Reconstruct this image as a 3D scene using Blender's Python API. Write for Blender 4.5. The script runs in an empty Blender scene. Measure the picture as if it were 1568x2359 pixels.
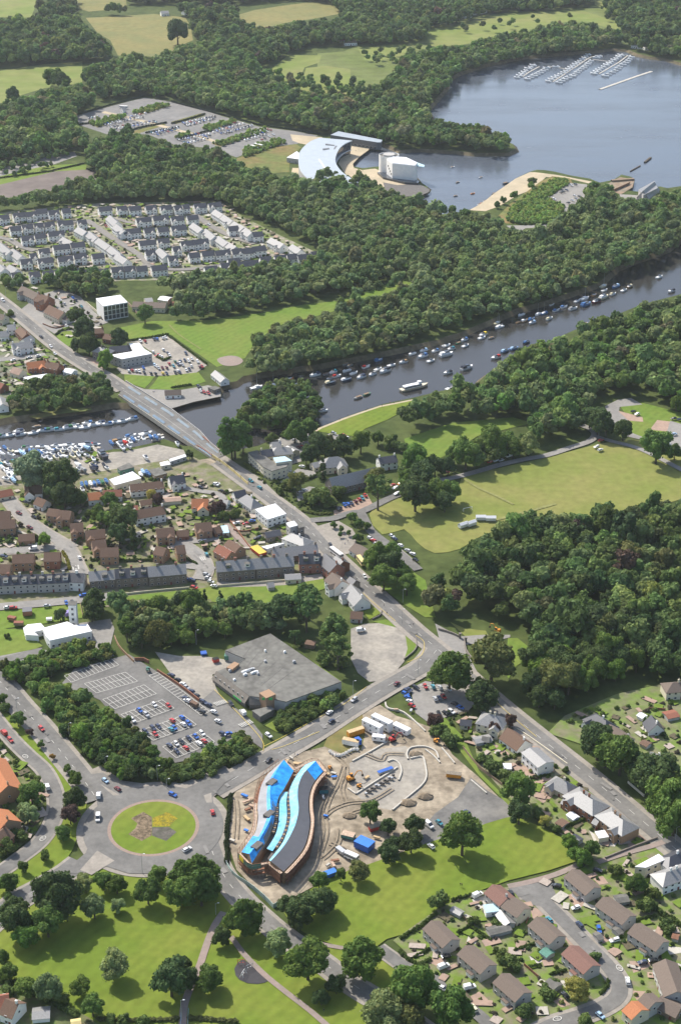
import bpy, math, random
import numpy as np
from mathutils import Vector, Matrix
from mathutils.geometry import tessellate_polygon
R = math.radians
C = bpy.context.scene.collection
# ------------------------------------------------------------ camera, sky, sun, exposure
K = 2723 / 1568.0
FOC, PITCH, HCAM = 3800.0, R(26.9), 464.0
cam = bpy.data.cameras.new('camera'); camo = bpy.data.objects.new('camera', cam); C.objects.link(camo)
camo.location = (0, 0, HCAM); camo.rotation_euler = (R(90) - PITCH, 0, 0)
cam.sensor_fit = 'VERTICAL'; cam.sensor_height = 24; cam.lens = 24 * FOC / 2359.0
cam.clip_start = 1; cam.clip_end = 20000
bpy.context.scene.camera = camo
SUN_EL, SUN_AZ = R(46), R(-41)          # azimuth from +Y, negative = to the left of the view
world = bpy.data.worlds.new('World'); bpy.context.scene.world = world; world.use_nodes = True
nt = world.node_tree; bg = nt.nodes['Background']
sky = nt.nodes.new('ShaderNodeTexSky'); sky.sky_type = 'NISHITA'; sky.sun_disc = False
sky.sun_elevation = SUN_EL; sky.sun_rotation = SUN_AZ; sky.dust_density = 2.0; sky.air_density = 1.0
nt.links.new(sky.outputs[0], bg.inputs[0]); bg.inputs[1].default_value = 0.15
sl = bpy.data.lights.new('sun', 'SUN'); sl.energy = 4.2; sl.angle = R(0.5); sl.color = (1.0, 0.95, 0.87)
so = bpy.data.objects.new('sun', sl); C.objects.link(so)
sdir = Vector((math.sin(SUN_AZ) * math.cos(SUN_EL), math.cos(SUN_AZ) * math.cos(SUN_EL), math.sin(SUN_EL)))
so.rotation_euler = sdir.to_track_quat('Z', 'Y').to_euler()
vs = bpy.context.scene.view_settings
vs.view_transform = 'Standard'; vs.look = 'None'; vs.gamma = 1.0; vs.use_curve_mapping = False; vs.exposure = 0.55
bpy.context.scene.cycles.max_bounces = 5
bpy.context.scene.cycles.volume_bounces = 1
bpy.context.scene.cycles.use_denoising = True
bpy.context.scene.cycles.sample_clamp_indirect = 6.0

# ------------------------------------------------------------ survey frames -> world points
FR = {'A': (0, 0, 1400), 'B': (1323, 0, 1400), 'C': (0, 700, 1000), 'D': (900, 500, 900), 'E': (1723, 600, 1000),
      'F': (0, 1100, 900), 'G': (900, 1100, 900), 'H': (1723, 1100, 1000), 'I': (0, 1600, 900), 'J': (800, 1600, 900),
      'K': (1700, 1600, 1023), 'L': (0, 2150, 900), 'M': (800, 2150, 900), 'N': (1700, 2300, 1023), 'O': (0, 2700, 900),
      'P': (800, 2700, 900), 'Q': (1700, 2800, 1023), 'R': (0, 3400, 900), 'S': (800, 3400, 900), 'T': (1600, 3300, 1123),
      'V': (500, 1400, 400), 'Z': (0, 0, 2723), 'Y': (2050, 180, 500), 'X': (1300, 1400, 400)}
SP, CP = math.sin(PITCH), math.cos(PITCH)
def pxy(F, x, y):
    x0, y0, w = FR[F]; s = w / 1568.0
    return (x0 + x * s) / K, (y0 + y * s) / K
def at(F, x, y, z=0.0):
    X, Y = pxy(F, x, y); u = (X - 784) / FOC; v = (Y - 1179.5) / FOC
    d = (u, CP - v * SP, -SP - v * CP); t = (z - HCAM) / d[2]
    return Vector((u * t, d[1] * t, z))
def proj(p):
    x, y, z = p; dz = z - HCAM
    dep = y * CP - dz * SP; up = y * SP + dz * CP
    return 784 + FOC * x / dep, 1179.5 - FOC * up / dep
def mpp(F, y, z=0):
    """metres per frame pixel, across the view, at frame row y"""
    X, Y = pxy(F, 0, y); s = (FOC * SP + (Y - 1179.5) * CP) / (HCAM - z)
    return FR[F][2] / 1568.0 / K / s
def pts(F, s, z=0.0):
    return [at(F, *[float(q) for q in p.split(',')], z) for p in s.split()]
def rnd(a, b): return random.uniform(a, b)
random.seed(7); rng = np.random.default_rng(11)

# ------------------------------------------------------------ materials
def newmat(name):
    m = bpy.data.materials.new(name); m.use_nodes = True
    return m, m.node_tree, m.node_tree.nodes['Principled BSDF']
MATS = {}
def mat(name, rgb, rough=.85, var=.12, scale=.5, metal=0.0, spec=.35, objcol=False, band=0, scale2=.02, rgb2=None):
    if name in MATS: return MATS[name]
    m, t, b = newmat(name); N = t.nodes.new; Lk = t.links.new
    b.inputs['Roughness'].default_value = rough; b.inputs['Metallic'].default_value = metal
    b.inputs['Specular IOR Level'].default_value = spec
    tc = N('ShaderNodeTexCoord'); no = N('ShaderNodeTexNoise'); no.inputs['Scale'].default_value = scale; no.inputs['Detail'].default_value = 5
    Lk(tc.outputs['Object'], no.inputs['Vector'])
    rp = N('ShaderNodeMapRange'); rp.inputs[1].default_value = .3; rp.inputs[2].default_value = .7
    rp.inputs[3].default_value = 1 - var; rp.inputs[4].default_value = 1 + var
    Lk(no.outputs[0], rp.inputs[0])
    mx = N('ShaderNodeMix'); mx.data_type = 'RGBA'; mx.blend_type = 'MULTIPLY'; mx.inputs[0].default_value = 1
    if objcol:
        oi = N('ShaderNodeObjectInfo'); Lk(oi.outputs['Color'], mx.inputs[6])
    elif rgb2:
        n2 = N('ShaderNodeTexNoise'); n2.inputs['Scale'].default_value = scale2; n2.inputs['Detail'].default_value = 6
        n2.inputs['Roughness'].default_value = .62
        Lk(tc.outputs['Object'], n2.inputs['Vector'])
        r2 = N('ShaderNodeMapRange'); r2.inputs[1].default_value = .4; r2.inputs[2].default_value = .62
        Lk(n2.outputs[0], r2.inputs[0])
        m2 = N('ShaderNodeMix'); m2.data_type = 'RGBA'; Lk(r2.outputs[0], m2.inputs[0])
        m2.inputs[6].default_value = (*rgb, 1); m2.inputs[7].default_value = (*rgb2, 1)
        Lk(m2.outputs[2], mx.inputs[6])
    else:
        mx.inputs[6].default_value = (*rgb, 1)
    if band:
        wv = N('ShaderNodeTexWave'); wv.inputs['Scale'].default_value = .06; wv.inputs['Distortion'].default_value = 9.0; wv.inputs['Detail'].default_value = 3; wv.inputs['Detail Scale'].default_value = .4
        mpp_ = N('ShaderNodeMapping'); mpp_.inputs['Rotation'].default_value = (0, 0, .6); Lk(tc.outputs['Object'], mpp_.inputs[0]); Lk(mpp_.outputs[0], wv.inputs[0])
        ml = N('ShaderNodeMath'); ml.operation = 'MULTIPLY_ADD'; ml.inputs[1].default_value = band; Lk(wv.outputs[0] if 0 else wv.outputs['Fac'], ml.inputs[0]); Lk(rp.outputs[0], ml.inputs[2]); rp_o = ml.outputs[0]
    else: rp_o = rp.outputs[0]
    Lk(rp_o, mx.inputs[7]); Lk(mx.outputs[2], b.inputs['Base Color'])
    MATS[name] = m
    return m
G_BASE = mat('rough_grass', (.075, .095, .028), .95, .25, .15, spec=.1, rgb2=(.05, .07, .02), scale2=.03)
G_LAWN = mat('mown_lawn', (.118, .168, .022), .95, .12, .25, spec=.1, band=.10, rgb2=(.152, .18, .03), scale2=.025)
G_LAWN2 = mat('bright_lawn', (.112, .175, .028), .95, .12, .25, spec=.1, band=.10, rgb2=(.14, .178, .036), scale2=.03)
G_PARK = mat('worn_lawn', (.165, .19, .045), .95, .12, .2, spec=.1, rgb2=(.205, .2, .062), scale2=.022)
G_DRY = mat('dry_meadow', (.21, .185, .07), .95, .15, .12, spec=.1, rgb2=(.155, .16, .06), scale2=.015)
G_MEAD = mat('rust_meadow', (.13, .15, .045), .95, .2, .15, spec=.1, rgb2=(.2, .14, .06), scale2=.02)
G_GOLF = mat('golf_grass', (.15, .19, .045), .95, .12, .05, spec=.1, rgb2=(.2, .205, .07), scale2=.012)
ASPH = mat('asphalt', (.135, .13, .12), .9, .12, .6, spec=.2, rgb2=(.185, .177, .162), scale2=.045)
ASPL = mat('pale_asphalt', (.22, .208, .19), .9, .10, .5, spec=.2, rgb2=(.26, .245, .22), scale2=.05)
ASPD = mat('new_asphalt', (.125, .12, .112), .9, .10, .6, spec=.2, rgb2=(.2, .19, .17), scale2=.06)
PAVE = mat('pavement_slabs', (.25, .225, .19), .9, .12, .6, spec=.2, rgb2=(.29, .26, .22), scale2=.1)
GRAV = mat('pale_gravel', (.33, .3, .25), .95, .15, .4, spec=.15, rgb2=(.24, .22, .19), scale2=.06)
DIRT = mat('bare_earth', (.34, .285, .21), .95, .24, .35, spec=.1, rgb2=(.2, .165, .12), scale2=.075)
SAND = mat('sand', (.46, .38, .26), .95, .1, .4, spec=.1, rgb2=(.38, .32, .22), scale2=.05)
PINK = mat('pink_paving', (.36, .25, .19), .9, .12, .5, spec=.15, rgb2=(.3, .22, .17), scale2=.1)
PATH = mat('path_tarmac', (.27, .21, .18), .9, .1, .5, spec=.15, rgb2=(.24, .2, .17), scale2=.1)
LINE = mat('line_paint', (.48, .465, .42), .8, .12, 1.0, spec=.2)
YLIN = mat('yellow_line_paint', (.55, .42, .1), .8, .12, 1.0, spec=.2)
BLACKR = mat('rubber_surface', (.055, .052, .055), .9, .1, 1, spec=.2)
SOIL = mat('planted_bed', (.13, .1, .065), .95, .4, .8, spec=.1, rgb2=(.2, .15, .1), scale2=.4)
SOILY = mat('yellow_planted_bed', (.3, .23, .02), .95, .3, 1.2, spec=.1, rgb2=(.13, .13, .03), scale2=.7)
SOILG = mat('grey_planted_bed', (.13, .115, .1), .95, .35, 1.0, spec=.1, rgb2=(.08, .08, .06), scale2=.5)
WHITE = mat('white_render', (.8, .78, .73), .85, .06, .4, spec=.2)
CREAM = mat('cream_render', (.62, .56, .42), .85, .07, .4, spec=.2)
GREYR = mat('grey_render', (.42, .4, .37), .9, .08, .5, spec=.2)
BRICK = mat('red_brick', (.28, .13, .08), .9, .15, 2, spec=.15)
BRICKT = mat('tan_brick', (.34, .22, .14), .9, .12, 2, spec=.15)
STONE = mat('grey_stone', (.2, .175, .15), .9, .2, 1.2, spec=.15)
STONER = mat('red_sandstone', (.3, .15, .11), .9, .15, 1.2, spec=.15)
SLATE = mat('slate', (.055, .057, .066), .42, .18, 2.0, spec=.5)
SLATEG = mat('grey_slate', (.23, .225, .215), .48, .15, 1.5, spec=.65)
SLATE_LIT = mat('sunlit_slate', (.2, .195, .19), .52, .15, 1.5, spec=.4)  # lighter copy of the estate slate, sun sheen put into its base colour
TILEB = mat('brown_tile', (.155, .098, .068), .85, .14, 2.0, spec=.2)
TILEG = mat('greybrown_tile', (.16, .125, .1), .85, .12, 2.0, spec=.2)
TILER = mat('orange_tile', (.42, .17, .08), .85, .12, 2.0, spec=.2)
TILEM = mat('reddish_brown_tile', (.2, .112, .088), .85, .14, 2.0, spec=.2)
TILEP = mat('red_tile', (.24, .1, .065), .85, .15, 2.0, spec=.2)
FLATG = mat('grey_roof_felt', (.125, .12, .107), .9, .16, .35, spec=.2, rgb2=(.17, .165, .145), scale2=.09)
FLATW = mat('white_roof_sheet', (.72, .72, .72), .6, .05, .3, spec=.4)
METAL = mat('silver_roof_metal', (.33, .37, .4), .5, .06, .15, metal=.2, spec=.5)
GLASS = mat('dark_glass', (.035, .042, .055), .12, .1, .5, spec=.8)
FRAME = mat('white_frame', (.75, .75, .73), .5, .04, 1)
DOOR = mat('painted_door', (.18, .05, .04), .6, .1, 1)
BLUET = mat('blue_membrane', (.012, .24, .66), .55, .22, .5, spec=.35, rgb2=(.03, .33, .72), scale2=.25)
PALEB = mat('pale_blue_sheet_roof', (.4, .55, .6), .6, .1, .3)
CYANT = mat('pale_blue_membrane', (.15, .45, .66), .6, .16, .6, spec=.3, rgb2=(.27, .56, .7), scale2=.22)
DARKR = mat('dark_roof_sheet', (.1, .1, .108), .5, .08, .4, spec=.4)
SILV = mat('grey_roof_board', (.27, .27, .28), .8, .12, .25, spec=.2, rgb2=(.32, .32, .33), scale2=.15)
WOOD = mat('scaffold_board', (.46, .34, .25), .9, .25, 1.5, spec=.15)
RUST = mat('orange_brown_steel', (.23, .115, .07), .8, .25, 1.0, spec=.2)
NET = mat('green_mesh_sheet', (.1, .22, .17), .8, .2, .8, spec=.2)
CONC = mat('pale_concrete', (.46, .43, .37), .9, .1, .5, spec=.2)
CONCD = mat('dark_concrete', (.13, .12, .11), .9, .2, .4, spec=.2)
YEL = mat('yellow_panel', (.62, .5, .22), .7, .08, .5, spec=.3)
ORNG = mat('orange_paint', (.6, .25, .03), .5, .1, .7, spec=.4)
BLUEP = mat('blue_paint', (.02, .1, .4), .5, .1, .7, spec=.4)
REDP = mat('red_paint', (.45, .04, .03), .5, .1, .7, spec=.4)
STEEL = mat('galvanised_steel', (.4, .41, .42), .5, .08, 1, metal=.4)
TYRE = mat('tyre_rubber', (.02, .02, .02), .9, .1, 1)
BARK = mat('bark', (.09, .07, .05), .95, .25, 3)
PAINT = mat('car_paint', (1, 1, 1), .28, .03, .5, spec=.6, objcol=True)
GEL = mat('boat_hull', (1, 1, 1), .35, .04, .5, spec=.5, objcol=True)
CANV = mat('boat_canvas', (1, 1, 1), .85, .1, 1.0, spec=.2, objcol=True)
CLOTH = mat('clothing', (1, 1, 1), .9, .1, 4, objcol=True)
SKIN = mat('skin', (.45, .27, .19), .7, .05, 4)
TIMB = mat('weathered_timber', (.24, .17, .11), .9, .2, 1.0)
# foliage: per-clump tint attribute times the object's own colour
leaf, t_, b_ = newmat('foliage')
b_.inputs['Roughness'].default_value = .75; b_.inputs['Specular IOR Level'].default_value = .15
at_ = t_.nodes.new('ShaderNodeAttribute'); at_.attribute_name = 'tint'
oi_ = t_.nodes.new('ShaderNodeObjectInfo')
mx_ = t_.nodes.new('ShaderNodeMix'); mx_.data_type = 'RGBA'; mx_.blend_type = 'MULTIPLY'; mx_.inputs[0].default_value = 1
t_.links.new(at_.outputs['Color'], mx_.inputs[6]); t_.links.new(oi_.outputs['Color'], mx_.inputs[7])
t_.links.new(mx_.outputs[2], b_.inputs['Base Color'])
tr_ = t_.nodes.new('ShaderNodeBsdfTranslucent'); ms_ = t_.nodes.new('ShaderNodeMixShader'); ms_.inputs[0].default_value = .35
t_.links.new(mx_.outputs[2], tr_.inputs[0])
t_.links.new(b_.outputs[0], ms_.inputs[1]); t_.links.new(tr_.outputs[0], ms_.inputs[2])
t_.links.new(ms_.outputs[0], t_.nodes['Material Output'].inputs['Surface'])
# water
def make_water(name, base, r_lo, r_hi):
    water, t_, b_ = newmat(name)
    b_.inputs['Base Color'].default_value = (*base, 1)
    b_.inputs['IOR'].default_value = 1.33; b_.inputs['Specular IOR Level'].default_value = .75
    tc_ = t_.nodes.new('ShaderNodeTexCoord'); n1 = t_.nodes.new('ShaderNodeTexNoise'); n1.inputs['Scale'].default_value = .5; n1.inputs['Detail'].default_value = 4
    bp_ = t_.nodes.new('ShaderNodeBump'); bp_.inputs['Strength'].default_value = .22; bp_.inputs['Distance'].default_value = .35
    t_.links.new(tc_.outputs['Object'], n1.inputs['Vector']); t_.links.new(n1.outputs[0], bp_.inputs['Height'])
    t_.links.new(bp_.outputs[0], b_.inputs['Normal'])
    mp = t_.nodes.new('ShaderNodeMapping'); mp.inputs['Rotation'].default_value = (0, 0, .5); mp.inputs['Scale'].default_value = (1, 3.2, 1)
    n2 = t_.nodes.new('ShaderNodeTexNoise'); n2.inputs['Scale'].default_value = .006; n2.inputs['Detail'].default_value = 7; n2.inputs['Roughness'].default_value = .6
    r2 = t_.nodes.new('ShaderNodeMapRange'); r2.inputs[1].default_value = .35; r2.inputs[2].default_value = .68; r2.inputs[3].default_value = r_lo; r2.inputs[4].default_value = r_hi
    t_.links.new(tc_.outputs['Object'], mp.inputs[0]); t_.links.new(mp.outputs[0], n2.inputs['Vector']); t_.links.new(n2.outputs[0], r2.inputs[0]); t_.links.new(r2.outputs[0], b_.inputs['Roughness'])
    return water
LOCHW = make_water('loch_water', (.075, .088, .108), .1, .3); RIVERW = make_water('river_water', (.036, .034, .031), .05, .2)

# ------------------------------------------------------------ object helpers
def empty(name, loc, rz=0.0):
    o = bpy.data.objects.new(name, None); C.objects.link(o); o.location = loc; o.rotation_euler = (0, 0, rz)
    o.empty_display_size = .5
    return o
class MB:
    def __init__(s): s.v = []; s.f = []; s.m = []
    def face(s, P, m=0):
        n = len(s.v); s.v += [tuple(p) for p in P]; s.f.append(tuple(range(n, n + len(P)))); s.m.append(m); return s
    def box(s, c, d, rz=0.0, m=0, taper=1.0):
        cx, cy, cz = c; a, b, h = d[0] / 2, d[1] / 2, d[2]; n = len(s.v); co, si = math.cos(rz), math.sin(rz)
        for z, k in ((cz, 1.0), (cz + h, taper)):
            for x, y in ((-a * k, -b * k), (a * k, -b * k), (a * k, b * k), (-a * k, b * k)):
                s.v.append((cx + x * co - y * si, cy + x * si + y * co, z))
        for q in ((3, 2, 1, 0), (4, 5, 6, 7), (0, 1, 5, 4), (1, 2, 6, 5), (2, 3, 7, 6), (3, 0, 4, 7)):
            s.f.append(tuple(n + i for i in q)); s.m.append(m)
        return s
    def prism(s, P, z0, z1, m=0, mtop=None):
        P = ccw(P); n = len(s.v); k = len(P)
        s.v += [(p[0], p[1], z0) for p in P] + [(p[0], p[1], z1) for p in P]
        for i in range(k):
            j = (i + 1) % k; s.f.append((n + i, n + j, n + k + j, n + k + i)); s.m.append(m)
        for tr in tess(P):
            s.f.append(tuple(n + k + i for i in tr)); s.m.append(m if mtop is None else mtop)
        return s
    def tube(s, p0, p1, r0, r1=None, k=6, m=0):
        p0, p1 = Vector(p0), Vector(p1); r1 = r0 if r1 is None else r1
        d = (p1 - p0).normalized(); a = d.orthogonal().normalized(); b = d.cross(a); n = len(s.v)
        for p, r in ((p0, r0), (p1, r1)):
            for i in range(k):
                w = 2 * math.pi * i / k; s.v.append(tuple(p + a * math.cos(w) * r + b * math.sin(w) * r))
        for i in range(k):
            j = (i + 1) % k; s.f.append((n + i, n + j, n + k + j, n + k + i)); s.m.append(m)
        s.f.append(tuple(range(n + k, n + 2 * k))); s.m.append(m)
        s.f.append(tuple(reversed(range(n, n + k)))); s.m.append(m)
        return s
    def strips(s, lines, mats=0):
        for q in range(len(lines) - 1):
            A, B = lines[q], lines[q + 1]; m = mats[q] if isinstance(mats, (list, tuple)) else mats
            for i in range(len(A) - 1): s.face((A[i], A[i + 1], B[i + 1], B[i]), m)
        return s
    def mesh(s, name, mats):
        me = bpy.data.meshes.new(name); me.from_pydata(s.v, [], s.f)
        for q in (mats if isinstance(mats, (list, tuple)) else [mats]): me.materials.append(q)
        if any(s.m): me.polygons.foreach_set('material_index', s.m)
        me.update()
        return me
    def build(s, name, mats, parent=None):
        return link(name, s.mesh(name, mats), parent)
def link(name, me, parent=None, loc=None, rz=0.0):
    o = bpy.data.objects.new(name, me); C.objects.link(o)
    if parent is not None: o.parent = parent
    if loc is not None: o.location = loc
    if rz: o.rotation_euler = (0, 0, rz)
    return o
def area(P): return sum(P[i][0] * P[(i + 1) % len(P)][1] - P[(i + 1) % len(P)][0] * P[i][1] for i in range(len(P))) / 2
def ccw(P): return list(P) if area(P) > 0 else list(reversed(P))
def tess(P, holes=()):
    loops = [[Vector((p[0], p[1], 0)) for p in P]] + [[Vector((p[0], p[1], 0)) for p in h] for h in holes]
    allp = [p for l in loops for p in l]; out = []
    for t in tessellate_polygon(loops):
        a, b, c = (allp[i] for i in t)
        cr = (b.x - a.x) * (c.y - a.y) - (b.y - a.y) * (c.x - a.x)
        if abs(cr) > 1e-9: out.append(t if cr > 0 else tuple(reversed(t)))
    return out
def smooth(P, n=6, closed=False):
    P = [Vector(p) for p in P]; out = []; k = len(P)
    rngk = range(k) if closed else range(k - 1)
    for i in rngk:
        p0 = P[(i - 1) % k] if closed or i > 0 else P[i]; p1 = P[i]; p2 = P[(i + 1) % k]
        p3 = P[(i + 2) % k] if closed or i + 2 < k else P[(i + 1) % k]
        for j in range(n):
            t = j / n
            out.append(.5 * ((2 * p1) + (p2 - p0) * t + (2 * p0 - 5 * p1 + 4 * p2 - p3) * t * t + (3 * p1 - p0 - 3 * p2 + p3) * t ** 3))
    if not closed: out.append(P[-1])
    return out
def resample(P, n):
    P = [Vector(p) for p in P]; L = [0]
    for a, b in zip(P, P[1:]): L.append(L[-1] + (b - a).length)
    out = []; j = 0
    for i in range(n):
        t = L[-1] * i / (n - 1)
        while j < len(P) - 2 and L[j + 1] < t: j += 1
        d = L[j + 1] - L[j]; out.append(P[j].lerp(P[j + 1], (t - L[j]) / d if d else 0))
    return out
def offset(P, d):
    out = []; n = len(P)
    for i in range(n):
        a = P[max(i - 1, 0)]; b = P[min(i + 1, n - 1)]; q = Vector((b[0] - a[0], b[1] - a[1])).normalized()
        out.append(Vector((P[i][0] - q.y * d, P[i][1] + q.x * d, P[i][2])))
    return out
def struct(o): o['kind'] = 'structure'; return o
def stuff(o, label=None, cat=None):
    o['kind'] = 'stuff'
    if label: o['label'] = label; o['category'] = cat
    return o
LEV = [0.0]
def patch(name, P, m, sm=0, lev=None):
    """a flat sheet of ground, each a few millimetres to centimetres above the last"""
    LEV[0] += .004
    z = (.02 + LEV[0]) if lev is None else lev
    if sm: P = smooth(P, sm, True)
    P = ccw([(p[0], p[1], z) for p in P]); b = MB(); b.v = [tuple(p) for p in P]
    for t in tess(P): b.f.append(t); b.m.append(0)
    return struct(b.build(name, m))
ROADPTS = []
def road(name, P, w, m, sm=5, pave=0.0, dash=None, edge=None):
    P = smooth(P, sm) if sm else P
    ROADPTS.extend((p.x, p.y, w / 2 + pave) for p in resample(P, max(2, int(sum((b - a).length for a, b in zip(P, P[1:])) / 3))))
    if pave:
        LEV[0] += .004; z = .02 + LEV[0]
        A = offset(P, w / 2 + pave); B = offset(P, -w / 2 - pave)
        for l in (A, B):
            for p in l: p.z = z
        struct(MB().strips([B, A]).build('pavement', PAVE))
    ROADS.append((P, w, m, name, dash, edge))
ROADS = []
def flush_roads():
    for P, w, m, name, dash, edge in ROADS:
        LEV[0] += .004; z = .02 + LEV[0]
        A = offset(P, w / 2); B = offset(P, -w / 2)
        for l in (A, B):
            for p in l: p.z = z
        struct(MB().strips([B, A]).build(name, m))
    z = .02 + LEV[0] + .006; LEV[0] += .01
    for P, w, m, name, dash, edge in ROADS:
        if dash:
            b = MB(); Q = [Vector((p[0], p[1], z)) for p in P]; d = 0.0; on = True; a = Q[0]
            dl, gp, lw = dash
            L = [0]
            for i in range(len(Q) - 1): L.append(L[-1] + (Q[i + 1] - Q[i]).length)
            q = resample(Q, max(3, int(L[-1] / 1.0)))
            i = 0
            while i + dl < len(q):
                s1 = offset(q[i:i + dl + 1], lw / 2); s2 = offset(q[i:i + dl + 1], -lw / 2); b.strips([s2, s1]); i += dl + gp
            if b.f: struct(b.build('road_marking', LINE))
        if edge:
            for sgn in (1, -1):
                s1 = offset(P, sgn * (w / 2 - .25)); s2 = offset(P, sgn * (w / 2 - .6))
                for l in (s1, s2):
                    for p in l: p.z = z
                struct(MB().strips([s2, s1]).build('road_marking', YLIN))
    ROADS.clear()
# labels: registered now, written at the end so that look-alikes can be told apart by their order in the view
REG = []
def reg(o, attr, zone, cat, group=None, h=2.0):
    REG.append((o, attr, zone, cat, group, h)); return o
ORD = ['zeroth', 'first', 'second', 'third', 'fourth', 'fifth', 'sixth', 'seventh', 'eighth', 'ninth', 'tenth', 'eleventh', 'twelfth', 'thirteenth', 'fourteenth', 'fifteenth']
def finish_labels():
    B = {}
    for r in REG: B.setdefault((r[1], r[2]), []).append(r)
    for (attr, zone), L in B.items():
        base = (attr + ' ' + zone).strip()
        def sx(r):
            p = r[0].location; return proj((p.x, p.y, p.z + r[5]))
        if len(L) == 1: labs = [base]; L2 = L
        else:
            L2 = sorted(L, key=sx); n = len(L2); labs = [None] * n
            if n == 2: labs = [base + ', the left one of two', base + ', the right one of two']
            elif n <= 9:
                for i in range(n): labs[i] = base + ', ' + ('leftmost one' if i == 0 else 'rightmost one' if i == n - 1 else ORD[i + 1] + ' from left')
            else:
                k = max(2, math.ceil(n / 8)); L2 = sorted(L, key=lambda r: -sx(r)[1]); out = []; lb = []
                for j in range(k):
                    S = sorted(L2[j * n // k:(j + 1) * n // k], key=sx)
                    bn = 'nearest' if j == 0 else 'farthest' if j == k - 1 else ORD[j + 1]
                    for i, r in enumerate(S):
                        out.append(r)
                        e = 'leftmost' if i == 0 else 'rightmost' if i == len(S) - 1 else ORD[i + 1] + ' from left'
                        lb.append(base + f', {e}, {bn} row')
                L2 = out; labs = lb
        labs = [l if len(l.split()) <= 16 else l.replace(' from left', '') for l in labs]
        for l in labs:
            if len(l.split()) > 16: print('LONGLABEL', l)
        for r, lab in zip(L2, labs):
            r[0]['label'] = lab; r[0]['category'] = r[3]
            if r[4]: r[0]['group'] = r[4]
# ------------------------------------------------------------ ground, water, fields, roads
WL = -3.0
def chain(*segs):
    out = []
    for F, s in segs: out += pts(F, s, WL)
    return out
LOCH = chain(('Z', '1900,165 1568,152 1530,141 1495,137 1462,130 1440,120 1410,118 1380,122 1300,128 1200,138 1120,155 1060,175 1035,190 1035,206 1010,236 992,256 1008,288 1060,304 1110,310 1152,320 1190,338 1196,350 1173,360 1091,361 1050,356 968,351 916,354 880,338'),
  ('D', '1060,172 1000,178 940,225 896,275 905,303 960,312 1040,302 1100,300 1200,305 1330,350 1375,405 1440,450 1430,472 1375,500'),
  ('E', '0,400 100,420 235,382 290,355 330,325 380,280 440,240 520,185 600,148 650,135 720,137 790,148 880,170 1010,192 1060,215 1120,200 1180,165 1280,185 1270,235 1230,270 1290,275 1340,240 1440,240 1470,250 1568,235'), ('Z', '1900,425'))
RIVER = chain(('Z', '1850,480'), ('E', '1568,590 1500,645 1400,680 1300,712 1180,765'), ('H', '1080,75 950,120 750,190 560,240 400,310 200,395 50,435'),
  ('G', '1568,475 1400,510 1200,555 1000,595 850,625 700,655 400,695 150,745 110,778 0,797'), ('F', '1545,852 1350,890 1165,945 1060,905 960,930 880,935 800,932 700,950 500,985 300,1005 100,1030 0,1050'),
  ('Z', '-300,1010 -300,1085'), ('I', '0,440 130,420 400,412 600,372 680,378 780,352 850,350 950,332 1090,302 1160,280 1300,330'),
  ('J', '110,335 250,360 380,332 480,287 600,257 700,217 800,206 850,186 1000,126 1100,91 1250,41'), ('G', '1300,864 1450,827 1568,802'),
  ('H', '100,718 260,695 290,660 420,570 520,525 620,465 720,425 900,345 1100,275 1300,195 1568,125'), ('Z', '1850,590'))
ISLE = chain(('G', '60,990 110,960 300,900 450,860 600,860 690,890 690,940 640,1000 500,1060 300,1080 120,1060'))
def outset(P, d):
    P = ccw(P); n = len(P); out = []
    for i in range(n):
        a, b = P[(i - 1) % n], P[(i + 1) % n]; q = Vector((b[0] - a[0], b[1] - a[1])).normalized()
        out.append(Vector((P[i][0] + q.y * d, P[i][1] - q.x * d, 0)))
    return P, out
def build_ground():
    holes = []; skirts = MB()
    for P, wm in ((LOCH, LOCHW), (RIVER, RIVERW)):
        Pi, Po = outset(P, 4.5); holes.append(Po)
        n = len(Pi); lo = [Vector((p[0], p[1], WL - .3)) for p in Pi]
        for i in range(n): j = (i + 1) % n; skirts.face((lo[i], lo[j], Po[j], Po[i]))
        _, Pw = outset(P, 3.0); b = MB(); b.v = [(p[0], p[1], WL) for p in Pw]
        for t in tess(Pw): b.f.append(t); b.m.append(0)
        struct(b.build('water', wm))
    struct(skirts.build('bank', mat('river_bank', (.1, .085, .05), .95, .3, .3, spec=.1, rgb2=(.16, .13, .08), scale2=.06)))
    rect = [Vector((-3500, -300, 0)), Vector((3500, -300, 0)), Vector((3500, 6500, 0)), Vector((-3500, 6500, 0))]
    b = MB(); b.v = [tuple(p) for l in [rect] + holes for p in (l)]
    for t in tess(rect, holes): b.f.append(t); b.m.append(0)
    struct(b.build('ground', G_BASE))
    Pi, Po = outset(ISLE, -3.0); b = MB(); n = len(Pi)
    b.v = [(p[0], p[1], WL - .3) for p in Pi] + [(p[0], p[1], -1.2) for p in Po]
    for i in range(n): j = (i + 1) % n; b.f.append((i, j, n + j, n + i)); b.m.append(0)
    for t in tess(Po): b.f.append(tuple(n + q for q in t)); b.m.append(0)
    struct(b.build('river_island', G_BASE))
build_ground()
def pp(name, F, s, m, sm=0): return patch(name, pts(F, s), m, sm)
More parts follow.
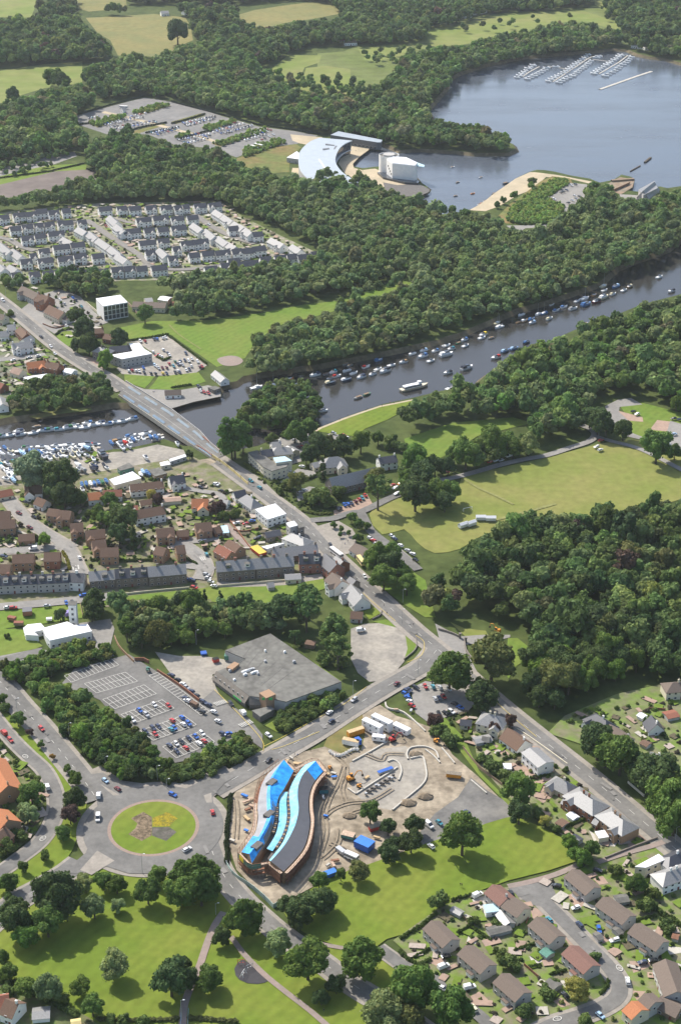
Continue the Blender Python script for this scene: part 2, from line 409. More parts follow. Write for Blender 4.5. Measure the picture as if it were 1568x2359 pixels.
# far fields
pp('field', 'A', '-200,-40 170,-40 170,5 140,78 0,78 -200,80', G_GOLF)
pp('field', 'A', '385,80 480,75 690,62 830,78 855,115 865,180 830,195 740,255 530,250 495,180 440,150', G_DRY)
pp('field', 'A', '340,-30 560,-30 570,30 480,45 400,52 340,35', G_DRY)
pp('field', 'A', '1040,75 1140,45 1250,28 1400,8 1480,8 1530,60 1400,85 1300,98 1170,128 1070,100', G_DRY)
pp('field', 'A', '-200,330 0,318 200,288 370,275 370,370 280,385 200,395 100,425 0,465 -200,480', G_GOLF)
pp('golf_rough', 'B', '-60,240 60,230 120,200 420,122 700,64 1000,42 1280,30 1300,150 1100,130 600,200 450,215 340,262 280,335 180,425 150,482 -60,475', mat('golf_rough_grass', (.115, .145, .04), .95, .2, .05, spec=.1, rgb2=(.14, .16, .055), scale2=.012))
pp('fairway', 'B', '420,128 560,118 700,68 800,58 1000,48 1100,40 1200,70 1280,100 1285,142 1150,95 1000,100 900,130 750,158 600,198 450,212 430,170', G_GOLF)
pp('fairway', 'B', '120,215 250,200 420,188 340,215 330,245 200,275 150,268', G_GOLF)
pp('fairway', 'B', '1180,0 1250,20 1390,30 1340,62 1260,62 1180,20', G_GOLF)
pp('fairway', 'A', '1180,340 1290,248 1440,248 1430,280 1365,302 1345,345 1335,405 1200,350', G_GOLF)
pp('fairway', 'A', '1370,305 1460,295 1568,310 1580,420 1440,440 1395,420 1345,400', G_GOLF)
pp('fairway', 'B', '-60,390 60,388 170,408 150,462 60,452 -20,430', G_GOLF)
pp('field', 'B', '1100,-40 1500,-40 1480,0 1420,20 1200,0', G_GOLF)
# overflow park, avenue car park
pp('lawn', 'A', '-100,760 240,740 390,732 385,762 300,770 240,785 0,832 -100,845', G_LAWN2)
pp('overflow_car_park', 'A', '-200,860 0,828 250,768 395,760 512,800 330,838 100,878 -200,930', mat('brown_grey_gravel', (.15, .125, .11), .95, .12, .1, spec=.1, rgb2=(.18, .15, .13), scale2=.03))
pp('car_park', 'A', '-100,780 60,735 220,700 335,680 345,700 240,738 100,765 -100,815', ASPL)
# visitor car park by the crescent building
pp('car_park', 'A', '340,520 500,475 650,437 760,455 900,490 1000,522 1160,568 1320,588 1425,608 1330,645 1180,662 1060,705 930,662 790,652 660,602 480,602 360,562', mat('far_asphalt', (.165, .16, .152), .9, .12, .2, spec=.2, rgb2=(.21, .2, .185), scale2=.03))
pp('plaza', 'A', '1300,602 1400,612 1445,615 1380,650 1340,642 1310,630', SAND)
for s in ('395,552 500,522 572,516 520,545 440,572', '590,502 690,470 745,460 765,474 640,512', '900,570 1040,533 1062,545 940,588', '780,612 840,590 872,596 800,622', '945,642 1190,568 1202,586 985,658', '580,592 730,550 745,560 610,602', '765,547 900,508 918,520 790,556', '480,598 600,590 580,610 500,612'):
    pp('planting_strip', 'A', s, G_MEAD)
pp('footpath', 'A', '470,498 650,540 860,595 1000,640 985,648 850,603 640,548 455,506', SAND)
pp('meadow', 'A', '1055,712 1180,670 1325,645 1350,662 1300,700 1295,770 1200,778 1080,745', G_MEAD)
pp('plaza', 'D', '470,300 520,300 570,350 640,400 460,340', SAND)
pp('plaza', 'D', '790,270 830,160 890,130 1010,150 1000,175 935,222 890,272 898,300 955,315 1045,305 1100,330 1360,392 1300,420 1150,420 1080,440 1000,440 880,390 830,330', SAND)
pp('promontory', 'D', '1100,400 1200,420 1350,410 1425,450 1420,468 1365,492 1250,500 1120,470', CONCD)
# the spit
pp('beach', 'E', '240,378 290,350 340,318 390,278 450,236 530,180 620,140 650,140 780,156 1005,198 1000,214 880,184 720,170 645,245 540,285 430,352 340,385', SAND)
pp('meadow', 'E', '420,415 500,335 690,195 760,165 870,178 885,205 720,305 835,350 820,432 700,470 470,462', G_MEAD)
pp('car_park', 'E', '870,207 975,216 1000,270 955,350 925,400 905,452 750,485 590,492 545,525 470,475 690,472 828,436 840,352 722,312', ASPL)
pp('car_park', 'E', '1180,278 1380,290 1425,320 1400,372 1290,385 1200,335', ASPL)
pp('jetty_yard', 'E', '1060,232 1120,205 1185,170 1275,188 1262,235 1190,280', mat('timber_yard', (.25, .17, .11), .9, .3, .15, rgb2=(.2, .17, .12), scale2=.1))
# housing estate ground
pp('estate_ground', 'C', '-200,215 0,235 200,205 440,195 600,180 900,170 1390,155 1568,270', mat('estate_gardens', (.15, .165, .06), .95, .2, .12, rgb2=(.28, .25, .2), scale2=.09)) if 0 else None
pp('estate_ground', 'Z', '-150,500 0,490 120,478 230,468 380,466 505,462 560,500 640,540 735,585 700,605 560,618 400,645 200,650 0,655 -150,660', mat('estate_gardens', (.13, .16, .045), .95, .2, .15, rgb2=(.27, .24, .19), scale2=.09))
# playing field, town greens, quay
pp('playing_field', 'Z', '262,758 350,740 480,738 600,722 700,702 770,694 800,705 760,720 640,752 590,785 565,825 500,846 395,772 290,782', G_LAWN2)
pp('lawn', 'Z', '780,692 940,640 985,655 940,665 850,690 800,705', G_LAWN2)
pp('lawn', 'Z', '920,645 980,640 985,660 930,662', G_LAWN2)
pp('play_circle', 'Z', '500,828 525,820 548,822 560,832 545,842 515,842', PATH, 3)
pp('car_park', 'F', '880,472 1000,450 1170,424 1300,520 1445,630 1370,682 1250,705 1100,702 1060,712 850,692 815,652 830,640 1060,595 1060,540 960,472', GRAV)
pp('pub_yard', 'F', '310,130 420,100 560,150 660,260 760,330 650,370 500,400 380,410 250,330 150,240 200,200', ASPL)
pp('plaza', 'F', '540,558 705,588 725,650 640,672 590,640', PINK)
pp('quay', 'F', '750,718 870,748 1010,798 1150,802 1270,802 1450,770 1535,790 1540,848 1350,886 1168,940 1110,905 900,800 800,760', ASPL)
pp('lawn', 'F', '868,692 960,700 1082,708 1040,760 1010,790 930,765 870,742', G_LAWN2)
pp('lawn', 'F', '1105,710 1240,695 1385,680 1435,745 1330,775 1200,802 1035,797 1075,755', G_LAWN2)
pp('lawn', 'F', '395,425 440,395 500,390 520,460 480,500 430,470', G_LAWN2)
pp('bank_lawn', 'F', '200,985 420,940 640,925 640,945 420,970 260,1005', G_MEAD)
# boatyard and the cleared site by the bridge
pp('boatyard', 'I', '-200,470 0,455 130,432 400,425 560,400 640,388 700,388 780,365 850,362 950,345 1100,312 1280,350 1325,440 1180,500 1100,545 900,562 740,600 560,652 480,560 120,560 60,640 -200,660', GRAV)
pp('cleared_site', 'I', '1180,500 1340,430 1480,420 1580,500 1640,620 1430,645 1310,600 1250,560', DIRT)
pp('cleared_site', 'J', '-40,425 80,408 200,490 335,592 320,612 150,645 -40,650', DIRT)
pp('lawn', 'I', '1140,760 1200,745 1310,850 1250,870 1140,880', G_PARK)
# housing by the river
pp('garden_ground', 'Z', '-100,1130 100,1110 300,1075 440,1050 560,1110 700,1220 760,1290 700,1330 480,1390 200,1400 -100,1420', mat('garden_ground', (.11, .13, .035), .95, .25, .2, rgb2=(.2, .17, .12), scale2=.12))
# hotel yard, plaza, park
pp('pavement', 'J', '60,385 85,402 335,600 420,665 560,735 600,720 520,640 420,545 290,468 170,385 120,345', PAVE)
pp('car_park', 'J', '480,290 600,250 760,230 800,300 740,420 640,450 500,430', ASPL)
pp('car_park', 'J', '555,575 680,480 800,500 820,540 735,545 640,600', ASPL)
pp('car_park', 'J', '880,250 930,215 1000,230 1040,270 960,305 900,300', ASPL)
pp('car_park', 'J', '670,640 760,605 860,620 760,680 680,710', ASPL)
pp('plaza', 'J', '815,882 900,858 965,845 1060,900 1085,940 1085,1000 1100,1060 1000,1080 930,1020', PAVE)
pp('park_field', 'Z', '850,1185 900,1150 1010,1142 1055,1132 1062,1102 1130,1083 1270,1052 1385,1022 1480,1015 1600,1050 1600,1140 1480,1165 1350,1195 1200,1205 1100,1240 1060,1265 1000,1275 960,1250 930,1220 880,1232', G_PARK, 2)
pp('meadow_strip', 'Z', '930,1012 1040,975 1180,962 1225,975 1100,1005 1040,1042 990,1068 940,1045', G_LAWN2)
pp('bank_lawn', 'J', '800,215 850,195 1000,135 1100,100 1250,50 1480,3 1452,60 1300,142 1150,202 1085,255 980,245 900,235', G_LAWN)
pp('towpath', 'J', '795,212 850,188 1000,128 1100,93 1250,43 1480,-2 1480,6 1250,53 1100,104 1000,140 850,200 810,222', SAND)
pp('picnic_lawn', 'K', '1180,20 1330,20 1568,80 1640,110 1640,260 1568,215 1480,230 1370,245 1260,212 1240,110', G_LAWN2)
pp('car_park', 'K', '1100,40 1180,0 1260,-10 1330,30 1190,45 1185,72 1240,110 1255,200 1360,240 1350,252 1230,225 1150,140 1110,100', ASPL)
pp('car_park', 'K', '1180,68 1330,108 1335,136 1245,130', PINK)
pp('car_park', 'K', '1420,125 1500,135 1480,195 1375,185', PINK)
pp('car_park', 'K', '1500,130 1640,170 1640,330 1470,300 1480,195', ASPL)
pp('lawn', 'N', '240,330 370,345 390,380 250,385 150,290', G_PARK)
pp('lawn', 'N', '505,390 565,390 690,490 640,510 560,560 510,640 490,600', G_LAWN2)
pp('gate_forecourt', 'N', '60,300 210,380 350,370 520,370 520,385 420,410 250,430 250,470 330,620 250,580 100,450', ASPL)
pp('lawn', 'M', '1180,290 1300,180 1450,220 1568,300 1640,560 1568,560 1420,470', G_LAWN2)
pp('parking', 'J', '1160,955 1250,940 1400,1040 1480,1110 1440,1180 1330,1120', ASPL)
pp('herringbone_parking', 'J', '930,775 1040,720 1160,655 1210,740 1100,800 940,830', PINK)
# fire station, supermarket, gravel yard
pp('lawn', 'L', '-200,500 0,515 300,490 570,460 600,560 330,600 200,620 0,640 -200,640', G_LAWN2)
pp('lawn', 'L', '-200,640 0,635 180,650 300,760 250,780 0,830 -200,860', G_LAWN2)
pp('forecourt', 'L', '0,830 250,782 340,790 560,600 770,570 800,640 770,760 800,830 600,860 200,850 30,905 -60,900 -60,845', ASPL)
pp('back_gardens', 'L', '690,440 800,420 1100,390 1568,340 1568,440 1400,430 900,440 720,480', G_LAWN2)
pp('back_gardens', 'M', '60,360 440,330 600,330 860,290 870,360 700,420 560,480 300,480 80,450', G_LAWN2)
pp('tenement_yard', 'M', '120,310 440,320 600,290 850,255 860,290 600,335 430,345 110,352', PAVE)
pp('service_yard', 'L', '1080,800 1250,830 1420,830 1600,860 1640,900 1480,960 1505,1050 1560,1150 1400,1160 1180,940', GRAV)
pp('supermarket_car_park', 'O', '405,95 470,20 520,-40 900,-140 1095,-20 1240,78 1390,195 1490,110 1600,200 1740,310 1830,420 1830,520 1760,470 1640,400 1610,500 1500,560 1130,635 1005,540 965,400 800,300 700,180 560,115', ASPH)
pp('gravel_yard', 'M', '1050,640 1150,605 1260,600 1370,632 1430,670 1465,740 1445,800 1420,870 1310,1000 1180,1010 1100,950 1050,850', GRAV)
pp('corner_lawn', 'M', '1200,590 1290,575 1380,600 1360,630 1260,605', G_LAWN2)
pp('corner_lawn', 'M', '1430,690 1480,680 1510,740 1500,800 1420,860 1445,780', G_LAWN2)
pp('lawn', 'M', '1130,520 1250,480 1260,530 1180,575', G_LAWN)
pp('supermarket_lawn', 'M', '560,700 740,830 990,1010 880,950 780,860 640,760', G_LAWN2)
pp('lawn', 'P', '440,350 560,270 900,110 1010,110 1020,180 720,330 540,405', G_LAWN2)
# building site and the big lawns
pp('building_site', 'Z', '530,1850 560,1790 600,1765 680,1738 745,1722 790,1670 830,1645 875,1625 912,1650 960,1665 1000,1680 1042,1740 1100,1790 1160,1850 1165,1880 1020,1945 980,1942 850,2000 790,2012 720,2045 630,2092 545,2005 528,1950', DIRT)
pp('new_car_park', 'P', '1040,620 1110,585 1250,520 1430,500 1560,590 1580,740 1500,850 1345,950 1240,930 1120,870 1060,800', GRAV)
pp('new_car_park', 'Q', '280,480 380,560 520,640 530,740 340,820 150,900 -20,950 -60,880 -20,790 60,700 200,600', ASPD)
pp('rough_corner', 'P', '860,500 900,410 1010,320 1130,270 1150,420 1120,530 1000,560', G_MEAD)
pp('verge', 'Q', '70,60 240,240 330,440 520,630 510,650 330,470 200,300 50,90', G_LAWN2)
pp('triangle_car_park', 'N', '-90,700 0,655 100,668 280,715 300,800 250,850 190,855 20,910 -60,850', ASPL)
pp('corner_lawn', 'N', '20,620 110,490 250,600 260,680 120,668 10,650', G_LAWN2)
pp('near_lawn', 'Z', '-150,2090 60,2060 200,2000 330,1985 420,1990 480,2010 520,2060 600,2120 700,2180 800,2250 900,2330 1000,2450 1000,2600 -150,2600', G_LAWN)
pp('side_lawn', 'Z', '655,2105 715,2050 780,2015 850,1992 980,1945 1080,1912 1165,1885 1200,1888 1290,1930 1328,1985 1170,2030 1030,2085 965,2140 890,2165 850,2190 770,2178 700,2150', G_LAWN, 2)
pp('lawn', 'S', '720,620 900,660 1240,690 1260,770 1420,880 1430,1080 1300,1050 1050,900', G_LAWN)
pp('lawn', 'S', '1400,1080 1500,1150 1568,1213 1568,1350 1300,1300 1150,1100', G_LAWN)
pp('verge', 'O', '-80,170 0,230 130,330 240,440 340,520 470,640 570,740 610,860 600,960 560,1080 510,1220 460,1300 380,1394 60,1394 200,1290 330,1150 400,1010 425,900 415,800 370,690 200,520 60,370 -80,270', G_LAWN)
pp('verge', 'R', '-60,200 170,50 290,-40 500,-40 480,30 320,190 130,300 -60,370', G_LAWN)
pp('near_gardens', 'O', '-200,380 20,470 120,600 250,720 290,800 310,1000 250,1110 100,1240 -200,1350', mat('near_gardens', (.1, .15, .03), .95, .2, .3, rgb2=(.16, .14, .08), scale2=.15))
pp('near_gardens', 'Z', '1085,1670 1140,1625 1200,1690 1330,1790 1480,1900 1490,1960 1380,1990 1300,1930 1180,1850 1100,1760', mat('villa_gardens', (.13, .18, .03), .95, .15, .3, rgb2=(.2, .18, .12), scale2=.14))
pp('near_gardens', 'Z', '1260,1690 1300,1650 1420,1600 1600,1560 1600,1900 1480,1800 1350,1720', mat('villa_lawns', (.13, .19, .035), .95, .15, .3, rgb2=(.17, .16, .09), scale2=.1))
pp('near_gardens', 'T', '-40,650 200,480 400,380 600,350 830,290 1000,210 1180,180 1450,90 1640,160 1640,1250 900,1250 500,1250 380,1000 240,880 100,780', mat('estate_lawns', (.13, .19, .03), .95, .15, .3, rgb2=(.18, .16, .1), scale2=.16))
pp('near_gardens', 'R', '-100,930 140,950 300,1010 520,1110 720,1240 720,1330 -100,1330', mat('corner_gardens', (.09, .13, .03), .95, .25, .3, rgb2=(.13, .12, .06), scale2=.16))
for q in ('722,462 760,470 812,505 740,530', '905,620 930,605 1015,690 960,700', '1085,600 1190,640 1120,672', '1275,765 1400,770 1390,800 1300,832', '1285,930 1370,935 1320,985', '370,975 440,935 490,980 420,1030', '150,770 200,740 260,760 220,800', '470,560 530,545 540,590 490,610', '850,990 900,970 950,1010 900,1025', '1070,300 1130,290 1160,330 1110,340', '930,400 1000,370 1040,440 990,480'): pp('driveway', 'T', q, PINK)
for q in ('400,420 470,400 480,460 430,480', '890,875 990,870 1000,900 930,930', '720,740 790,720 790,770 740,790', '380,620 430,640 420,670 370,660', '1470,680 1568,690 1568,720 1500,730', '1380,600 1470,580 1480,600 1400,620'): pp('patio', 'T', q, CONC)
for q in ('400,270 460,290 520,340 480,345 410,310', '470,400 580,390 680,460 640,475 520,470', '650,510 750,490 740,560 690,580', '660,590 760,560 780,600 720,640', '1000,800 1060,850 1180,870 1160,905 1040,890', '1230,870 1330,820 1400,850 1250,910'): pp('patio', 'Q', q, PINK if len(q) % 2 else CONC)
pp('town_ground', 'F', '-150,420 0,330 120,330 250,480 420,600 560,680 640,740 480,720 250,760 100,900 -150,920', mat('town_ground', (.17, .16, .13), .95, .2, .2, rgb2=(.1, .13, .04), scale2=.07))
for F, q, w in (('K', '240,490 330,545 430,590 540,645', 2.0), ('F', '1180,350 1250,420 1400,520', 1.2), ('K', '430,740 620,690 800,640', 2.5)):
    P_ = smooth(pts(F, q), 5); A_, B_ = offset(P_, w / 2), offset(P_, -w / 2); LEV[0] += .004
    for l in (A_, B_):
        for v in l: v.z = .02 + LEV[0]
    struct(MB().strips([B_, A_]).build('worn_path', mat('worn_grass', (.205, .205, .075), .95, .2, .4, spec=.1)))
# paths
road('path', pts('S', '165,440 110,520 65,620 30,720 0,810 -60,950 -110,1100 -120,1230'), 3.0, PATH)
road('path', pts('S', '215,610 300,725 380,810 470,895 600,1000 750,1115 850,1200 920,1260'), 2.4, PATH)
road('path', pts('S', '850,665 940,682 1050,700 1130,705'), 2.2, PATH)
pp('play_area', 'S', '298,768 262,795 240,835 248,880 275,912 330,936 400,942 450,932 484,916 420,860 350,800', BLACKR)
# roads
MAINW = 8.5
road('main_road', pts('Z', '-120,600 0,692 60,740 130,798 200,845 245,870 288,900'), MAINW, ASPH, 5, 3.0, (4, 6, .25))
road('main_road', pts('Z', '505,1065 560,1105 640,1163 700,1210 755,1270 830,1340 895,1400 955,1455 1010,1500 1075,1560 1150,1627 1250,1708 1350,1787 1450,1870 1568,1970 1700,2080'), MAINW, ASPH, 5, 2.8, (4, 6, .25))
road('station_road', pts('Z', '1005,1500 975,1535 930,1562 880,1590 800,1640 720,1692 640,1738 560,1785 490,1825'), 10.0, ASPH, 5, 2.5, (4, 6, .25))
road('west_road', pts('Z', '-120,1450 0,1572 50,1630 96,1680 150,1745 190,1795 225,1845'), 10.0, ASPH, 5, 2.2, (3, 5, .25))
road('station_lane', pts('Z', '-100,1545 0,1525 40,1515 100,1500'), 6.0, ASPH, 4)
road('crescent', pts('O', '-120,190 0,350 90,460 190,560 300,660 360,760 392,860 390,960 350,1070 270,1180 130,1290 0,1385 -100,1450'), 6.5, ASPD, 5, 1.2)
road('south_road', pts('R', '560,90 470,160 380,215 280,275 150,345 40,430 -60,520 -160,620'), 10.5, ASPH, 5, 1.5, (3, 5, .25))
road('south_east_road', pts('S', '60,-60 110,80 185,215 290,345 420,470 560,590 700,690 850,790 980,890 1120,985 1280,1080 1420,1170 1600,1300'), 8.0, ASPH, 5, 1.8, (3, 5, .22))
road('close_road', pts('S', '1240,690 1330,755 1440,830 1560,870'), 5.5, ASPH, 4, 1.0)
road('close_road', pts('T', '100,830 190,870 230,920 290,980 370,1020 450,1080 520,1150'), 5.5, ASPH, 4)
road('estate_road', pts('T', '640,385 740,370 830,460 940,570 1040,672 1150,785 1215,880 1215,960 1130,1025 1000,1075 860,1120 700,1200'), 6.5, ASPH, 5, 1.8)
pp('turning_head', 'T', '600,358 700,330 830,300 870,400 830,470 720,450', ASPH)
road('lane', pts('T', '600,350 720,325 840,292 930,258 1010,222'), 3.0, PATH, 3)
road('lane', pts('T', '1100,215 1250,165 1400,125 1470,100'), 3.0, PATH, 3)
road('car_park_road', pts('J', '770,845 850,838 930,830 1020,800 1110,790 1150,850 1190,920 1270,985 1350,1045 1440,1120 1520,1190'), 6.0, ASPH, 5)
road('car_park_road', pts('J', '1110,790 1200,750 1300,700 1390,660'), 6.0, ASPH, 4)
road('park_road', pts('K', '-10,520 70,500 180,480 330,440 450,405 600,370 740,345 880,300 1000,260 1040,220 1020,190 960,160'), 5.5, ASPL, 5)
road('park_road', pts('K', '1030,225 1150,260 1300,300 1450,370 1600,450'), 4.5, ASPL, 4)
road('residential_road', pts('I', '60,690 110,760 200,850 300,920 410,985 500,1040'), 8.0, ASPL, 5, 1.5)
road('residential_road', pts('L', '440,25 500,120 535,200 570,270'), 8.0, ASPL, 4, 1.5)
road('residential_road', pts('L', '-100,110 0,105 150,95 330,80 440,60'), 7.0, ASPL, 4, 1.2)
road('terrace_street', pts('L', '-150,510 0,490 150,478 330,462 560,440 700,425 800,415'), 8.0, ASPL, 4)
road('residential_road', pts('L', '1160,15 1280,60 1400,150 1430,230 1400,300'), 9.0, ASPL, 4, 1.0)
road('residential_road', pts('L', '1290,200 1400,215 1490,235'), 7.0, ASPL, 3)
road('residential_road', pts('I', '1100,1000 1250,975 1400,985 1568,940'), 7.0, ASPL, 4)
road('lane', pts('J', '180,870 260,960 350,1040'), 4.0, PATH, 3)
road('lane', pts('J', '-200,600 0,640 130,660 160,700'), 5.0, ASPL, 3)
road('shop_road', pts('F', '-50,600 60,590 180,580 320,560'), 8.0, ASPL, 4)
for s in ('545,285 620,340 700,395 780,445 860,495 930,560', '1220,250 1290,300 1370,350 1470,395 1600,435', '900,565 1050,595 1250,590 1480,555', '-60,385 60,410 130,450 220,480', '280,480 420,470', '930,560 1000,530 1050,505'):
    road('estate_street', pts('C', s), 7.0, mat('estate_asphalt', (.2, .185, .165), .9, .1, .5, spec=.2), 4)
road('estate_street', pts('C', '540,290 430,300 300,285 100,300 -60,320'), 5.0, MATS['estate_asphalt'], 3)
road('estate_street', pts('C', '740,280 800,300 900,330'), 5.0, MATS['estate_asphalt'], 3)
pp('red_junction', 'C', '725,415 790,420 850,435 800,465 740,440', PINK)
# roundabout
RC = at('Z', 354, 1909); RRAD = (at('Z', 451, 1909) - at('Z', 257, 1909)).length / 2
def ring(c, r, n=64): return [Vector((c.x + r * math.cos(2 * math.pi * i / n), c.y + r * math.sin(2 * math.pi * i / n), 0)) for i in range(n)]
patch('pavement', ring(RC, RRAD + 15.5), PAVE)
pp('pavement', 'O', '560,700 700,640 860,745 1200,790 1568,640 1640,700 1568,790 1440,900 1300,860 900,830 640,860', PAVE)
LEV[0] += .01
flush_roads()
patch('roundabout', ring(RC, RRAD + 12.5), ASPH)
pp('roundabout', 'O', '540,640 640,700 720,690 860,790 1160,820 1300,800 1440,730 1568,660 1640,720 1568,760 1480,860 1500,960 1300,1300 1568,1300 1540,1394 900,1394 700,1330 560,1394 430,1394 600,1250 700,1000 660,820', ASPH)
pp('splitter_island', 'R', '680,15 560,150 640,185 800,85', PAVE)
pp('splitter_island', 'O', '700,770 790,850 840,850', PAVE)
pp('splitter_island', 'O', '1420,850 1475,830 1480,900 1440,900', PAVE)
patch('kerb_ring', ring(RC, RRAD + 1.6), mat('kerb_brick', (.26, .19, .15), .9, .1, 1))
patch('roundabout_lawn', ring(RC, RRAD), G_LAWN)
pp('flower_bed', 'O', '1000,965 1060,1000 1062,1068 1058,1130 990,1168 895,1120 945,1080 960,1045 915,1010', SOIL)
pp('flower_bed', 'O', '1066,1005 1110,990 1165,965 1240,1010 1180,1066 1066,1066', SOILY)
pp('flower_bed', 'O', '1062,1072 1180,1070 1232,1105 1160,1168 1060,1130', SOILG)
# painted bays of the supermarket car park: rows between two ends, n bays, double sided
LEV[0] += .02
def bays(F, a, b, depth, n, mid=True, w=.14):
    z = .03 + LEV[0]; A, B = at(F, *a), at(F, *b); d = (B - A); D = at(F, a[0] + depth[0], a[1] + depth[1]) - A; mb = MB()
    def ln(p, q):
        s1 = offset([p, q], w); s2 = offset([p, q], -w)
        for l in (s1, s2):
            for k in l: k.z = z
        mb.strips([s2, s1])
    for i in range(n + 1):
        p = A + d * (i / n); ln(p, p + D)
    for i in range(n): # ends of each bay, clear of the dividing lines
        p, q = A + d * (i / n), A + d * ((i + 1) / n); e = (q - p).normalized() * (w + .03)
        if mid: ln(p + D * .5 + e, q + D * .5 - e)
        for k in (0, 1): ln(p + D * k + e, q + D * k - e)
    struct(mb.build('bay_marking', LINE))
bays('O', (590, 70), (875, -10), (85, 65), 10)
bays('O', (718, 180), (1005, 78), (85, 65), 10)
bays('O', (845, 285), (1130, 182), (85, 62), 10)
bays('O', (980, 398), (1280, 290), (88, 68), 10)
bays('O', (1135, 510), (1400, 400), (95, 78), 10)
bays('O', (1040, 15), (1400, 290), (60, -24), 18, False)
bays('O', (500, 60), (830, -60), (-50, -45), 12, False)
bays('N', (-30, 680), (150, 712), (5, 12), 6, False)
LEV[0] += .01
def zebra(F, a, b, d, n):
    z = .03 + LEV[0]; mb = MB()
    for i in range(n):
        t0, t1 = i / n, (i + .55) / n
        q = [at(F, a[0] + (b[0] - a[0]) * t, a[1] + (b[1] - a[1]) * t) for t in (t0, t1)]
        o = at(F, a[0] + d[0], a[1] + d[1]) - at(F, *a)
        mb.face([Vector((p.x, p.y, z)) for p in (q[0], q[1], q[1] + o, q[0] + o)])
    struct(mb.build('crossing_marking', LINE))
zebra('P', (90, 205), (170, 180), (30, 20), 7); zebra('P', (265, 355), (350, 320), (30, 20), 7)
zebra('L', (505, 205), (560, 200), (5, 30), 3); zebra('L', (1390, 145), (1430, 140), (15, 25), 3)
for F, s in (('P', '440,510 600,430 820,310 1000,215 1160,90'), ('P', '500,530 600,500 830,405'), ('M', '1000,270 1180,440 1360,590'), ('M', '1500,690 1560,740 1540,830 1440,880'), ('N', '270,620 480,830 680,1000'), ('P', '100,110 280,290 430,460 440,540')):
    P = pts(F, s); z = .035 + LEV[0]; P = smooth(P, 4); a = offset(P, .13); b = offset(P, -.13)
    for l in (a, b):
        for p in l: p.z = z
    struct(MB().strips([b, a]).build('road_marking', YLIN))

for q in ('1000,640 960,760 905,860 870,980 880,1100 840,1240', '930,560 1000,620 1020,700 990,800 1010,900', '860,1000 930,940 1040,900 1200,880 1340,800', '1000,1000 1080,960 1200,930', '900,1180 1000,1220 1060,1260', '250,880 260,1000 250,1150', '1150,560 1260,600 1300,560 1420,560', '850,1290 900,1250 960,1180 980,1080'):
    P_ = smooth(pts('P', q), 5)
    for o_ in (-.9, .9):
        A_, B_ = offset(P_, o_ + .35), offset(P_, o_ - .35); LEV[0] += .002
        for l in (A_, B_):
            for v in l: v.z = .02 + LEV[0]
        struct(MB().strips([B_, A_]).build('wheel_rut', mat('damp_soil', (.245, .2, .145), .95, .25, .8, spec=.1)))
# road roundels, arrows and repair patches
def text_mesh(txt, size):
    cu = bpy.data.curves.new('marking_text', 'FONT'); cu.body = txt; cu.size = size; cu.align_x = 'CENTER'; cu.align_y = 'CENTER'; o = bpy.data.objects.new('marking_text', cu); C.objects.link(o)
    me = bpy.data.meshes.new_from_object(o.evaluated_get(bpy.context.evaluated_depsgraph_get())); bpy.data.objects.remove(o); me.materials.clear(); me.materials.append(LINE); return me
TW = text_mesh('20', 1.7)
for F, x, y, dx, dy in (('O', 180, 578, 20, 20), ('O', 302, 1150, -20, 20), ('T', 1222, 808, 18, 26), ('T', 875, 1092, 30, -10)):
    p = at(F, x, y); d = at(F, x + dx, y + dy) - p; a = math.atan2(d.y, d.x); z = .04 + LEV[0]; b = MB(); n = 28
    R1 = [Vector((1.9 * math.cos(6.2832 * i / n), 1.25 * math.sin(6.2832 * i / n), 0)) for i in range(n + 1)]; b.strips([[q * .78 for q in R1], R1])
    o = struct(b.build('road_marking', LINE)); o.location = (p.x, p.y, z); o.rotation_euler = (0, 0, a)
    o = struct(link('road_marking', TW, None, (p.x, p.y, z), a - R(90)))
LEV[0] += .01
random.seed(17); mb = MB(); z = .03 + LEV[0]
for x, y, w in random.sample([q for q in ROADPTS if q[2] > 5 and q[1] < 1500], 70):
    a = rnd(0, 3.1) if 0 else .9; a = rnd(-.2, .2) + math.atan2(-1, .6); l, ww = rnd(2, 7), rnd(.8, 2.2); ox, oy = rnd(-2.5, 2.5), rnd(-1, 1); co, si = math.cos(a), math.sin(a); z += .0004
    mb.face([Vector((x + ox + u * co - v * si, y + oy + u * si + v * co, z)) for u, v in ((-l / 2, -ww / 2), (l / 2, -ww / 2), (l / 2, ww / 2), (-l / 2, ww / 2))], random.randrange(2))
struct(mb.build('road_repair', [ASPD, mat('pale_repair', (.2, .19, .175), .9, .1, .8)]))
LEV[0] += .04
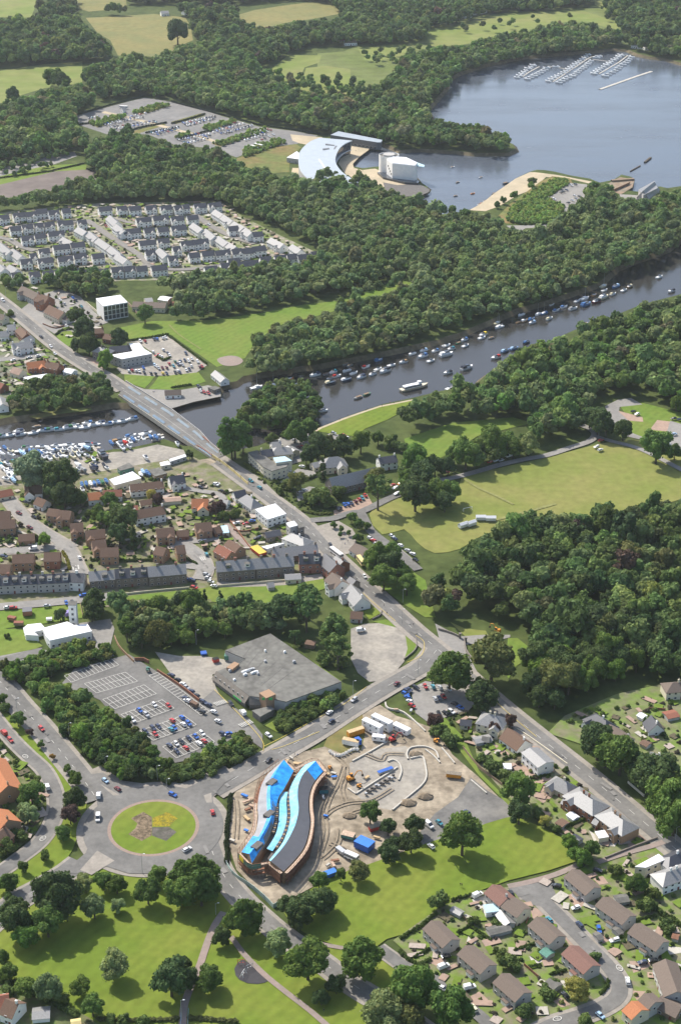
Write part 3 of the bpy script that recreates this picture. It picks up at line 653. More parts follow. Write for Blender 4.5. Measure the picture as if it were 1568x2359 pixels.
# ------------------------------------------------------------ trees
def cube_sphere():
    V = {}; F = []
    def idx(p):
        k = tuple(round(q, 4) for q in p)
        if k not in V: V[k] = len(V)
        return V[k]
    for ax in range(3):
        for sg in (-1, 1):
            for i in range(2):
                for j in range(2):
                    q = []
                    for a, b in ((i, j), (i + 1, j), (i + 1, j + 1), (i, j + 1)):
                        p = [0, 0, 0]; p[ax] = sg; p[(ax + 1) % 3] = a - 1; p[(ax + 2) % 3] = b - 1
                        l = math.sqrt(sum(c * c for c in p)); q.append(idx([c / l for c in p]))
                    F.append(q if sg > 0 else q[::-1])
    return np.array(list(V.keys())), np.array(F)
CSV, CSF = cube_sphere()
def unit(n):
    d = rng.normal(size=(n, 3)); return d / np.linalg.norm(d, axis=1)[:, None]
def crown(nl, nleaf, leaf_s, rl=(.3, .48), sz=1.0, shape='round', core=.84):
    """leaf clumps through the crown's volume; unit radius, centre at the origin"""
    if shape == 'cone':
        h = rng.uniform(-1, 1, nl); h = np.sort(h); rad = (1 - h) / 2 * .75 + .06; th = rng.uniform(0, 6.283, nl)
        rr = rad * np.sqrt(rng.uniform(.15, 1, nl)); c = np.stack([rr * np.cos(th), rr * np.sin(th), h * sz], 1)
        lr = rng.uniform(.22, .34, nl) * (.45 + rad)
    else:
        d = unit(nl); d[:, 2] = np.where(d[:, 2] < -.55, -d[:, 2], d[:, 2]); k = rng.uniform(.30, .80, nl)[:, None]; k[rng.uniform(size=nl) < .12] = .92
        c = d * k * np.array([1, 1, sz]); lr = rng.uniform(rl[0], rl[1], nl)
        c[:2] *= .3; lr[:2] *= 1.35
    n = len(CSV); Vc = CSV[None] * (lr * core)[:, None, None]
    Vc = Vc * (1 + rng.normal(0, .10, (nl, n, 1))) + c[:, None]; Fc = CSF[None] + (np.arange(nl) * n)[:, None, None]
    tint_l = rng.uniform(.85, 1.15, nl)
    tc = np.repeat(tint_l, len(CSF))
    N = nl * nleaf; d = unit(N); d[:, 2] = np.where(d[:, 2] < -.4, -d[:, 2], d[:, 2])
    li = np.repeat(np.arange(nl), nleaf)
    P = c[li] + d * (lr[li] * rng.uniform(.82, 1.12, N))[:, None]
    nn = d + rng.normal(0, .55, (N, 3)); nn /= np.linalg.norm(nn, axis=1)[:, None]
    a = np.cross(nn, unit(N)); a /= np.linalg.norm(a, axis=1)[:, None]; b = np.cross(nn, a)
    s = (leaf_s * rng.uniform(.6, 1.35, N))[:, None]
    Q = np.stack([P - a * s - b * s * .6, P + a * s * .7 - b * s, P + a * s + b * s * .7, P - a * s * .6 + b * s], 1)
    V = np.concatenate([Vc.reshape(-1, 3), Q.reshape(-1, 3)])
    F = np.concatenate([Fc.reshape(-1, 4), np.arange(4 * N).reshape(-1, 4) + nl * n])
    T = np.concatenate([tc, tint_l[li] * rng.uniform(.82, 1.18, N)])
    return V, F, T
def quadmesh(name, V, F, col, m):
    me = bpy.data.meshes.new(name); me.vertices.add(len(V)); me.vertices.foreach_set('co', V.astype(np.float32).ravel())
    me.loops.add(F.size); me.loops.foreach_set('vertex_index', F.astype(np.int32).ravel())
    me.polygons.add(len(F)); me.polygons.foreach_set('loop_start', np.arange(0, F.size, 4, dtype=np.int32))
    me.update(calc_edges=True)
    at_ = me.attributes.new('tint', 'FLOAT_COLOR', 'FACE')
    c4 = np.ones((len(F), 4), np.float32); c4[:, :3] = col; at_.data.foreach_set('color', c4.ravel())
    me.materials.append(m)
    return me
def tint3(T):
    """brightness per clump with a slight shift between yellow and blue green"""
    h = rng.uniform(-.08, .08, len(T)); return np.stack([T * (1 + h), T, T * (1 - h)], 1)
HI = {}
def hi(kind, params, k):
    L = []
    for i in range(k):
        V, F, T = crown(**params); L.append(quadmesh('crown', V, F, tint3(T), leaf))
    HI[kind] = L
hi('round', dict(nl=44, nleaf=110, leaf_s=.06, rl=(.26, .42), sz=.95), 6)
hi('small', dict(nl=16, nleaf=60, leaf_s=.105, rl=(.34, .5), sz=1.0), 4)
hi('tall', dict(nl=38, nleaf=95, leaf_s=.058, rl=(.24, .38), sz=1.35), 3)
hi('wispy', dict(nl=46, nleaf=40, leaf_s=.075, rl=(.14, .26), sz=1.25, core=.6), 3)
hi('cone', dict(nl=44, nleaf=46, leaf_s=.055, sz=1.9, shape='cone'), 2)
hi('shrub', dict(nl=13, nleaf=60, leaf_s=.10, rl=(.34, .5), sz=.7), 4)
TRUNK = {}
def trunk_mesh(kind):
    if kind in TRUNK: return TRUNK[kind]
    b = MB(); k = {'tall': 1.5, 'cone': 2.0, 'wispy': 1.5}.get(kind, 1.2)
    b.tube((0, 0, -.05), (0, 0, k * .6), .085, .06, 7); b.tube((0, 0, k * .6), (.05, .03, k * 1.15), .06, .025, 6)
    for i in range(5):
        w = i * 1.3 + .4; z = k * (.45 + .09 * i)
        b.tube((0, 0, z), (math.cos(w) * .5, math.sin(w) * .5, z + .38), .035, .012, 5)
    TRUNK[kind] = b.mesh('trunk', BARK); return TRUNK[kind]
COLS = {k: (v[0] * 1.95, v[1] * 2.0, v[2] * 1.8) for k, v in {'b': (.060, .092, .022), 'd': (.040, .060, .022), 'l': (.115, .14, .06), 'g': (.075, .125, .024), 'u': (.19, .17, .045),
        'p': (.055, .034, .032), 'o': (.2, .115, .03), 's': (.062, .085, .026), 'v': (.12, .145, .085), 'w': (.068, .105, .035), 'c': (.036, .055, .022), 'y': (.055, .085, .022), 't': (.075, .08, .026), 'k': (.05, .085, .02)}.items()}
DESC = {'b': 'mid green broadleaf', 'd': 'dark green broadleaf', 'l': 'pale silvery green', 'g': 'bright green', 'u': 'yellow leaved', 'p': 'purple leaved', 'o': 'orange leaved',
        's': 'bushy green', 'v': 'grey green willow', 'w': 'wispy light green', 'c': 'dark conical evergreen', 'y': 'slim young green', 't': 'olive brown', 'k': 'dense glossy green'}
NTREE = [0]; SITES = []
def tree_at(base, r, typ, zone, kind=None, group=None, hk=None):
    kind = kind or {'c': 'cone', 'w': 'wispy', 's': 'shrub', 'y': 'small'}.get(typ, 'round' if r > 2.2 else 'small')
    name = {'cone': 'conifer_tree', 'shrub': 'shrub'}.get(kind, 'broadleaf_tree')
    root = empty(name, base, rnd(0, 6.28)); NTREE[0] += 1
    szk = {'cone': 1.9, 'tall': 1.25, 'wispy': 1.2}.get(kind, 1.0)
    zc = {'cone': 2.0, 'shrub': .62, 'tall': 1.65, 'wispy': 1.75}.get(kind, 1.28) if hk is None else hk
    me = random.choice(HI[kind]); c = link('crown', me, root, (0, 0, r * zc)); q = rnd(.9, 1.1)
    c.scale = (r * rnd(.92, 1.1), r * rnd(.86, 1.06), r * q); c.rotation_euler = (rnd(-.08, .08), rnd(-.08, .08), 0)
    col = COLS[typ]; f = rnd(.85, 1.18); h = rnd(-.08, .08)
    c.color = (col[0] * f * (1 + h), col[1] * f, col[2] * f * (1 - h), 1)
    t = link('trunk', trunk_mesh(kind), root); t.scale = (r, r, r * zc / 1.25)
    cat = 'shrub' if kind == 'shrub' else 'tree'
    size = 'large' if r > 6.2 else 'small' if r < 3 else 'medium'
    reg(root, (size + ' ' if size != 'medium' else '') + f'{DESC[typ]} ' + cat, zone, cat, group, r * zc)
    SITES.append((base.x, base.y, r))
    return root
def trees(F, zone, s, group=None):
    for q in s.split():
        a = q.split(','); x, y, rp = float(a[0]), float(a[1]), float(a[2]); typ = a[3] if len(a) > 3 else 'b'
        r = rp * mpp(F, y) * (1.15 if F in 'RSTPQNO' else 1.1); kind = None
        if len(a) > 4: kind = a[4]
        zc = {'c': 2.0, 's': .62, 'w': 1.75}.get(typ, 1.28)
        if kind == 'tall': zc = 1.65
        if typ == 'c': r *= .62
        p = at(F, x, y, r * zc); base = Vector((p.x, p.y, 0))
        if FR[F] is None: pass
        tree_at(base, r, typ, zone, kind, group)
trees('R', 'on the roundabout lawn', '385,330,130,d 575,240,58,l 720,215,56 815,245,56 655,400,72,l 825,390,44,l 120,470,105,d 330,500,95 180,610,68,g 1100,180,58 1030,290,78 1280,170,85 1400,150,95 1250,290,85 1400,270,105 795,805,82,l 1190,900,110,d 1265,790,56,d 1310,900,66,d 560,950,58 645,1090,68 20,750,42 60,860,58 330,975,80,l 180,960,66 60,975,50,s 430,1060,50,s 860,1190,45,s 1000,1195,45,s 780,1190,40,s')
trees('R', 'by the south road', '160,120,36,y 320,40,34,y 50,225,56 60,320,28,y')
trees('S', 'along the path by the play area', '60,900,74 155,605,55,d 545,645,78,l 845,1030,48,d 950,940,58,d')
trees('S', 'beside the south east road', '300,475,102 750,765,125 1140,745,118,k 1280,1140,128,l 1490,975,125,k 640,410,80,d 760,380,85,d 860,360,78,d 700,470,70,d 830,215,58 980,165,36,b,tall 1100,150,60,t')
trees('T', 'at the bottom edge', '80,930,118,k 290,1025,105,k 50,1090,80,t')
trees('T', 'in the bottom right estate', '220,440,52,s 990,920,58,u 820,940,45,s 600,765,50,s 410,540,34,s 1410,390,42,s 1030,1095,40,s 690,1045,48,s 1320,330,46 560,720,40,s 640,800,35,s 1090,740,30,s 1200,255,40,s 1370,450,50,s 1480,560,45,s 860,880,28,s 540,560,30,s')
trees('P', 'by the building site', '1185,960,66 1310,1060,52,d 1350,1180,50,d 1470,1160,72,d 1315,1250,58,d 1500,1050,58,d')
trees('Q', 'at the lawn\'s top edge', '230,830,105 575,690,64,d 580,550,82')
trees('Q', 'in the villa gardens', '415,410,54,s 500,470,44,s 690,700,40,s 735,740,30,u 1020,920,46,k 80,190,46,s 150,240,50,s 60,130,40,p 430,170,34,p 520,130,34,p 930,950,45,g 880,880,42,g 975,975,42,g 800,790,30,s 340,360,34,s 860,430,22,s')
trees('Q', 'beside the villa road', '1060,250,95,d 1200,330,105 1420,460,118,d 1480,600,105 1530,720,98 1340,420,80,d 1110,310,85 1560,560,90')
trees('N', 'at the road junction', '150,590,100 410,505,115,t 340,740,76,d 345,690,50,d')
trees('M', 'opposite the shops', '1240,140,85 1330,120,70,b 1280,280,80 1400,250,70 1440,330,62 1330,200,90,d')
trees('M', 'beside the gravel yard', '740,500,95,w 760,430,85,w 940,640,105,w 960,770,90,w 850,840,58,s 880,700,60,w 990,880,50,s 660,680,40,w 700,740,30,s')
trees('M', 'in the back gardens', '30,440,70,c 150,460,70,c 100,560,45,c 570,500,100,d 340,480,48,d 700,420,60,g')
trees('L', 'near the fire station', '650,440,66,d 420,540,40,d 60,690,24,s 640,530,50,d 660,500,60,d')
trees('J', 'by the bridge', '240,250,95,k,tall 220,300,80,k 300,300,60,k 660,225,60 760,190,56 500,260,38,s 600,240,35,s 700,250,45')
trees('J', 'around the cream hotel', '855,480,60,c 820,320,75,d 870,350,55,d 770,370,55,d 895,300,45,t 680,570,60,t 620,590,45,s 740,400,40,d 140,750,42,p 240,800,40,s 170,810,40,s 560,640,30,s')
trees('J', 'beside the church hall', '1000,320,68,d 1120,290,66 1240,265,40 1330,300,56,s 1410,330,48,s 1530,340,30,s 1500,410,85,g 1240,620,85,w 1220,540,60,t 830,680,80,s 910,720,46,s 1420,500,58,s 770,680,50,s 960,650,50,s')
trees('J', 'at the park entrance', '1500,650,100,d 1540,520,85,d 1440,560,60 1055,820,35,y 1110,860,32,y 1160,880,26,y 1090,960,24,y 1120,960,22,y 930,870,20,y 985,900,20,y 1035,930,18,y 975,940,18,y')
trees('K', 'along the park track', '400,250,85 500,255,56 250,330,76 330,300,58 640,270,58,l 450,310,46 540,300,46 180,330,50 60,400,50,d 140,410,46,d')
trees('K', 'by the picnic car park', '1060,130,66,d 1110,160,50,d 1215,180,54,d 1420,285,82 1530,320,40 1010,100,60,d 1540,20,40')
trees('K', 'at the field corner', '150,560,60 60,560,66 120,620,55,d')
trees('I', 'by the boatyard', '220,490,108,v 330,520,76,d 430,550,104,d 450,670,80,d 380,620,70,d 560,690,40')
trees('I', 'in the riverside housing', '760,690,45 800,750,35 740,830,50 860,830,92,d 930,950,70,c 830,930,66,d 690,790,48 310,975,42,g 1320,380,26,d 1100,690,36,p 1500,760,44,p 900,760,40,s 620,800,30,s 200,960,30,s 60,990,25,s 1060,660,34,u')
trees('F', 'across the bridge', '540,285,58,d 590,380,72,d 540,490,40,d 620,480,60,d 830,440,58,d 740,580,50,g 1010,270,52 75,270,28,s 660,500,40,d 720,630,30,g')
trees('O', 'on the crescent verge', '125,310,44 205,400,24,p 285,485,24,y 370,572,20,o 470,655,30,y 500,690,24,y 530,730,40 525,865,66,d 490,975,58,p 440,1105,48 15,170,34 30,235,40,s')
trees('O', 'in the crescent gardens', '220,825,74 265,745,34,s 190,965,62,l 150,1130,48,s 60,1200,56,s 225,710,20,s 90,1120,45,s 15,1230,40,s 10,500,26,s 120,640,16,s')
trees('Z', 'in the wood below the terrace', '440,1395,26 360,1400,24')

# woods: trunks scattered through outlines; the nearest stand as single trees, the rest as one mass per wood
LO = [crown(nl=11, nleaf=24, leaf_s=.185, rl=(.34, .5), sz=1.05, core=.9) for _ in range(10)]
MID = [crown(nl=18, nleaf=42, leaf_s=.115, rl=(.28, .44), sz=1.05, core=.88) for _ in range(8)]
def inside(P, x, y):
    c = False; n = len(P); j = n - 1
    for i in range(n):
        if (P[i][1] > y) != (P[j][1] > y) and x < (P[j][0] - P[i][0]) * (y - P[i][1]) / (P[j][1] - P[i][1]) + P[i][0]: c = not c
        j = i
    return c
def scatter(P, d):
    x0, x1 = min(p[0] for p in P), max(p[0] for p in P); y0, y1 = min(p[1] for p in P), max(p[1] for p in P)
    out = []; j = 0; y = y0
    while y < y1:
        x = x0 + (d / 2 if j % 2 else 0)
        while x < x1:
            a, b = x + rnd(-.36, .36) * d, y + rnd(-.36, .36) * d
            if inside(P, a, b): out.append((a, b))
            x += d
        y += d * .87; j += 1
    return out
WOODC = {'mix': [((.062, .088, .026), 5), ((.046, .068, .024), 4), ((.082, .11, .034), 3), ((.075, .088, .034), 3), ((.095, .12, .045), 1.5), ((.055, .09, .02), 2), ((.11, .125, .05), 1.5), ((.09, .08, .04), .6)],
         'pale': [((.085, .105, .04), 5), ((.07, .09, .034), 4), ((.098, .115, .05), 3), ((.055, .082, .026), 2), ((.1, .1, .045), 1)],
         'dark': [((.048, .068, .022), 5), ((.04, .058, .022), 4), ((.062, .085, .026), 4), ((.08, .1, .035), 2), ((.056, .06, .024), 1), ((.095, .115, .035), 1), ((.06, .035, .03), .25)],
         'shrub': [((.07, .1, .025), 4), ((.055, .08, .025), 4), ((.09, .12, .03), 2), ((.1, .1, .03), 1)],
         'scrub': [((.13, .17, .045), 4), ((.1, .14, .04), 4), ((.15, .16, .05), 2)]}
def wood(zone, F, s, pal='mix', d=8.5, r=(4.2, 6.6), zm=9.0, hk=1.5, single=0, lod=LO, name='woodland', label=None, holes=(), clear=True):
    P = pts(F, s, zm) if isinstance(s, str) else s
    strict = isinstance(s, str) and FR[F][2] >= 1400 and r[0] >= 3.8 and clear
    if strict:
        PX = [pxy(F, *[float(v) for v in q.split(',')]) for q in s.split()]; P = P + [Vector((p.x, p.y - 25, 0)) for p in P]
        x0_, x1_ = min(p.x for p in P), max(p.x for p in P); y0_, y1_ = min(p.y for p in P), max(p.y for p in P)
        S = scatter([(x0_, y0_), (x1_, y0_), (x1_, y1_), (x0_, y1_)], d); hh = (r[0] + r[1]) / 2 * (hk + 1)
        S = [q for q in S if inside(PX, *proj((q[0], q[1], hh * .9))) and inside(PX, *proj((q[0], q[1], hh * .1)))]
    else: S = scatter(P, d)
    S.sort(key=lambda p: -p[1]); items = []
    cols = [(c[0] * 2.15, c[1] * 2.35, c[2] * 2.2) for c, w in WOODC[pal]]; ws = [w for c, w in WOODC[pal]]
    for x, y in S:
        if any(inside(h, x, y) for h in holes): continue
        rr = rnd(*r)
        if clear and any(abs(x - a) < (c + rr) * .45 and abs(y - b) < (c + rr) * .45 for a, b, c in SITES): continue
        if rnd(0, 1) < .04: continue
        items.append((x, y, rr * (1.3 if rnd(0, 1) < .06 else 1)))
    near = sorted(items, key=lambda p: p[1])[:single]; far = [p for p in items if p not in set(near)]
    for x, y, rr in near:
        c = random.choices(cols, ws)[0]; typ = random.choices('bdlgtk', [5, 5, 1.2, 2, 1.5, 2])[0]
        kd = 'shrub' if r[1] < 3.4 else random.choice(['round', 'round', 'round', 'tall'])
        o = tree_at(Vector((x, y, 0)), rr, 's' if kd == 'shrub' else typ, zone, kd, 'trees ' + zone)
    if not far: return
    Vs, Fs, Cs = [], [], []; n = 0
    for x, y, rr in far:
        V, F_, T = random.choice(lod); w = rnd(0, 6.28); co, si = math.cos(w), math.sin(w)
        q = rnd(.88, 1.22); zc = rr * hk * rnd(.78, 1.25); vx = V * rr
        Vs.append(np.stack([vx[:, 0] * co - vx[:, 1] * si + x, vx[:, 0] * si + vx[:, 1] * co + y, vx[:, 2] * q + zc], 1))
        Fs.append(F_ + n); n += len(V)
        c = np.array(random.choices(cols, ws)[0]) * rnd(.72, 1.28); c = c * np.array([1 + rnd(-.12, .16), 1, 1 + rnd(-.15, .15)])
        Cs.append(T[:, None] * c[None])
    me = quadmesh(name, np.concatenate(Vs), np.concatenate(Fs), np.concatenate(Cs), leaf)
    stuff(link(name, me), label or 'dense green broadleaf trees ' + zone, 'wood')
wood('in the park wood', 'Z', '1065,1250 1110,1220 1180,1212 1280,1170 1330,1180 1430,1172 1568,1142 1900,1120 1900,1500 1490,1530 1400,1575 1290,1632 1230,1632 1190,1590 1180,1545 1225,1490 1190,1440 1110,1420 1060,1425 1000,1420 962,1380 965,1345 1000,1320 1070,1300', 'dark', 9.0, (4.8, 7.6), 8, 1.5, 24, MID)
wood('below the terrace', 'Z', '255,1392 330,1378 420,1370 480,1392 600,1382 700,1378 745,1400 745,1440 700,1452 600,1462 510,1470 400,1500 300,1488 265,1440', 'pale', 7.5, (3.8, 5.6), 6, 1.5, 12, MID)
wood('beside the west road', 'O', '215,60 400,65 520,120 640,215 720,255 800,300 890,355 965,425 990,510 1100,615 1050,740 860,740 720,640 580,540 450,430 345,270 240,130', 'shrub', 4.6, (2.2, 3.9), 2, .9, 45, MID)
wood('above the roundabout', 'O', '1060,640 1280,610 1400,560 1568,510 1600,540 1568,640 1400,715 1200,745 1040,745', 'shrub', 4.2, (2.2, 3.3), 2, .8, 16, MID)
wood('below the supermarket bays', 'P', '-40,560 110,500 240,440 340,410 385,480 360,550 250,600 0,700 -40,700', 'shrub', 4.0, (2.2, 3.2), 2, .8, 12, MID)
wood('in front of the supermarket', 'P', '515,300 600,230 720,170 860,100 950,85 1005,120 985,180 850,250 700,330 570,400 530,380', 'shrub', 3.6, (2.0, 3.0), 2, .8, 22, MID)
wood('in front of the fire station', 'L', '30,880 200,860 300,800 450,770 700,745 790,780 770,830 600,880 400,930 280,1000 130,1000 30,960', 'shrub', 4.2, (2.1, 3.4), 2, .8, 18, MID)
wood('on the river island', 'G', '90,950 180,850 300,780 420,740 540,750 660,820 680,900 640,980 500,1020 300,1040 130,1010', 'mix', 6.0, (2.8, 4.6), 6, 1.3, 4, MID, clear=False)
wood('on the far bank beside the bridge', 'F', '60,920 130,810 250,770 350,720 480,740 600,730 720,740 770,790 770,860 700,880 400,920 200,940', 'mix', 7.0, (3.5, 5.2), 5, 1.4, 0, MID)
wood('by the villas on the right', 'N', '1500,240 1568,200 1640,200 1640,620 1500,600 1420,580 1400,520', 'dark', 9, (4.5, 6.5), 7, 1.5, 0, MID)
BANKR = 'Z', '1098,872 1160,838 1225,790 1300,782 1400,742 1470,705 1568,685 1950,600 1950,950 1568,945 1500,925 1462,905 1400,905 1362,918 1388,970 1386,996 1340,998 1232,1025 1215,1002 1240,975 1180,958 1040,968 935,1000 893,996 873,988 930,942 1010,908 1086,897'
wood('on the near bank of the river', *BANKR, 'mix', 9.0, (4.4, 6.9), 8, 1.5, 0, LO)
wood('along the track beside the park', 'Z', '1040,1052 1112,1012 1200,1002 1238,1020 1205,1045 1130,1080 1065,1092 1042,1075', 'mix', 8.0, (3.8, 5.4), 6, 1.4, 0, MID)
FOREST = 'Z', '-350,480 0,455 60,448 200,410 300,425 430,408 560,402 660,412 740,402 830,412 900,437 960,472 1010,472 1090,492 1150,503 1180,532 1230,532 1300,502 1330,472 1380,442 1450,462 1568,452 1900,430 1900,470 1568,572 1490,605 1400,640 1320,672 1260,695 1120,735 1000,772 900,802 800,832 700,852 600,872 558,862 565,822 595,775 655,742 775,712 790,700 950,655 940,636 850,662 770,680 650,702 520,728 385,738 365,716 440,690 300,655 160,660 200,642 400,640 560,612 740,592 738,572 640,525 500,466 380,464 230,466 120,476 0,486 -350,515'
wood('between the river and the loch', *FOREST, 'pale', 8.2, (3.9, 6.2), 10, 1.6, 0, LO)
wood('below the white estate', 'F', '270,25 420,5 640,-20 790,20 760,110 640,120 520,110 400,60', 'mix', 7.5, (3.6, 5.4), 6, 1.4, 0, LO)
wood('at the estate edge', 'C', '0,640 120,640 200,668 120,690 0,690', 'mix', 7.5, (3, 4.5), 4, 1.3, 0, LO)
wood('around the far visitor car park', 'A', '395,620 470,612 560,592 650,612 790,652 930,662 1060,710 1080,742 1200,778 1300,792 1400,802 1568,812 1568,890 -150,890 0,882 250,850 510,805 400,765 385,690', 'mix', 8.5, (4.2, 6.4), 9, 1.6, 0, LO)
wood('left of the visitor car park', 'A', '-200,470 0,470 200,410 360,372 450,452 640,432 490,470 335,515 355,570 410,600 400,690 330,680 230,690 0,735 -200,770', 'mix', 9, (4.5, 7), 10, 1.6, 0, LO)
wood('behind the visitor car park', 'A', '370,330 430,290 530,260 700,255 830,205 900,172 1040,190 1180,320 1330,412 1450,442 1568,442 1700,470 1700,600 1420,598 1200,550 1000,508 800,448 640,425 450,450 370,372', 'mix', 9, (4.5, 7), 10, 1.6, 0, LO)
wood('on the upper left hillside', 'A', '-200,85 140,88 330,62 380,112 440,165 518,225 500,262 420,278 200,288 0,300 -200,310', 'dark', 9.5, (5, 8), 10, 1.6, 0, LO)
wood('between the upper fields', 'A', '140,72 200,5 340,-30 345,40 480,20 700,32 850,22 1040,22 1250,12 1040,52 1060,85 1170,132 1400,95 1568,72 1700,72 1700,200 1400,205 1300,240 1180,300 1000,255 870,180 862,112 830,72 700,58 500,68 370,62 200,92', 'dark', 9.5, (4.8, 7.4), 10, 1.6, 0, LO)
wood('along the top of the view', 'A', '560,-60 1568,-60 1568,-10 1490,0 1250,5 1040,20 850,15 700,20 570,20', 'dark', 10, (5, 7), 9, 1.6, 0, LO)
wood('above the golf course', 'B', '-100,0 0,20 60,80 120,210 250,200 420,190 425,130 560,115 700,66 800,56 1000,46 1100,38 1180,20 1180,-60 -100,-60', 'dark', 10, (4.8, 7.4), 9, 1.6, 0, LO)
wood('along the loch shore', 'B', '440,215 600,205 750,165 900,140 1000,110 1150,105 1290,150 1400,180 1568,160 1700,160 1700,270 1490,260 1420,240 1280,205 1200,225 1000,250 850,270 700,300 600,330 530,360 520,410 450,455 430,500 440,560 400,600 220,640 0,600 0,480 150,465 180,400 280,330 330,260', 'mix', 9, (4.4, 6.8), 10, 1.6, 0, LO)
wood('right of the golf course', 'B', '1290,145 1290,100 1210,60 1250,-60 1700,-60 1700,165 1400,180', 'dark', 10, (4.8, 7), 9, 1.6, 0, LO)
wood('on the wooded point in the loch', 'B', '220,640 300,560 430,520 520,545 640,560 700,590 790,610 830,655 800,690 650,680 560,670 300,660', 'mix', 8.5, (4.6, 7), 9, 1.5, 0, MID)
wood('on the spit by the beach', 'E', '350,370 430,330 500,290 560,260 620,210 660,160 690,160 640,230 560,290 460,350 400,380', 'mix', 14, (3, 4.5), 4, 1.2, 0, MID)
wood('beside the slipway', 'E', '980,240 1060,220 1160,290 1180,350 1100,420 1000,450 930,440 920,400 980,340', 'mix', 9, (4, 6), 7, 1.4, 0, MID)
wood('right of the slipway', 'E', '1400,360 1430,290 1568,270 1700,260 1700,400 1420,400', 'mix', 9, (4, 6), 8, 1.5, 0, LO)
wood('on the spit', 'E', '470,440 500,360 600,280 700,220 770,180 860,185 860,205 720,300 830,350 815,430 700,462 560,462', 'scrub', 3.2, (1.4, 2.4), 1.5, .6, 0, LO, 'scrub', 'low bright green scrub covering the spit')
for i, s in enumerate(('400,548 500,520 570,516 520,542 440,568', '592,502 690,472 745,462 760,474 640,508', '905,568 1040,535 1060,545 940,584', '785,612 840,592 870,597 800,620', '950,640 1190,570 1200,585 985,655', '1100,660 1250,620 1300,632 1180,672 1080,708')):
    wood('', 'A', s, 'scrub', 4.5, (1.6, 2.6), 1.5, .7, 0, LO, 'planting_bed_shrubs', 'low shrubs in ' + ['a left', 'an upper', 'a right', 'a middle', 'a lower right', 'the lowest'][i] + ' strip of the visitor car park')
wood('', 'A', '0,735 230,688 330,675 330,690 240,705 90,745 0,765', 'mix', 7, (2.5, 3.4), 3, 1.2, 0, LO, 'tree_row', 'row of young trees along the grey overflow park')
wood('', 'A', '0,778 225,730 235,740 30,790', 'mix', 7, (2.2, 3.2), 3, 1.2, 0, LO, 'tree_row', 'second row of young trees by the overflow park')
wood('', 'B', '100,560 0,470 -200,380 -250,330 -150,330 0,350 150,370 200,420 150,500', 'mix', 17, (3.6, 6), 8, 1.5, 0, LO, 'scattered_trees', 'scattered trees across the left golf fairways', clear=False)
wood('', 'B', '450,150 700,90 1000,60 1280,60 1280,110 1000,90 700,140', 'dark', 38, (3.5, 5), 6, 1.4, 0, LO, 'scattered_trees', 'scattered dark trees on the long golf fairway', clear=False)
wood('', 'B', '120,230 300,210 420,200 330,270 200,290', 'mix', 20, (3.2, 5), 6, 1.4, 0, LO, 'scattered_trees', 'scattered trees on the golf course near the lodges', clear=False)
trees('A', 'alone in the dry field', '795,140,42,d 60,425,26,d 245,350,36 285,370,30,d')
# ------------------------------------------------------------ buildings
WCACHE = {}
def win_mesh(w, h):
    k = (round(w, 1), round(h, 1))
    if k not in WCACHE:
        b = MB(); f = .09
        b.box((0, 0, -h / 2), (w, .10, h), 0, 0)
        b.box((0, -.075, -h / 2 + f), (w - 2 * f, .06, h - 2 * f), 0, 1)
        WCACHE[k] = b.mesh('window', [FRAME, GLASS])
    return WCACHE[k]
def win(parent, x, y, z, rz, w=1.3, h=1.2):
    """a framed window whose outer face looks along -Y turned by rz"""
    return link('window', win_mesh(w, h), parent, (x, y, z), rz)
DCACHE = {}
def door(parent, x, y, z, rz, m=None):
    m = m or DOOR
    if m.name not in DCACHE:
        b = MB(); b.box((0, 0, 0), (1.0, .12, 2.05), 0, 0); b.box((.35, -.08, .95), (.08, .05, .12), 0, 1)
        DCACHE[m.name] = b.mesh('door', [m, STEEL])
    return link('door', DCACHE[m.name], parent, (x, y, z), rz)
CHC = {}
def chimney(parent, x, y, z, m, h=1.4, s=.9):
    k = (m.name, h, s)
    if k not in CHC:
        b = MB(); b.box((0, 0, -1.2), (s, s * .7, h + 1.2)); b.box((0, 0, h), (s + .15, s * .7 + .15, .12))
        b.tube((-s * .22, 0, h + .12), (-s * .22, 0, h + .5), .12); b.tube((s * .22, 0, h + .12), (s * .22, 0, h + .5), .12)
        CHC[k] = b.mesh('chimney', m)
    return link('chimney', CHC[k], parent, (x, y, z))
def gable_wall(b, L, W, he, hr, x0=None):
    l, w = L / 2, W / 2
    P = [(-l, -w, -.1), (l, -w, -.1), (l, w, -.1), (-l, w, -.1), (-l, -w, he), (l, -w, he), (l, w, he), (-l, w, he), (-l, 0, hr - .05), (l, 0, hr - .05)]
    n = len(b.v); b.v += P
    for f in ((0, 1, 5, 4), (2, 3, 7, 6), (1, 2, 6, 9, 5), (3, 0, 4, 8, 7)): b.f.append(tuple(n + i for i in f)); b.m.append(0)
    return b
def gable_roof(L, W, he, hr, ov=.4, th=.18):
    b = MB(); l = L / 2 + ov * .6; w = W / 2; sl = (hr - he) / w; we = w + ov; ze = he - sl * ov
    for s in (-1, 1):
        A = [(-l, s * we, ze), (l, s * we, ze), (l, 0, hr), (-l, 0, hr)]
        T = [(x, y, z + th) for x, y, z in A]
        if s > 0: A = A[::-1]; T = T[::-1]
        b.face(T); b.face(A[::-1])
        for i in range(4):
            j = (i + 1) % 4
            if abs(A[i][1]) < 1e-6 and abs(A[j][1]) < 1e-6: continue
            b.face((A[i], A[j], T[j], T[i]))
    return b
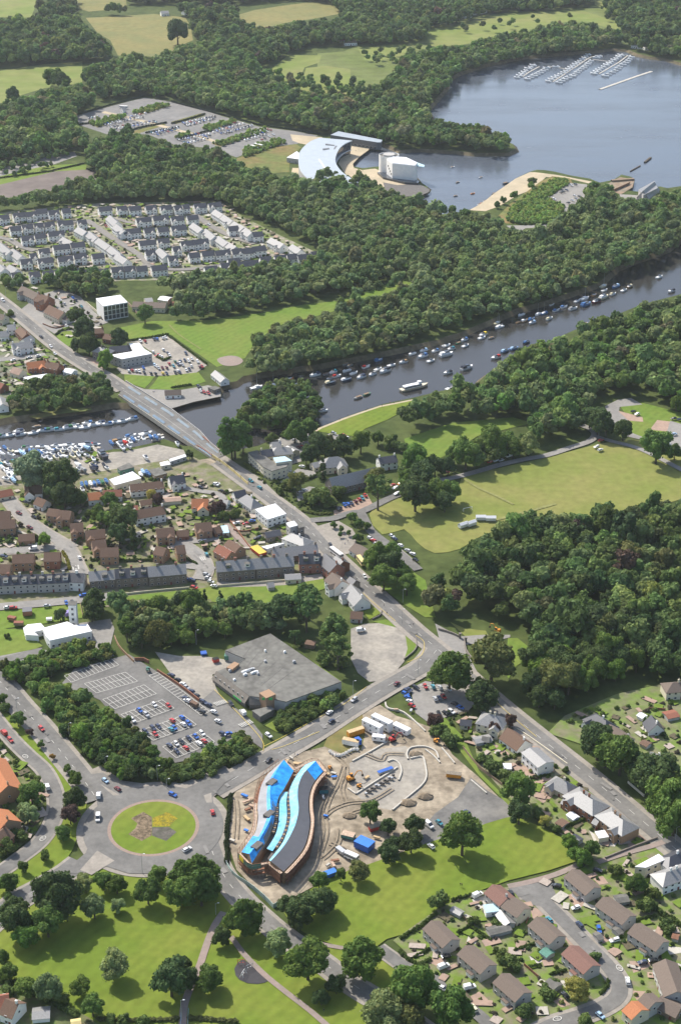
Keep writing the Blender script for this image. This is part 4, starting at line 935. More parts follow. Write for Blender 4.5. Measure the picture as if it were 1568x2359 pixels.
def hip_roof(L, W, he, hr, ov=.4, hip=None):
    b = MB(); l = L / 2 + ov; w = W / 2 + ov; r = max(.05, l - (hip or w)); z = he
    E = [(-l, -w, z), (l, -w, z), (l, w, z), (-l, w, z)]; A, B = (-r, 0, hr), (r, 0, hr)
    b.face((E[0], E[1], B, A)); b.face((E[1], E[2], B)); b.face((E[2], E[3], A, B)); b.face((E[3], E[0], A))
    F = [(x, y, z - .2) for x, y, _ in E]
    for i in range(4): j = (i + 1) % 4; b.face((F[i], F[j], E[j], E[i]))
    b.face(F[::-1]); return b
MESHC = {}
def cached(key, fn):
    if key not in MESHC: MESHC[key] = fn()
    return MESHC[key]
ROOFN = {'slate': 'dark slate', 'grey_slate': 'grey slate', 'sunlit_slate': 'silver slate', 'brown_tile': 'brown tiled', 'greybrown_tile': 'grey brown tiled', 'orange_tile': 'orange tiled', 'reddish_brown_tile': 'reddish tiled', 'red_tile': 'red tiled',
         'white_roof_sheet': 'white sheet', 'grey_roof_felt': 'grey felt', 'silver_roof_metal': 'silver metal'}
WALLN = {'white_render': 'white', 'cream_render': 'cream', 'grey_render': 'grey', 'red_brick': 'red brick', 'tan_brick': 'tan brick', 'grey_stone': 'grey stone', 'red_sandstone': 'red sandstone', 'weathered_timber': 'timber', 'green_mesh_sheet': 'green'}
def house(F, x1, y1, x2, y2, W, he, hr, wall, roof, zone, rt='gable', wing=0, wins=True, chim=1, porch=False, cat='house', attr=None, group=None, name=None, Lx=None, storeys=None, short=False, dm=None, gw=True):
    A, B = at(F, x1, y1, hr), at(F, x2, y2, hr); c = (A + B) / 2; d = B - A; L = d.length if Lx is None else Lx
    rz = math.atan2(d.y, d.x)
    if math.sin(rz) > .999: rz -= 0
    if rt == 'hip': L = L + W * .9
    L = round(max(L, 2.5) * 2) / 2; W = round(W * 2) / 2
    root = empty(name or cat.replace(' ', '_'), (c.x, c.y, 0), rz); CARSAFE.append((c.x, c.y, max(L, W) / 2, rz))
    if rt == 'hip':
        wm = cached(('w', 'hip', L, W, he, wall.name), lambda: MB().box((0, 0, -.1), (L, W, he + .05)).mesh('wall', wall))
        rm = cached(('r', 'hip', L, W, he, hr, roof.name), lambda: hip_roof(L, W, he, hr).mesh('roof', roof))
    else:
        wm = cached(('w', L, W, he, hr, wall.name), lambda: gable_wall(MB(), L, W, he, hr).mesh('wall', wall))
        rm = cached(('r', L, W, he, hr, roof.name), lambda: gable_roof(L, W, he, hr).mesh('roof', roof))
    link('wall', wm, root); r = link('roof', rm, root)
    if chim:
        for k in range(chim): chimney(r, (L / 2 - .8) * (1 if k == 0 else -1) * (.2 if rt == 'hip' else 1), 0, hr + .05, wall if wall.name != 'weathered_timber' else BRICK)
    st = storeys or (2 if he > 4.3 else 1)
    if wins:
        nw = max(1, int(L / 3.2)); fs = -1 if math.cos(rz) > 0 else 1
        for s in (-1, 1):
            for k in range(st):
                for i in range(nw):
                    x = L * ((i + .5) / nw - .5); z = 1.55 + 2.65 * k
                    if k == 0 and i == nw // 2 and s == fs:
                        door(root, x + (1.5 if nw == 1 else 0), s * (W / 2 + .04), 0, 0 if s < 0 else math.pi, dm)
                        if nw > 1: continue
                    if short and s != fs: continue
                    win(root, x, s * (W / 2 + .03), z, 0 if s < 0 else math.pi)
        if gw and rt == 'gable':
            for s in (-1, 1):
                win(root, s * (L / 2 + .03), 0, 1.6 if st == 1 else 4.2, R(90) * s, 1.1, 1.1)
    fs = -1 if math.cos(rz) > 0 else 1
    if wing:
        wl, ww = wing if isinstance(wing, tuple) else (2.2, 4.2); wx = L * (.24 if hash((x1, y1)) % 2 else -.24); whr = he + (hr - he) * min(1, ww / W) - .1
        q = empty('front_wing', (wx, fs * (W / 2 + wl / 2 - 1.2), 0), R(90) * fs); q.parent = root
        Lw = wl + 2.4
        link('wall', cached(('ww', Lw, ww, he, whr, wall.name), lambda: gable_wall(MB(), Lw, ww, he - .06, whr).mesh('wall', wall)), q)
        link('roof', cached(('wr', Lw, ww, he, whr, roof.name), lambda: gable_roof(Lw, ww, he - .06, whr, .3).mesh('roof', roof)), q)
        for k in range(st): win(q, Lw / 2 + .03, 0, 1.5 + 2.6 * k, R(90), 1.6, 1.2)
    if porch:
        link('porch', cached(('p', roof.name), lambda: MB().box((0, 0, 0), (3.2, 1.5, 2.3), 0, 0).box((0, 0, 2.3), (3.5, 1.8, .25), 0, 1).mesh('porch', [WHITE, roof])), root, (L * .12, fs * (W / 2 + .8), 0))
    a = attr or f"{WALLN.get(wall.name, 'pale')} walled {cat} with {ROOFN.get(roof.name, 'grey')} roof"
    reg(root, a, zone, cat, group, hr)
    return root
CARSAFE = []
def hs(F, rows, zone, W, he, hr, wall, roof, **kw):
    for q in rows.split():
        a = [float(v) for v in q.split(',')]
        house(F, *a[:4], a[4] if len(a) > 4 else W, he, hr, wall, roof, zone, **kw)
def block(F, s, h, wall, roof, name, attr, zone, cat, par=.5, rows=1, skip=(), wz=1.6, step=3.2, ww=1.4, wh=1.2, base=0, windows=True, g=None):
    """flat roofed building whose roof corners are surveyed at height h"""
    P = ccw([at(F, *[float(v) for v in q.split(',')], h) for q in s.split()])
    c = sum((Vector((p.x, p.y, 0)) for p in P), Vector()) / len(P); root = empty(name, (c.x, c.y, base))
    Q = [(p.x - c.x, p.y - c.y) for p in P]
    MB().prism(Q, -.1, h - base, 0).build('wall', wall, root)
    cen = Vector((0, 0)); In = [(x * .975, y * .975) for x, y in Q]; b = MB(); n = len(Q)
    Out = [(x + .15 * x / max(1, math.hypot(x, y)), y + .15 * y / max(1, math.hypot(x, y))) for x, y in Q]
    b.prism(Out, h - base + .01, h - base + par * .5)
    r = b.build('roof', roof, root)
    if windows:
        for i in range(n):
            a, e = Vector(Q[i]), Vector(Q[(i + 1) % n]); d = e - a; L = d.length; k = int(L / step)
            if i in skip or k < 1: continue
            rz = math.atan2(d.y, d.x)
            for j in range(k):
                for w in range(rows):
                    p = a + d * ((j + .5) / k); nrm = Vector((d.y, -d.x)).normalized() * .04
                    win(root, p.x + nrm.x, p.y + nrm.y, wz + 2.8 * w, rz, ww, wh)
    reg(root, attr, zone, cat, g, h)
    return root
# brown roofed estate, bottom right
ZB = 'in the bottom right estate'
hs('T', '175,537,285,640 365,675,495,785 565,832,690,940 760,517,880,622 1130,405,1280,510 1310,555,1465,655 960,250,1080,350', ZB, 8.5, 5.1, 7.3, GREYR, TILEG, porch=True, chim=0, attr='grey gabled semi with brown roof')
hs('T', '950,677,1070,785', ZB, 8.5, 5.1, 7.3, GREYR, TILEM, porch=True, chim=0, attr='grey gabled semi with reddish roof')
hs('T', '515,335,600,408', ZB, 8.5, 5.1, 7.4, GREYR, TILEM, porch=True, chim=1, attr='semi half with reddish roof at lawn edge')
hs('T', '604,411,692,470', ZB, 8.5, 5.1, 7.2, CREAM, TILEG, porch=False, chim=0, attr='cream semi half with brown roof joined to the reddish one')
hs('T', '1480,752,1545,930', ZB, 9.5, 5.1, 7.5, GREYR, TILEG, chim=0, attr='large grey house cut by the right edge')
hs('T', '1290,985,1345,1035', ZB, 9, 5.1, 7.5, CREAM, TILER, chim=0, attr='cream house with bright orange roof')
hs('T', '1365,945,1420,990', ZB, 9, 5.0, 7.3, GREYR, TILEG, chim=0, attr='brown roofed house joined to the orange roof')
hs('T', '1450,960,1568,1020', ZB, 8, 3, 5.2, TIMB, TILEG, chim=0, attr='low brown roofed house in the corner')
hs('T', '560,475,610,545', ZB, 5, 2.6, 3.8, GREYR, SLATEG, chim=0, wins=False, cat='garage', attr='grey garage beside the reddish semi')
for F, x, y, x2, y2, w, rf, at_ in (('T', 490, 590, 610, 560, 4.5, FLATG, 'flat grey garage'), ('T', 800, 690, 840, 720, 4.5, NET, 'green flat roofed garage'), ('T', 830, 860, 880, 900, 4.5, FLATG, 'grey shed in a back garden'),
                              ('T', 1200, 410, 1270, 400, 4.5, FLATG, 'long grey garden shed'), ('T', 290, 460, 345, 490, 3.2, SLATEG, 'small grey shed by the lawn hedge'), ('T', 1090, 620, 1120, 610, 4.2, FLATG, 'flat roofed side garage'),
                              ('T', 1200, 590, 1230, 575, 4.0, FLATG, 'small flat garage'), ('T', 1520, 610, 1555, 620, 3, RUST, 'red garden hut'), ('Q', 820, 735, 860, 760, 4.5, TILEB, 'brown garden shed'), ('Q', 900, 830, 945, 860, 4.5, SLATE, 'dark garden shed'),
                              ('Q', 885, 690, 925, 720, 3.5, FLATW, 'white conservatory'), ('Q', 480, 400, 525, 400, 4, FLATW, 'white van sized shed'), ('Q', 1330, 250, 1370, 270, 4, TILEB, 'brown garden hut'), ('Q', 1310, 80, 1345, 100, 3.5, FLATW, 'white garden shed'),
                              ('Q', 1470, 90, 1540, 75, 6, TILEP, 'red roofed garden building'), ('N', 300, 1010, 400, 990, 5, SLATEG, 'grey roofed white garage')):
    house(F, x, y, x2, y2, w, 2.3, 2.9, GREYR if rf != FLATW else WHITE, rf, ZB if F == 'T' else 'in the villa gardens', chim=0, wins=False, cat='shed', attr=at_)
block('T', '1310,235 1370,240 1480,195 1440,165', 6, CREAM, FLATW, 'flat_roofed_house', 'cream house with white flat roof', 'at the lower right', 'house', rows=2)
hs('T', '1480,265,1568,235', 'at the lower right', 9, 5, 8, WHITE, SLATEG, rt='hip', attr='white hipped villa at the right edge', chim=2)
hs('T', '1500,180,1568,150', 'at the lower right', 8, 5, 7.5, WHITE, SLATE, rt='hip', attr='grey roofed villa behind the white flat roof', chim=1)
# villas along the road
ZV = 'beside the main road'
house('Q', 385, 82, 440, 95, 10, 5, 9, CREAM, SLATEG, ZV, rt='hip', chim=2, wing=(3, 4.5), attr='cream villa with steep hipped roof'); hs('Q', '215,120,285,125', ZV, 5, 2.6, 4.2, CREAM, SLATE, chim=0, attr='low cream outbuilding')
hs('Q', '505,172,610,248', ZV, 10, 3.2, 7.2, WHITE, TILEB, chim=1, attr='white bungalow with steep brown roof')
hs('Q', '350,225,395,232', ZV, 4.5, 2.4, 3.6, WHITE, FLATG, chim=0, attr='small white outbuilding')
r_ = house('Q', 640, 296, 740, 385, 9, 6, 7.2, WHITE, SLATEG, ZV, chim=0, attr='white two storey house with red framed front')
b = MB(); b.box((0, 4.62, 3.0), (9, .16, 2.9), 0, 0); b.build('red_cladding', REDP, r_)
house('Q', 810, 470, 870, 500, 8.5, 3.4, 7.4, CREAM, SLATEG, ZV, rt='hip', chim=1, wing=(2.5, 4), attr='cream cottage with grey hipped roof')
house('Q', 945, 555, 1030, 610, 11, 5.5, 9, BRICK, SLATEG, ZV, rt='hip', chim=2, wing=(2.5, 4.5), attr='broad red brick villa with grey hipped roof')
house('Q', 1140, 680, 1215, 735, 10.5, 5.5, 9, BRICKT, SLATEG, ZV, rt='hip', chim=2, wing=(2.5, 4.5), attr='tan brick villa with grey hipped roof')
hs('Q', '850,600,890,620', ZV, 5, 3.2, 4.8, BRICK, SLATEG, chim=0, attr='brick annexe with pale roof')
hs('Q', '1040,720,1070,735', ZV, 5, 3.2, 4.8, BRICKT, SLATEG, chim=0, attr='tan brick annexe')
ZR = 'right of the main road'
house('Q', 1045, 85, 1110, 125, 9, 3.2, 7, WHITE, SLATE, ZR, rt='hip', chim=1, wing=(3, 4), attr='white villa with dark hipped roof')
hs('Q', '1130,150,1250,230', ZR, 8, 3, 5.6, GREYR, TILEG, chim=1, attr='long brown roofed bungalow')
hs('Q', '1385,95,1420,150', ZR, 8, 3, 7, WHITE, SLATE, chim=1, attr='white gabled cottage with black roof')
hs('Q', '1380,320,1440,345', ZR, 7.5, 3, 5.5, WHITE, SLATEG, chim=1, attr='white cottage with grey roof behind trees')
hs('N', '1510,660,1568,655', ZR, 9, 5, 8, CREAM, TILEG, rt='hip', chim=1, attr='cream house at the right edge')
# left edge crescent
ZC = 'at the left edge'
hs('O', '-60,560,60,770', ZC, 13, 6, 10.5, BRICKT, TILER, chim=1, attr='long orange roofed house above the crescent')
hs('O', '-30,930,60,1010', ZC, 12, 6, 10, BRICKT, TILER, chim=1, attr='orange roofed house below the crescent')
hs('O', '-40,1130,40,1060', ZC, 9, 5, 8, BRICK, TILEB, chim=1, attr='dark brick house beneath the trees')
house('R', 40, 1040, 130, 1075, 9, 4.6, 8, WHITE, TILEB, 'in the bottom left corner', chim=1, attr='white house with brown hipped gable roof')
hs('R', '-60,1030,60,1010', 'in the bottom left corner', 8, 4.6, 7.5, WHITE, TILEP, chim=0, attr='reddish roofed house')
hs('R', '230,1130,345,1120', 'in the bottom left corner', 6, 2.5, 3.4, WHITE, SLATEG, chim=0, wins=False, cat='garage', attr='pale grey flat garage')
hs('R', '500,1200,560,1190', 'in the bottom left corner', 4, 2.3, 3.2, CREAM, YEL, chim=0, wins=False, cat='shed', attr='yellow roofed hut')
# tenement terraces
ZT = 'in the stone terrace row'
def tenement(F, a, W, he, hr, wall, roof, attr, zone, dorm=0, ch=3):
    r = house(F, *a, W, he, hr, wall, roof, zone, chim=0, attr=attr, cat='terrace', name='terraced_building', dm=DOOR)
    rf = [c for c in r.children if c.name.startswith('roof')][0]; L = (at(F, a[0], a[1], hr) - at(F, a[2], a[3], hr)).length
    for k in range(ch): chimney(rf, L * ((k + .5) / ch - .5), 0, hr, STONER if k % 2 else wall, 1.6, 1.3)
    fs = -1 if math.cos(r.rotation_euler[2]) > 0 else 1
    for k in range(dorm):
        x = L * ((k + .6) / dorm - .5); q = MB(); q.box((0, 0, -.6), (2.6, 2.6, 1.9), 0, 0); q.box((0, 0, 1.3), (2.9, 2.9, .15), 0, 1)
        d_ = q.build('dormer', [WHITE if k % 2 else SLATE, FLATG], r); d_.location = (x, fs * W * .26, he + (hr - he) * .42)
        win(d_, 0, fs * 1.33, .5, 0 if fs < 0 else math.pi, 1.8, 1.0)
    return r
tenement('L', (-60, 272, 260, 256), 9.5, 6, 9.5, GREYR, SLATE, 'grey rendered terrace with white dormers', 'at the left edge', 5, 4)
tenement('L', (262, 258, 480, 248), 9.5, 6.2, 9.6, GREYR, SLATE, 'grey rendered terrace with red doors', 'beside the side road', 4, 3)
tenement('L', (482, 246, 590, 252), 9.5, 6, 9.2, WHITE, SLATE, 'white end terrace with hipped slate roof', 'beside the side road', 0, 1)
tenement('L', (620, 240, 800, 225), 9.5, 5.8, 9.3, STONE, SLATEG, 'dark stone terrace with one dormer', 'below the brown houses', 1, 2)
tenement('L', (802, 222, 1030, 206), 9.5, 6.2, 9.8, STONE, SLATE, 'stone terrace with three dormers', 'below the brown houses', 3, 3)
tenement('L', (1032, 206, 1292, 184), 9.5, 6.6, 10.4, STONE, SLATEG, 'tall stone terrace with plain slate roof', 'below the brown houses', 0, 2)
tenement('M', (112, 168, 380, 148), 10, 6.8, 10.8, STONE, SLATEG, 'stone tenement with brick red gable end', 'below the side street', 2, 3)
tenement('M', (382, 148, 648, 126), 10, 6.8, 10.8, STONE, SLATEG, 'stone tenement joined to the red gable block', 'below the side street', 0, 3)
tenement('M', (690, 118, 838, 112), 9, 6.6, 10.5, STONER, SLATE, 'red sandstone tenement with white dormers', 'near the main road', 2, 2)
ZS = 'in the shopping street'
hs('M', '505,82,812,48', ZS, 9, 4.2, 7.6, STONE, SLATEG, chim=2, attr='long grey roofed range behind the tenement')
hs('M', '870,112,955,185', ZS, 10, 6, 10, STONER, SLATE, chim=1, attr='red gabled corner building')
hs('M', '945,130,1000,165', ZS, 9, 5.5, 8.5, BRICK, SLATE, chim=1, attr='red brick shop with dark roof')
house('M', 920, 245, 990, 305, 10, 5, 8.6, WHITE, TILEG, ZS, chim=1, wing=(3, 4.5), attr='white house with brown roof and skylights')
house('M', 1050, 325, 1130, 420, 10, 3.6, 8, WHITE, SLATEG, ZS, chim=1, wing=(3, 5), attr='white villa with pale slate roof')
hs('M', '1045,275,1085,300', ZS, 6, 4, 6.2, STONE, SLATE, chim=0, attr='small dark roofed annexe')
hs('M', '1050,515,1135,520', ZS, 7, 2.8, 5.2, GREYR, TILEB, chim=0, attr='small grey lodge by the gravel yard')
hs('M', '592,262,700,256', 'in the back gardens', 6.5, 3, 4.4, CREAM, SLATEG, chim=0, attr='cream garage block with pale roof')
hs('M', '470,318,510,312', 'in the back gardens', 5, 2.6, 4.2, GREYR, SLATEG, chim=0, attr='small grey shed with white trim', cat='shed', wins=False)
hs('M', '205,438,290,436', 'in the back gardens', 4, 2.3, 3.0, TIMB, SLATEG, chim=0, attr='low grey shed by the conifers', cat='shed', wins=False)
hs('M', '740,725,800,735', 'beside the supermarket', 4, 2.6, 3.0, TIMB, TILEB, chim=0, attr='brown hut beneath the trees', cat='shed', wins=False)
hs('M', '1080,42,1165,92', 'on the paved plaza', 9, 3.2, 6, WHITE, TILEG, chim=0, attr='white visitor centre with grey brown roof')
# fire station with its drill tower
r_ = block('L', '165,635 195,610 285,600 320,640 240,660 270,685 180,680', 3.6, WHITE, FLATW, 'fire_station_wing', 'low white wing of the fire station', 'by the lawn', 'building', skip=(0,))
r_ = block('L', '325,690 350,720 640,655 610,605 520,615 470,590 300,635', 5.2, WHITE, FLATW, 'fire_station', 'long white flat roofed fire station', 'with a red door', 'fire station', rows=1, skip=(3, 4, 5, 6))
q = at('L', 480, 745); pz = at('L', 520, 620); tw = empty('drill_tower', (pz.x, pz.y, 0)); reg(tw, 'tall white drill tower', 'behind the fire station', 'tower', None, 10)
MB().box((0, 0, 0), (4.2, 4.2, 14.5)).build('wall', WHITE, tw); MB().box((0, 0, 14.5), (4.6, 4.6, .3)).build('roof', FLATG, tw)
for k in range(4): win(tw, 0, -2.13, 2.5 + 3.2 * k, 0, 1.4, 1.6)
# brown houses by the river
ZN = 'in the riverside housing'
hs('L', '700,74,825,70', ZN, 9.5, 5.6, 9, BRICKT, TILEB, chim=0, attr='tan house with brown roof at road corner')
hs('L', '90,120,238,116 -50,185,75,190', ZN, 9.5, 5.6, 8.8, BRICKT, TILEB, chim=0, attr='brown roofed house by the cross road')
hs('L', '312,106,418,104', ZN, 9.5, 5.6, 8.8, BRICK, TILEB, chim=0, attr='brown roofed red brick house by the junction')
hs('L', '1225,60,1285,52 1090,60,1160,75', ZN, 8.5, 5.6, 8.8, BRICKT, TILEB, chim=0, attr='brown roofed house by the turning place')
hs('M', '130,50,220,100', ZN, 8, 4.6, 7.6, BRICKT, TILEP, chim=0, attr='red roofed house at the cul de sac')
hs('M', '200,15,280,65', ZN, 8, 4.6, 7.4, BRICKT, TILEB, chim=0, attr='brown house behind the red roofed one')
hs('I', '410,768,500,775 490,862,580,855 595,912,730,900 640,985,735,972', ZN, 9.5, 5.6, 9, BRICKT, TILEB, chim=0, wing=(2, 4), attr='brown roofed house along the curved road')
hs('I', '-40,780,70,775 -40,840,105,832', ZN, 9.5, 5.6, 9, BRICKT, TILEB, chim=0, attr='brown roofed house at left road edge')
hs('I', '130,938,240,930', ZN, 8, 3.2, 5.8, BRICKT, TILEB, chim=0, attr='brown roofed bungalow')
hs('I', '340,755,420,765', ZN, 8.5, 5.2, 8, BRICKT, TILEB, chim=0, attr='small brown roofed house below trees')
house('I', 175, 592, 290, 585, 9, 4.2, 8.6, WHITE, TILEB, ZN, chim=0, wing=(3, 6), attr='white house with tall tan gable')
hs('I', '262,676,325,700', ZN, 7.5, 3.2, 6.4, WHITE, TILEB, chim=0, attr='white gabled bungalow with brown roof')
hs('I', '-20,640,80,620', ZN, 8, 3, 5.5, CREAM, TILEP, chim=0, attr='pale roofed house by the boats')
hs('I', '612,650,715,640', ZN, 8.5, 4, 7, WHITE, TILER, chim=1, attr='white house with bright orange roof')
hs('I', '722,630,850,625', ZN, 8, 4, 6.6, WHITE, TILEP, chim=0, attr='white house with red roof')
hs('I', '905,590,1135,565', ZN, 9, 4.4, 7.4, WHITE, TILEB, chim=1, attr='long white house with red brown roof')
hs('I', '1180,535,1280,520', ZN, 9, 4.6, 8.2, WHITE, SLATE, chim=1, attr='white house with dark slate roof', wing=(2.5, 4))
hs('I', '975,702,1052,690', ZN, 6, 3, 5, CREAM, TILEB, chim=0, attr='small brown roofed outbuilding')
hs('I', '930,775,1140,738', ZN, 9.5, 5.6, 8.8, WHITE, TILEB, chim=3, attr='white terrace with long brown roof')
house('I', 1340, 690, 1450, 690, 9.5, 4.4, 8.4, CREAM, TILER, ZN, chim=0, attr='house with bright orange gabled roof', wing=(4, 7))
hs('I', '830,745,960,735', ZN, 6, 2.8, 4.4, WHITE, TILEP, chim=0, attr='low red roofed cottage')
hs('I', '1090,900,1212,888 1360,862,1470,850', ZN, 9.5, 5.6, 9, BRICKT, TILEB, chim=0, wing=(2, 3.5), attr='brown roofed pair with pale dormer fronts')
hs('I', '1232,912,1312,905 1482,892,1535,880', ZN, 7, 3.2, 5.6, BRICK, TILEB, chim=0, attr='low brown link house')
hs('I', '1130,690,1260,680', ZN, 6, 2.6, 3.4, CREAM, PINK, chim=0, wins=False, cat='shed', attr='pale pink roofed shed')
# boatyard sheds
block('I', '765,555 925,500 985,545 800,595', 5, CREAM, FLATW, 'boat_shed', 'long boat shed with white roof', 'in the boatyard', 'shed', par=.3, step=4)
block('I', '1035,492 1110,472 1165,512 1080,535', 3.6, TIMB, FLATG, 'yard_shed', 'dark flat roofed shed', 'beside the cleared site', 'shed', step=4)
block('I', '820,475 900,440 935,470 840,495', 3.5, NET, FLATG, 'workshop', 'green walled workshop', 'in the boatyard', 'shed', step=4)
block('I', '1115,440 1170,425 1190,450 1125,462', 3, CREAM, FLATW, 'portable_cabin', 'cream cabin', 'beside the cleared site', 'cabin', step=4)
block('I', '1180,415 1290,380 1300,395 1185,432', 3, GREYR, FLATW, 'stacked_cabin', 'long white cabin', 'beside the bridge foot', 'cabin', step=4)
# hotel, church hall and shops at the bridge end
block('J', '335,370 400,355 500,430 640,425 600,470 500,500 440,470', 7, CREAM, FLATG, 'hotel', 'long cream hotel', 'beside the road bridge', 'hotel', rows=2, par=1)
block('J', '510,405 590,395 640,425 530,440', 9, CREAM, PALEB, 'hotel_block', 'cream block with pale blue roof', 'above the hotel', 'hotel', rows=1, par=.6)
hs('J', '420,352,500,340', 'beside the road bridge', 9, 6.5, 9.6, CREAM, SLATE, chim=2, attr='cream hotel wing with dark slate roof')
hs('J', '530,330,590,325', 'behind the hotel', 10, 5.5, 9, CREAM, SLATEG, rt='hip', chim=1, attr='cream house with grey hipped roof')
hs('J', '500,295,560,290', 'behind the hotel', 8, 4.5, 7, WHITE, SLATEG, chim=1, attr='white annexe by the river')
hs('J', '610,320,660,350', 'behind the hotel', 8, 3.5, 5, CREAM, SLATEG, chim=0, attr='low flat annexe')
hs('J', '900,545,1225,468', 'by the park entrance', 11, 5, 10.5, STONE, SLATEG, chim=0, attr='stone church hall with long slate roof', cat='church hall')
hs('J', '890,400,965,392', 'behind the church hall', 11, 4.5, 9.5, CREAM, SLATEG, rt='hip', chim=0, wing=(4, 6), attr='cream church with hipped slate roof', cat='church')
hs('J', '780,440,850,425', 'behind the church hall', 7, 3, 5, CREAM, SLATEG, chim=0, attr='low grey roofed vestry')
hs('J', '1240,402,1362,385', 'behind the church hall', 8.5, 5.2, 8, WHITE, SLATE, chim=2, attr='white two storey house with two chimneys')
hs('J', '325,655,375,690', 'at the main road bend', 8.5, 3.4, 8, WHITE, SLATEG, rt='hip', chim=1, attr='white house with steep hipped roof')
hs('J', '235,640,310,625', 'at the main road bend', 7, 3.6, 6.4, WHITE, SLATE, chim=0, attr='white cottage with dark roof')
hs('J', '150,690,200,700', 'at the main road bend', 6, 3, 5, WHITE, SLATEG, chim=0, attr='low white outbuilding')
block('J', '385,765 525,725 600,795 470,835', 6, WHITE, FLATW, 'shop_building', 'large white flat roofed shop', 'on the main road', 'shop', rows=2, par=.6)
block('J', '600,860 655,845 680,875 625,890', 7.5, GREYR, FLATW, 'shop_building', 'grey shop with white flat roof', 'on the main road', 'shop', rows=2)
block('J', '670,870 710,855 725,885 690,895', 7, STONE, FLATG, 'shop_building', 'narrow grey shop', 'on the main road', 'shop', rows=2)
hs('J', '640,930,720,960', 'on the main road', 9, 4.5, 7.5, WHITE, SLATEG, rt='hip', chim=1, attr='white shop with hipped pale roof', cat='shop')
hs('J', '450,925,555,905', 'on the main road', 7, 3.4, 5.2, STONE, SLATE, chim=0, attr='dark low shop range', cat='shop')
block('J', '430,1025 540,1000 590,1000 470,1040', 3.2, WHITE, FLATW, 'shop_store', 'long white roofed store', 'behind the shops', 'shed', step=5)
block('J', '145,880 190,875 205,925 160,930', 2.8, CREAM, PALEB, 'lock_up', 'pale blue roofed lock up', 'behind the houses', 'shed', step=6)
# town across the bridge
ZO = 'across the bridge'
block('F', '670,165 840,140 890,190 722,218', 12.5, WHITE, FLATW, 'white_hall', 'tall white box hall with dark glazed front', 'beyond the playing field', 'building', windows=False, par=.3)
P = [at('F', 722, 218, 12.5), at('F', 890, 190, 12.5)]; r_ = bpy.data.objects['white_hall']
d = (P[1] - P[0]); nrm = Vector((d.y, -d.x, 0)).normalized(); b = MB()
for i in range(6):
    for k in range(3):
        a = P[0] + d * ((i + .08) / 6) + nrm * .08; e = P[0] + d * ((i + .92) / 6) + nrm * .08
        z0, z1 = .8 + k * 3.8, 4.2 + k * 3.8; o = Vector(r_.location)
        f = MB(); f.face([(Vector((a.x, a.y, z0)) - o), (Vector((e.x, e.y, z0)) - o), (Vector((e.x, e.y, z1)) - o), (Vector((a.x, a.y, z1)) - o)]); f.build('window', GLASS, r_)
hs('F', '930,185,1160,195', ZO, 12, 4, 6.4, CREAM, TILEG, chim=0, attr='long low school with brown roof'); hs('F', '1010,165,1060,160', ZO, 9, 4, 5.5, CREAM, SLATEG, chim=0, attr='grey roofed school hall')
hs('F', '1120,150,1185,160', ZO, 9, 4, 5.2, CREAM, FLATW, chim=0, attr='white roofed school block'); hs('F', '1200,165,1310,160', ZO, 9, 4, 6, BRICK, TILEP, chim=0, attr='red roofed building by the wood')
hs('F', '155,75,270,130', ZO, 10, 5, 9, GREYR, TILEG, chim=2, wing=(3, 5), attr='grey house with brown roof by the pub')
hs('F', '270,130,345,150', ZO, 12, 5.5, 10, BRICK, TILEB, chim=2, wing=(4, 6), attr='red and brown gabled pub')
hs('F', '345,210,450,260', ZO, 12, 4.5, 9, CREAM, TILEB, chim=1, attr='pub wing with wide brown roof'); hs('F', '420,265,490,285', ZO, 8, 4, 6.5, WHITE, TILEG, chim=0, attr='white building with curved dark roof')
hs('F', '650,375,720,370 735,410,800,420', ZO, 9, 3.5, 6, BRICK, TILEB, chim=1, attr='brown roofed cottage by the field')
hs('F', '690,500,750,510', ZO, 8, 6, 9, STONE, SLATEG, rt='hip', chim=2, attr='stone house with pale hipped roof')
hs('F', '765,500,900,490', ZO, 8, 5, 8, STONE, SLATE, chim=1, attr='stone hotel range with dark roof')
block('F', '768,560 1010,520 1060,550 850,588', 7, GREYR, FLATW, 'station_hotel', 'white flat roofed two storey hotel', 'by the packed car park', 'hotel', rows=2, par=.5)
block('F', '900,480 970,475 1010,520 930,535', 6, GREYR, FLATW, 'hotel_extension', 'white flat roofed extension', 'by the packed car park', 'hotel', rows=1, par=.5)
hs('F', '1150,805,1260,800', 'on the quay', 6.5, 3, 5.4, WHITE, TILEG, chim=0, attr='white kiosk with brown roof', cat='kiosk')
hs('F', '1500,665,1568,720', 'beside the river quay', 7, 3, 5.6, WHITE, SLATEG, chim=0, attr='white boathouse with grey roof', cat='boathouse')
block('F', '1450,785 1500,775 1540,790 1490,805', 3, STONE, FLATG, 'store', 'small flat store', 'on the quay', 'shed', step=5)
hs('F', '85,478,225,462', ZO, 9, 5.5, 8.6, WHITE, SLATEG, chim=2, wing=(2, 4), attr='long white house with white gable')
hs('F', '50,350,110,345', ZO, 9, 5, 8, WHITE, SLATEG, chim=1, attr='white house with pale roof'); hs('F', '140,360,190,410', ZO, 8, 5, 8, BRICK, TILEB, chim=1, attr='brown roofed house near road')
hs('F', '0,395,60,390', ZO, 8, 4, 7, WHITE, SLATEG, chim=1, attr='white roofed bungalow at the left edge'); hs('F', '0,270,40,280', ZO, 8, 5, 8, CREAM, TILEG, chim=1, attr='cream house at the left edge')
hs('F', '95,640,160,660', ZO, 8, 4, 7, CREAM, PINK, chim=0, attr='house with pale tan roof'); hs('F', '160,450,215,420', ZO, 7, 4, 6.5, WHITE, SLATEG, chim=0, attr='white gabled annexe')
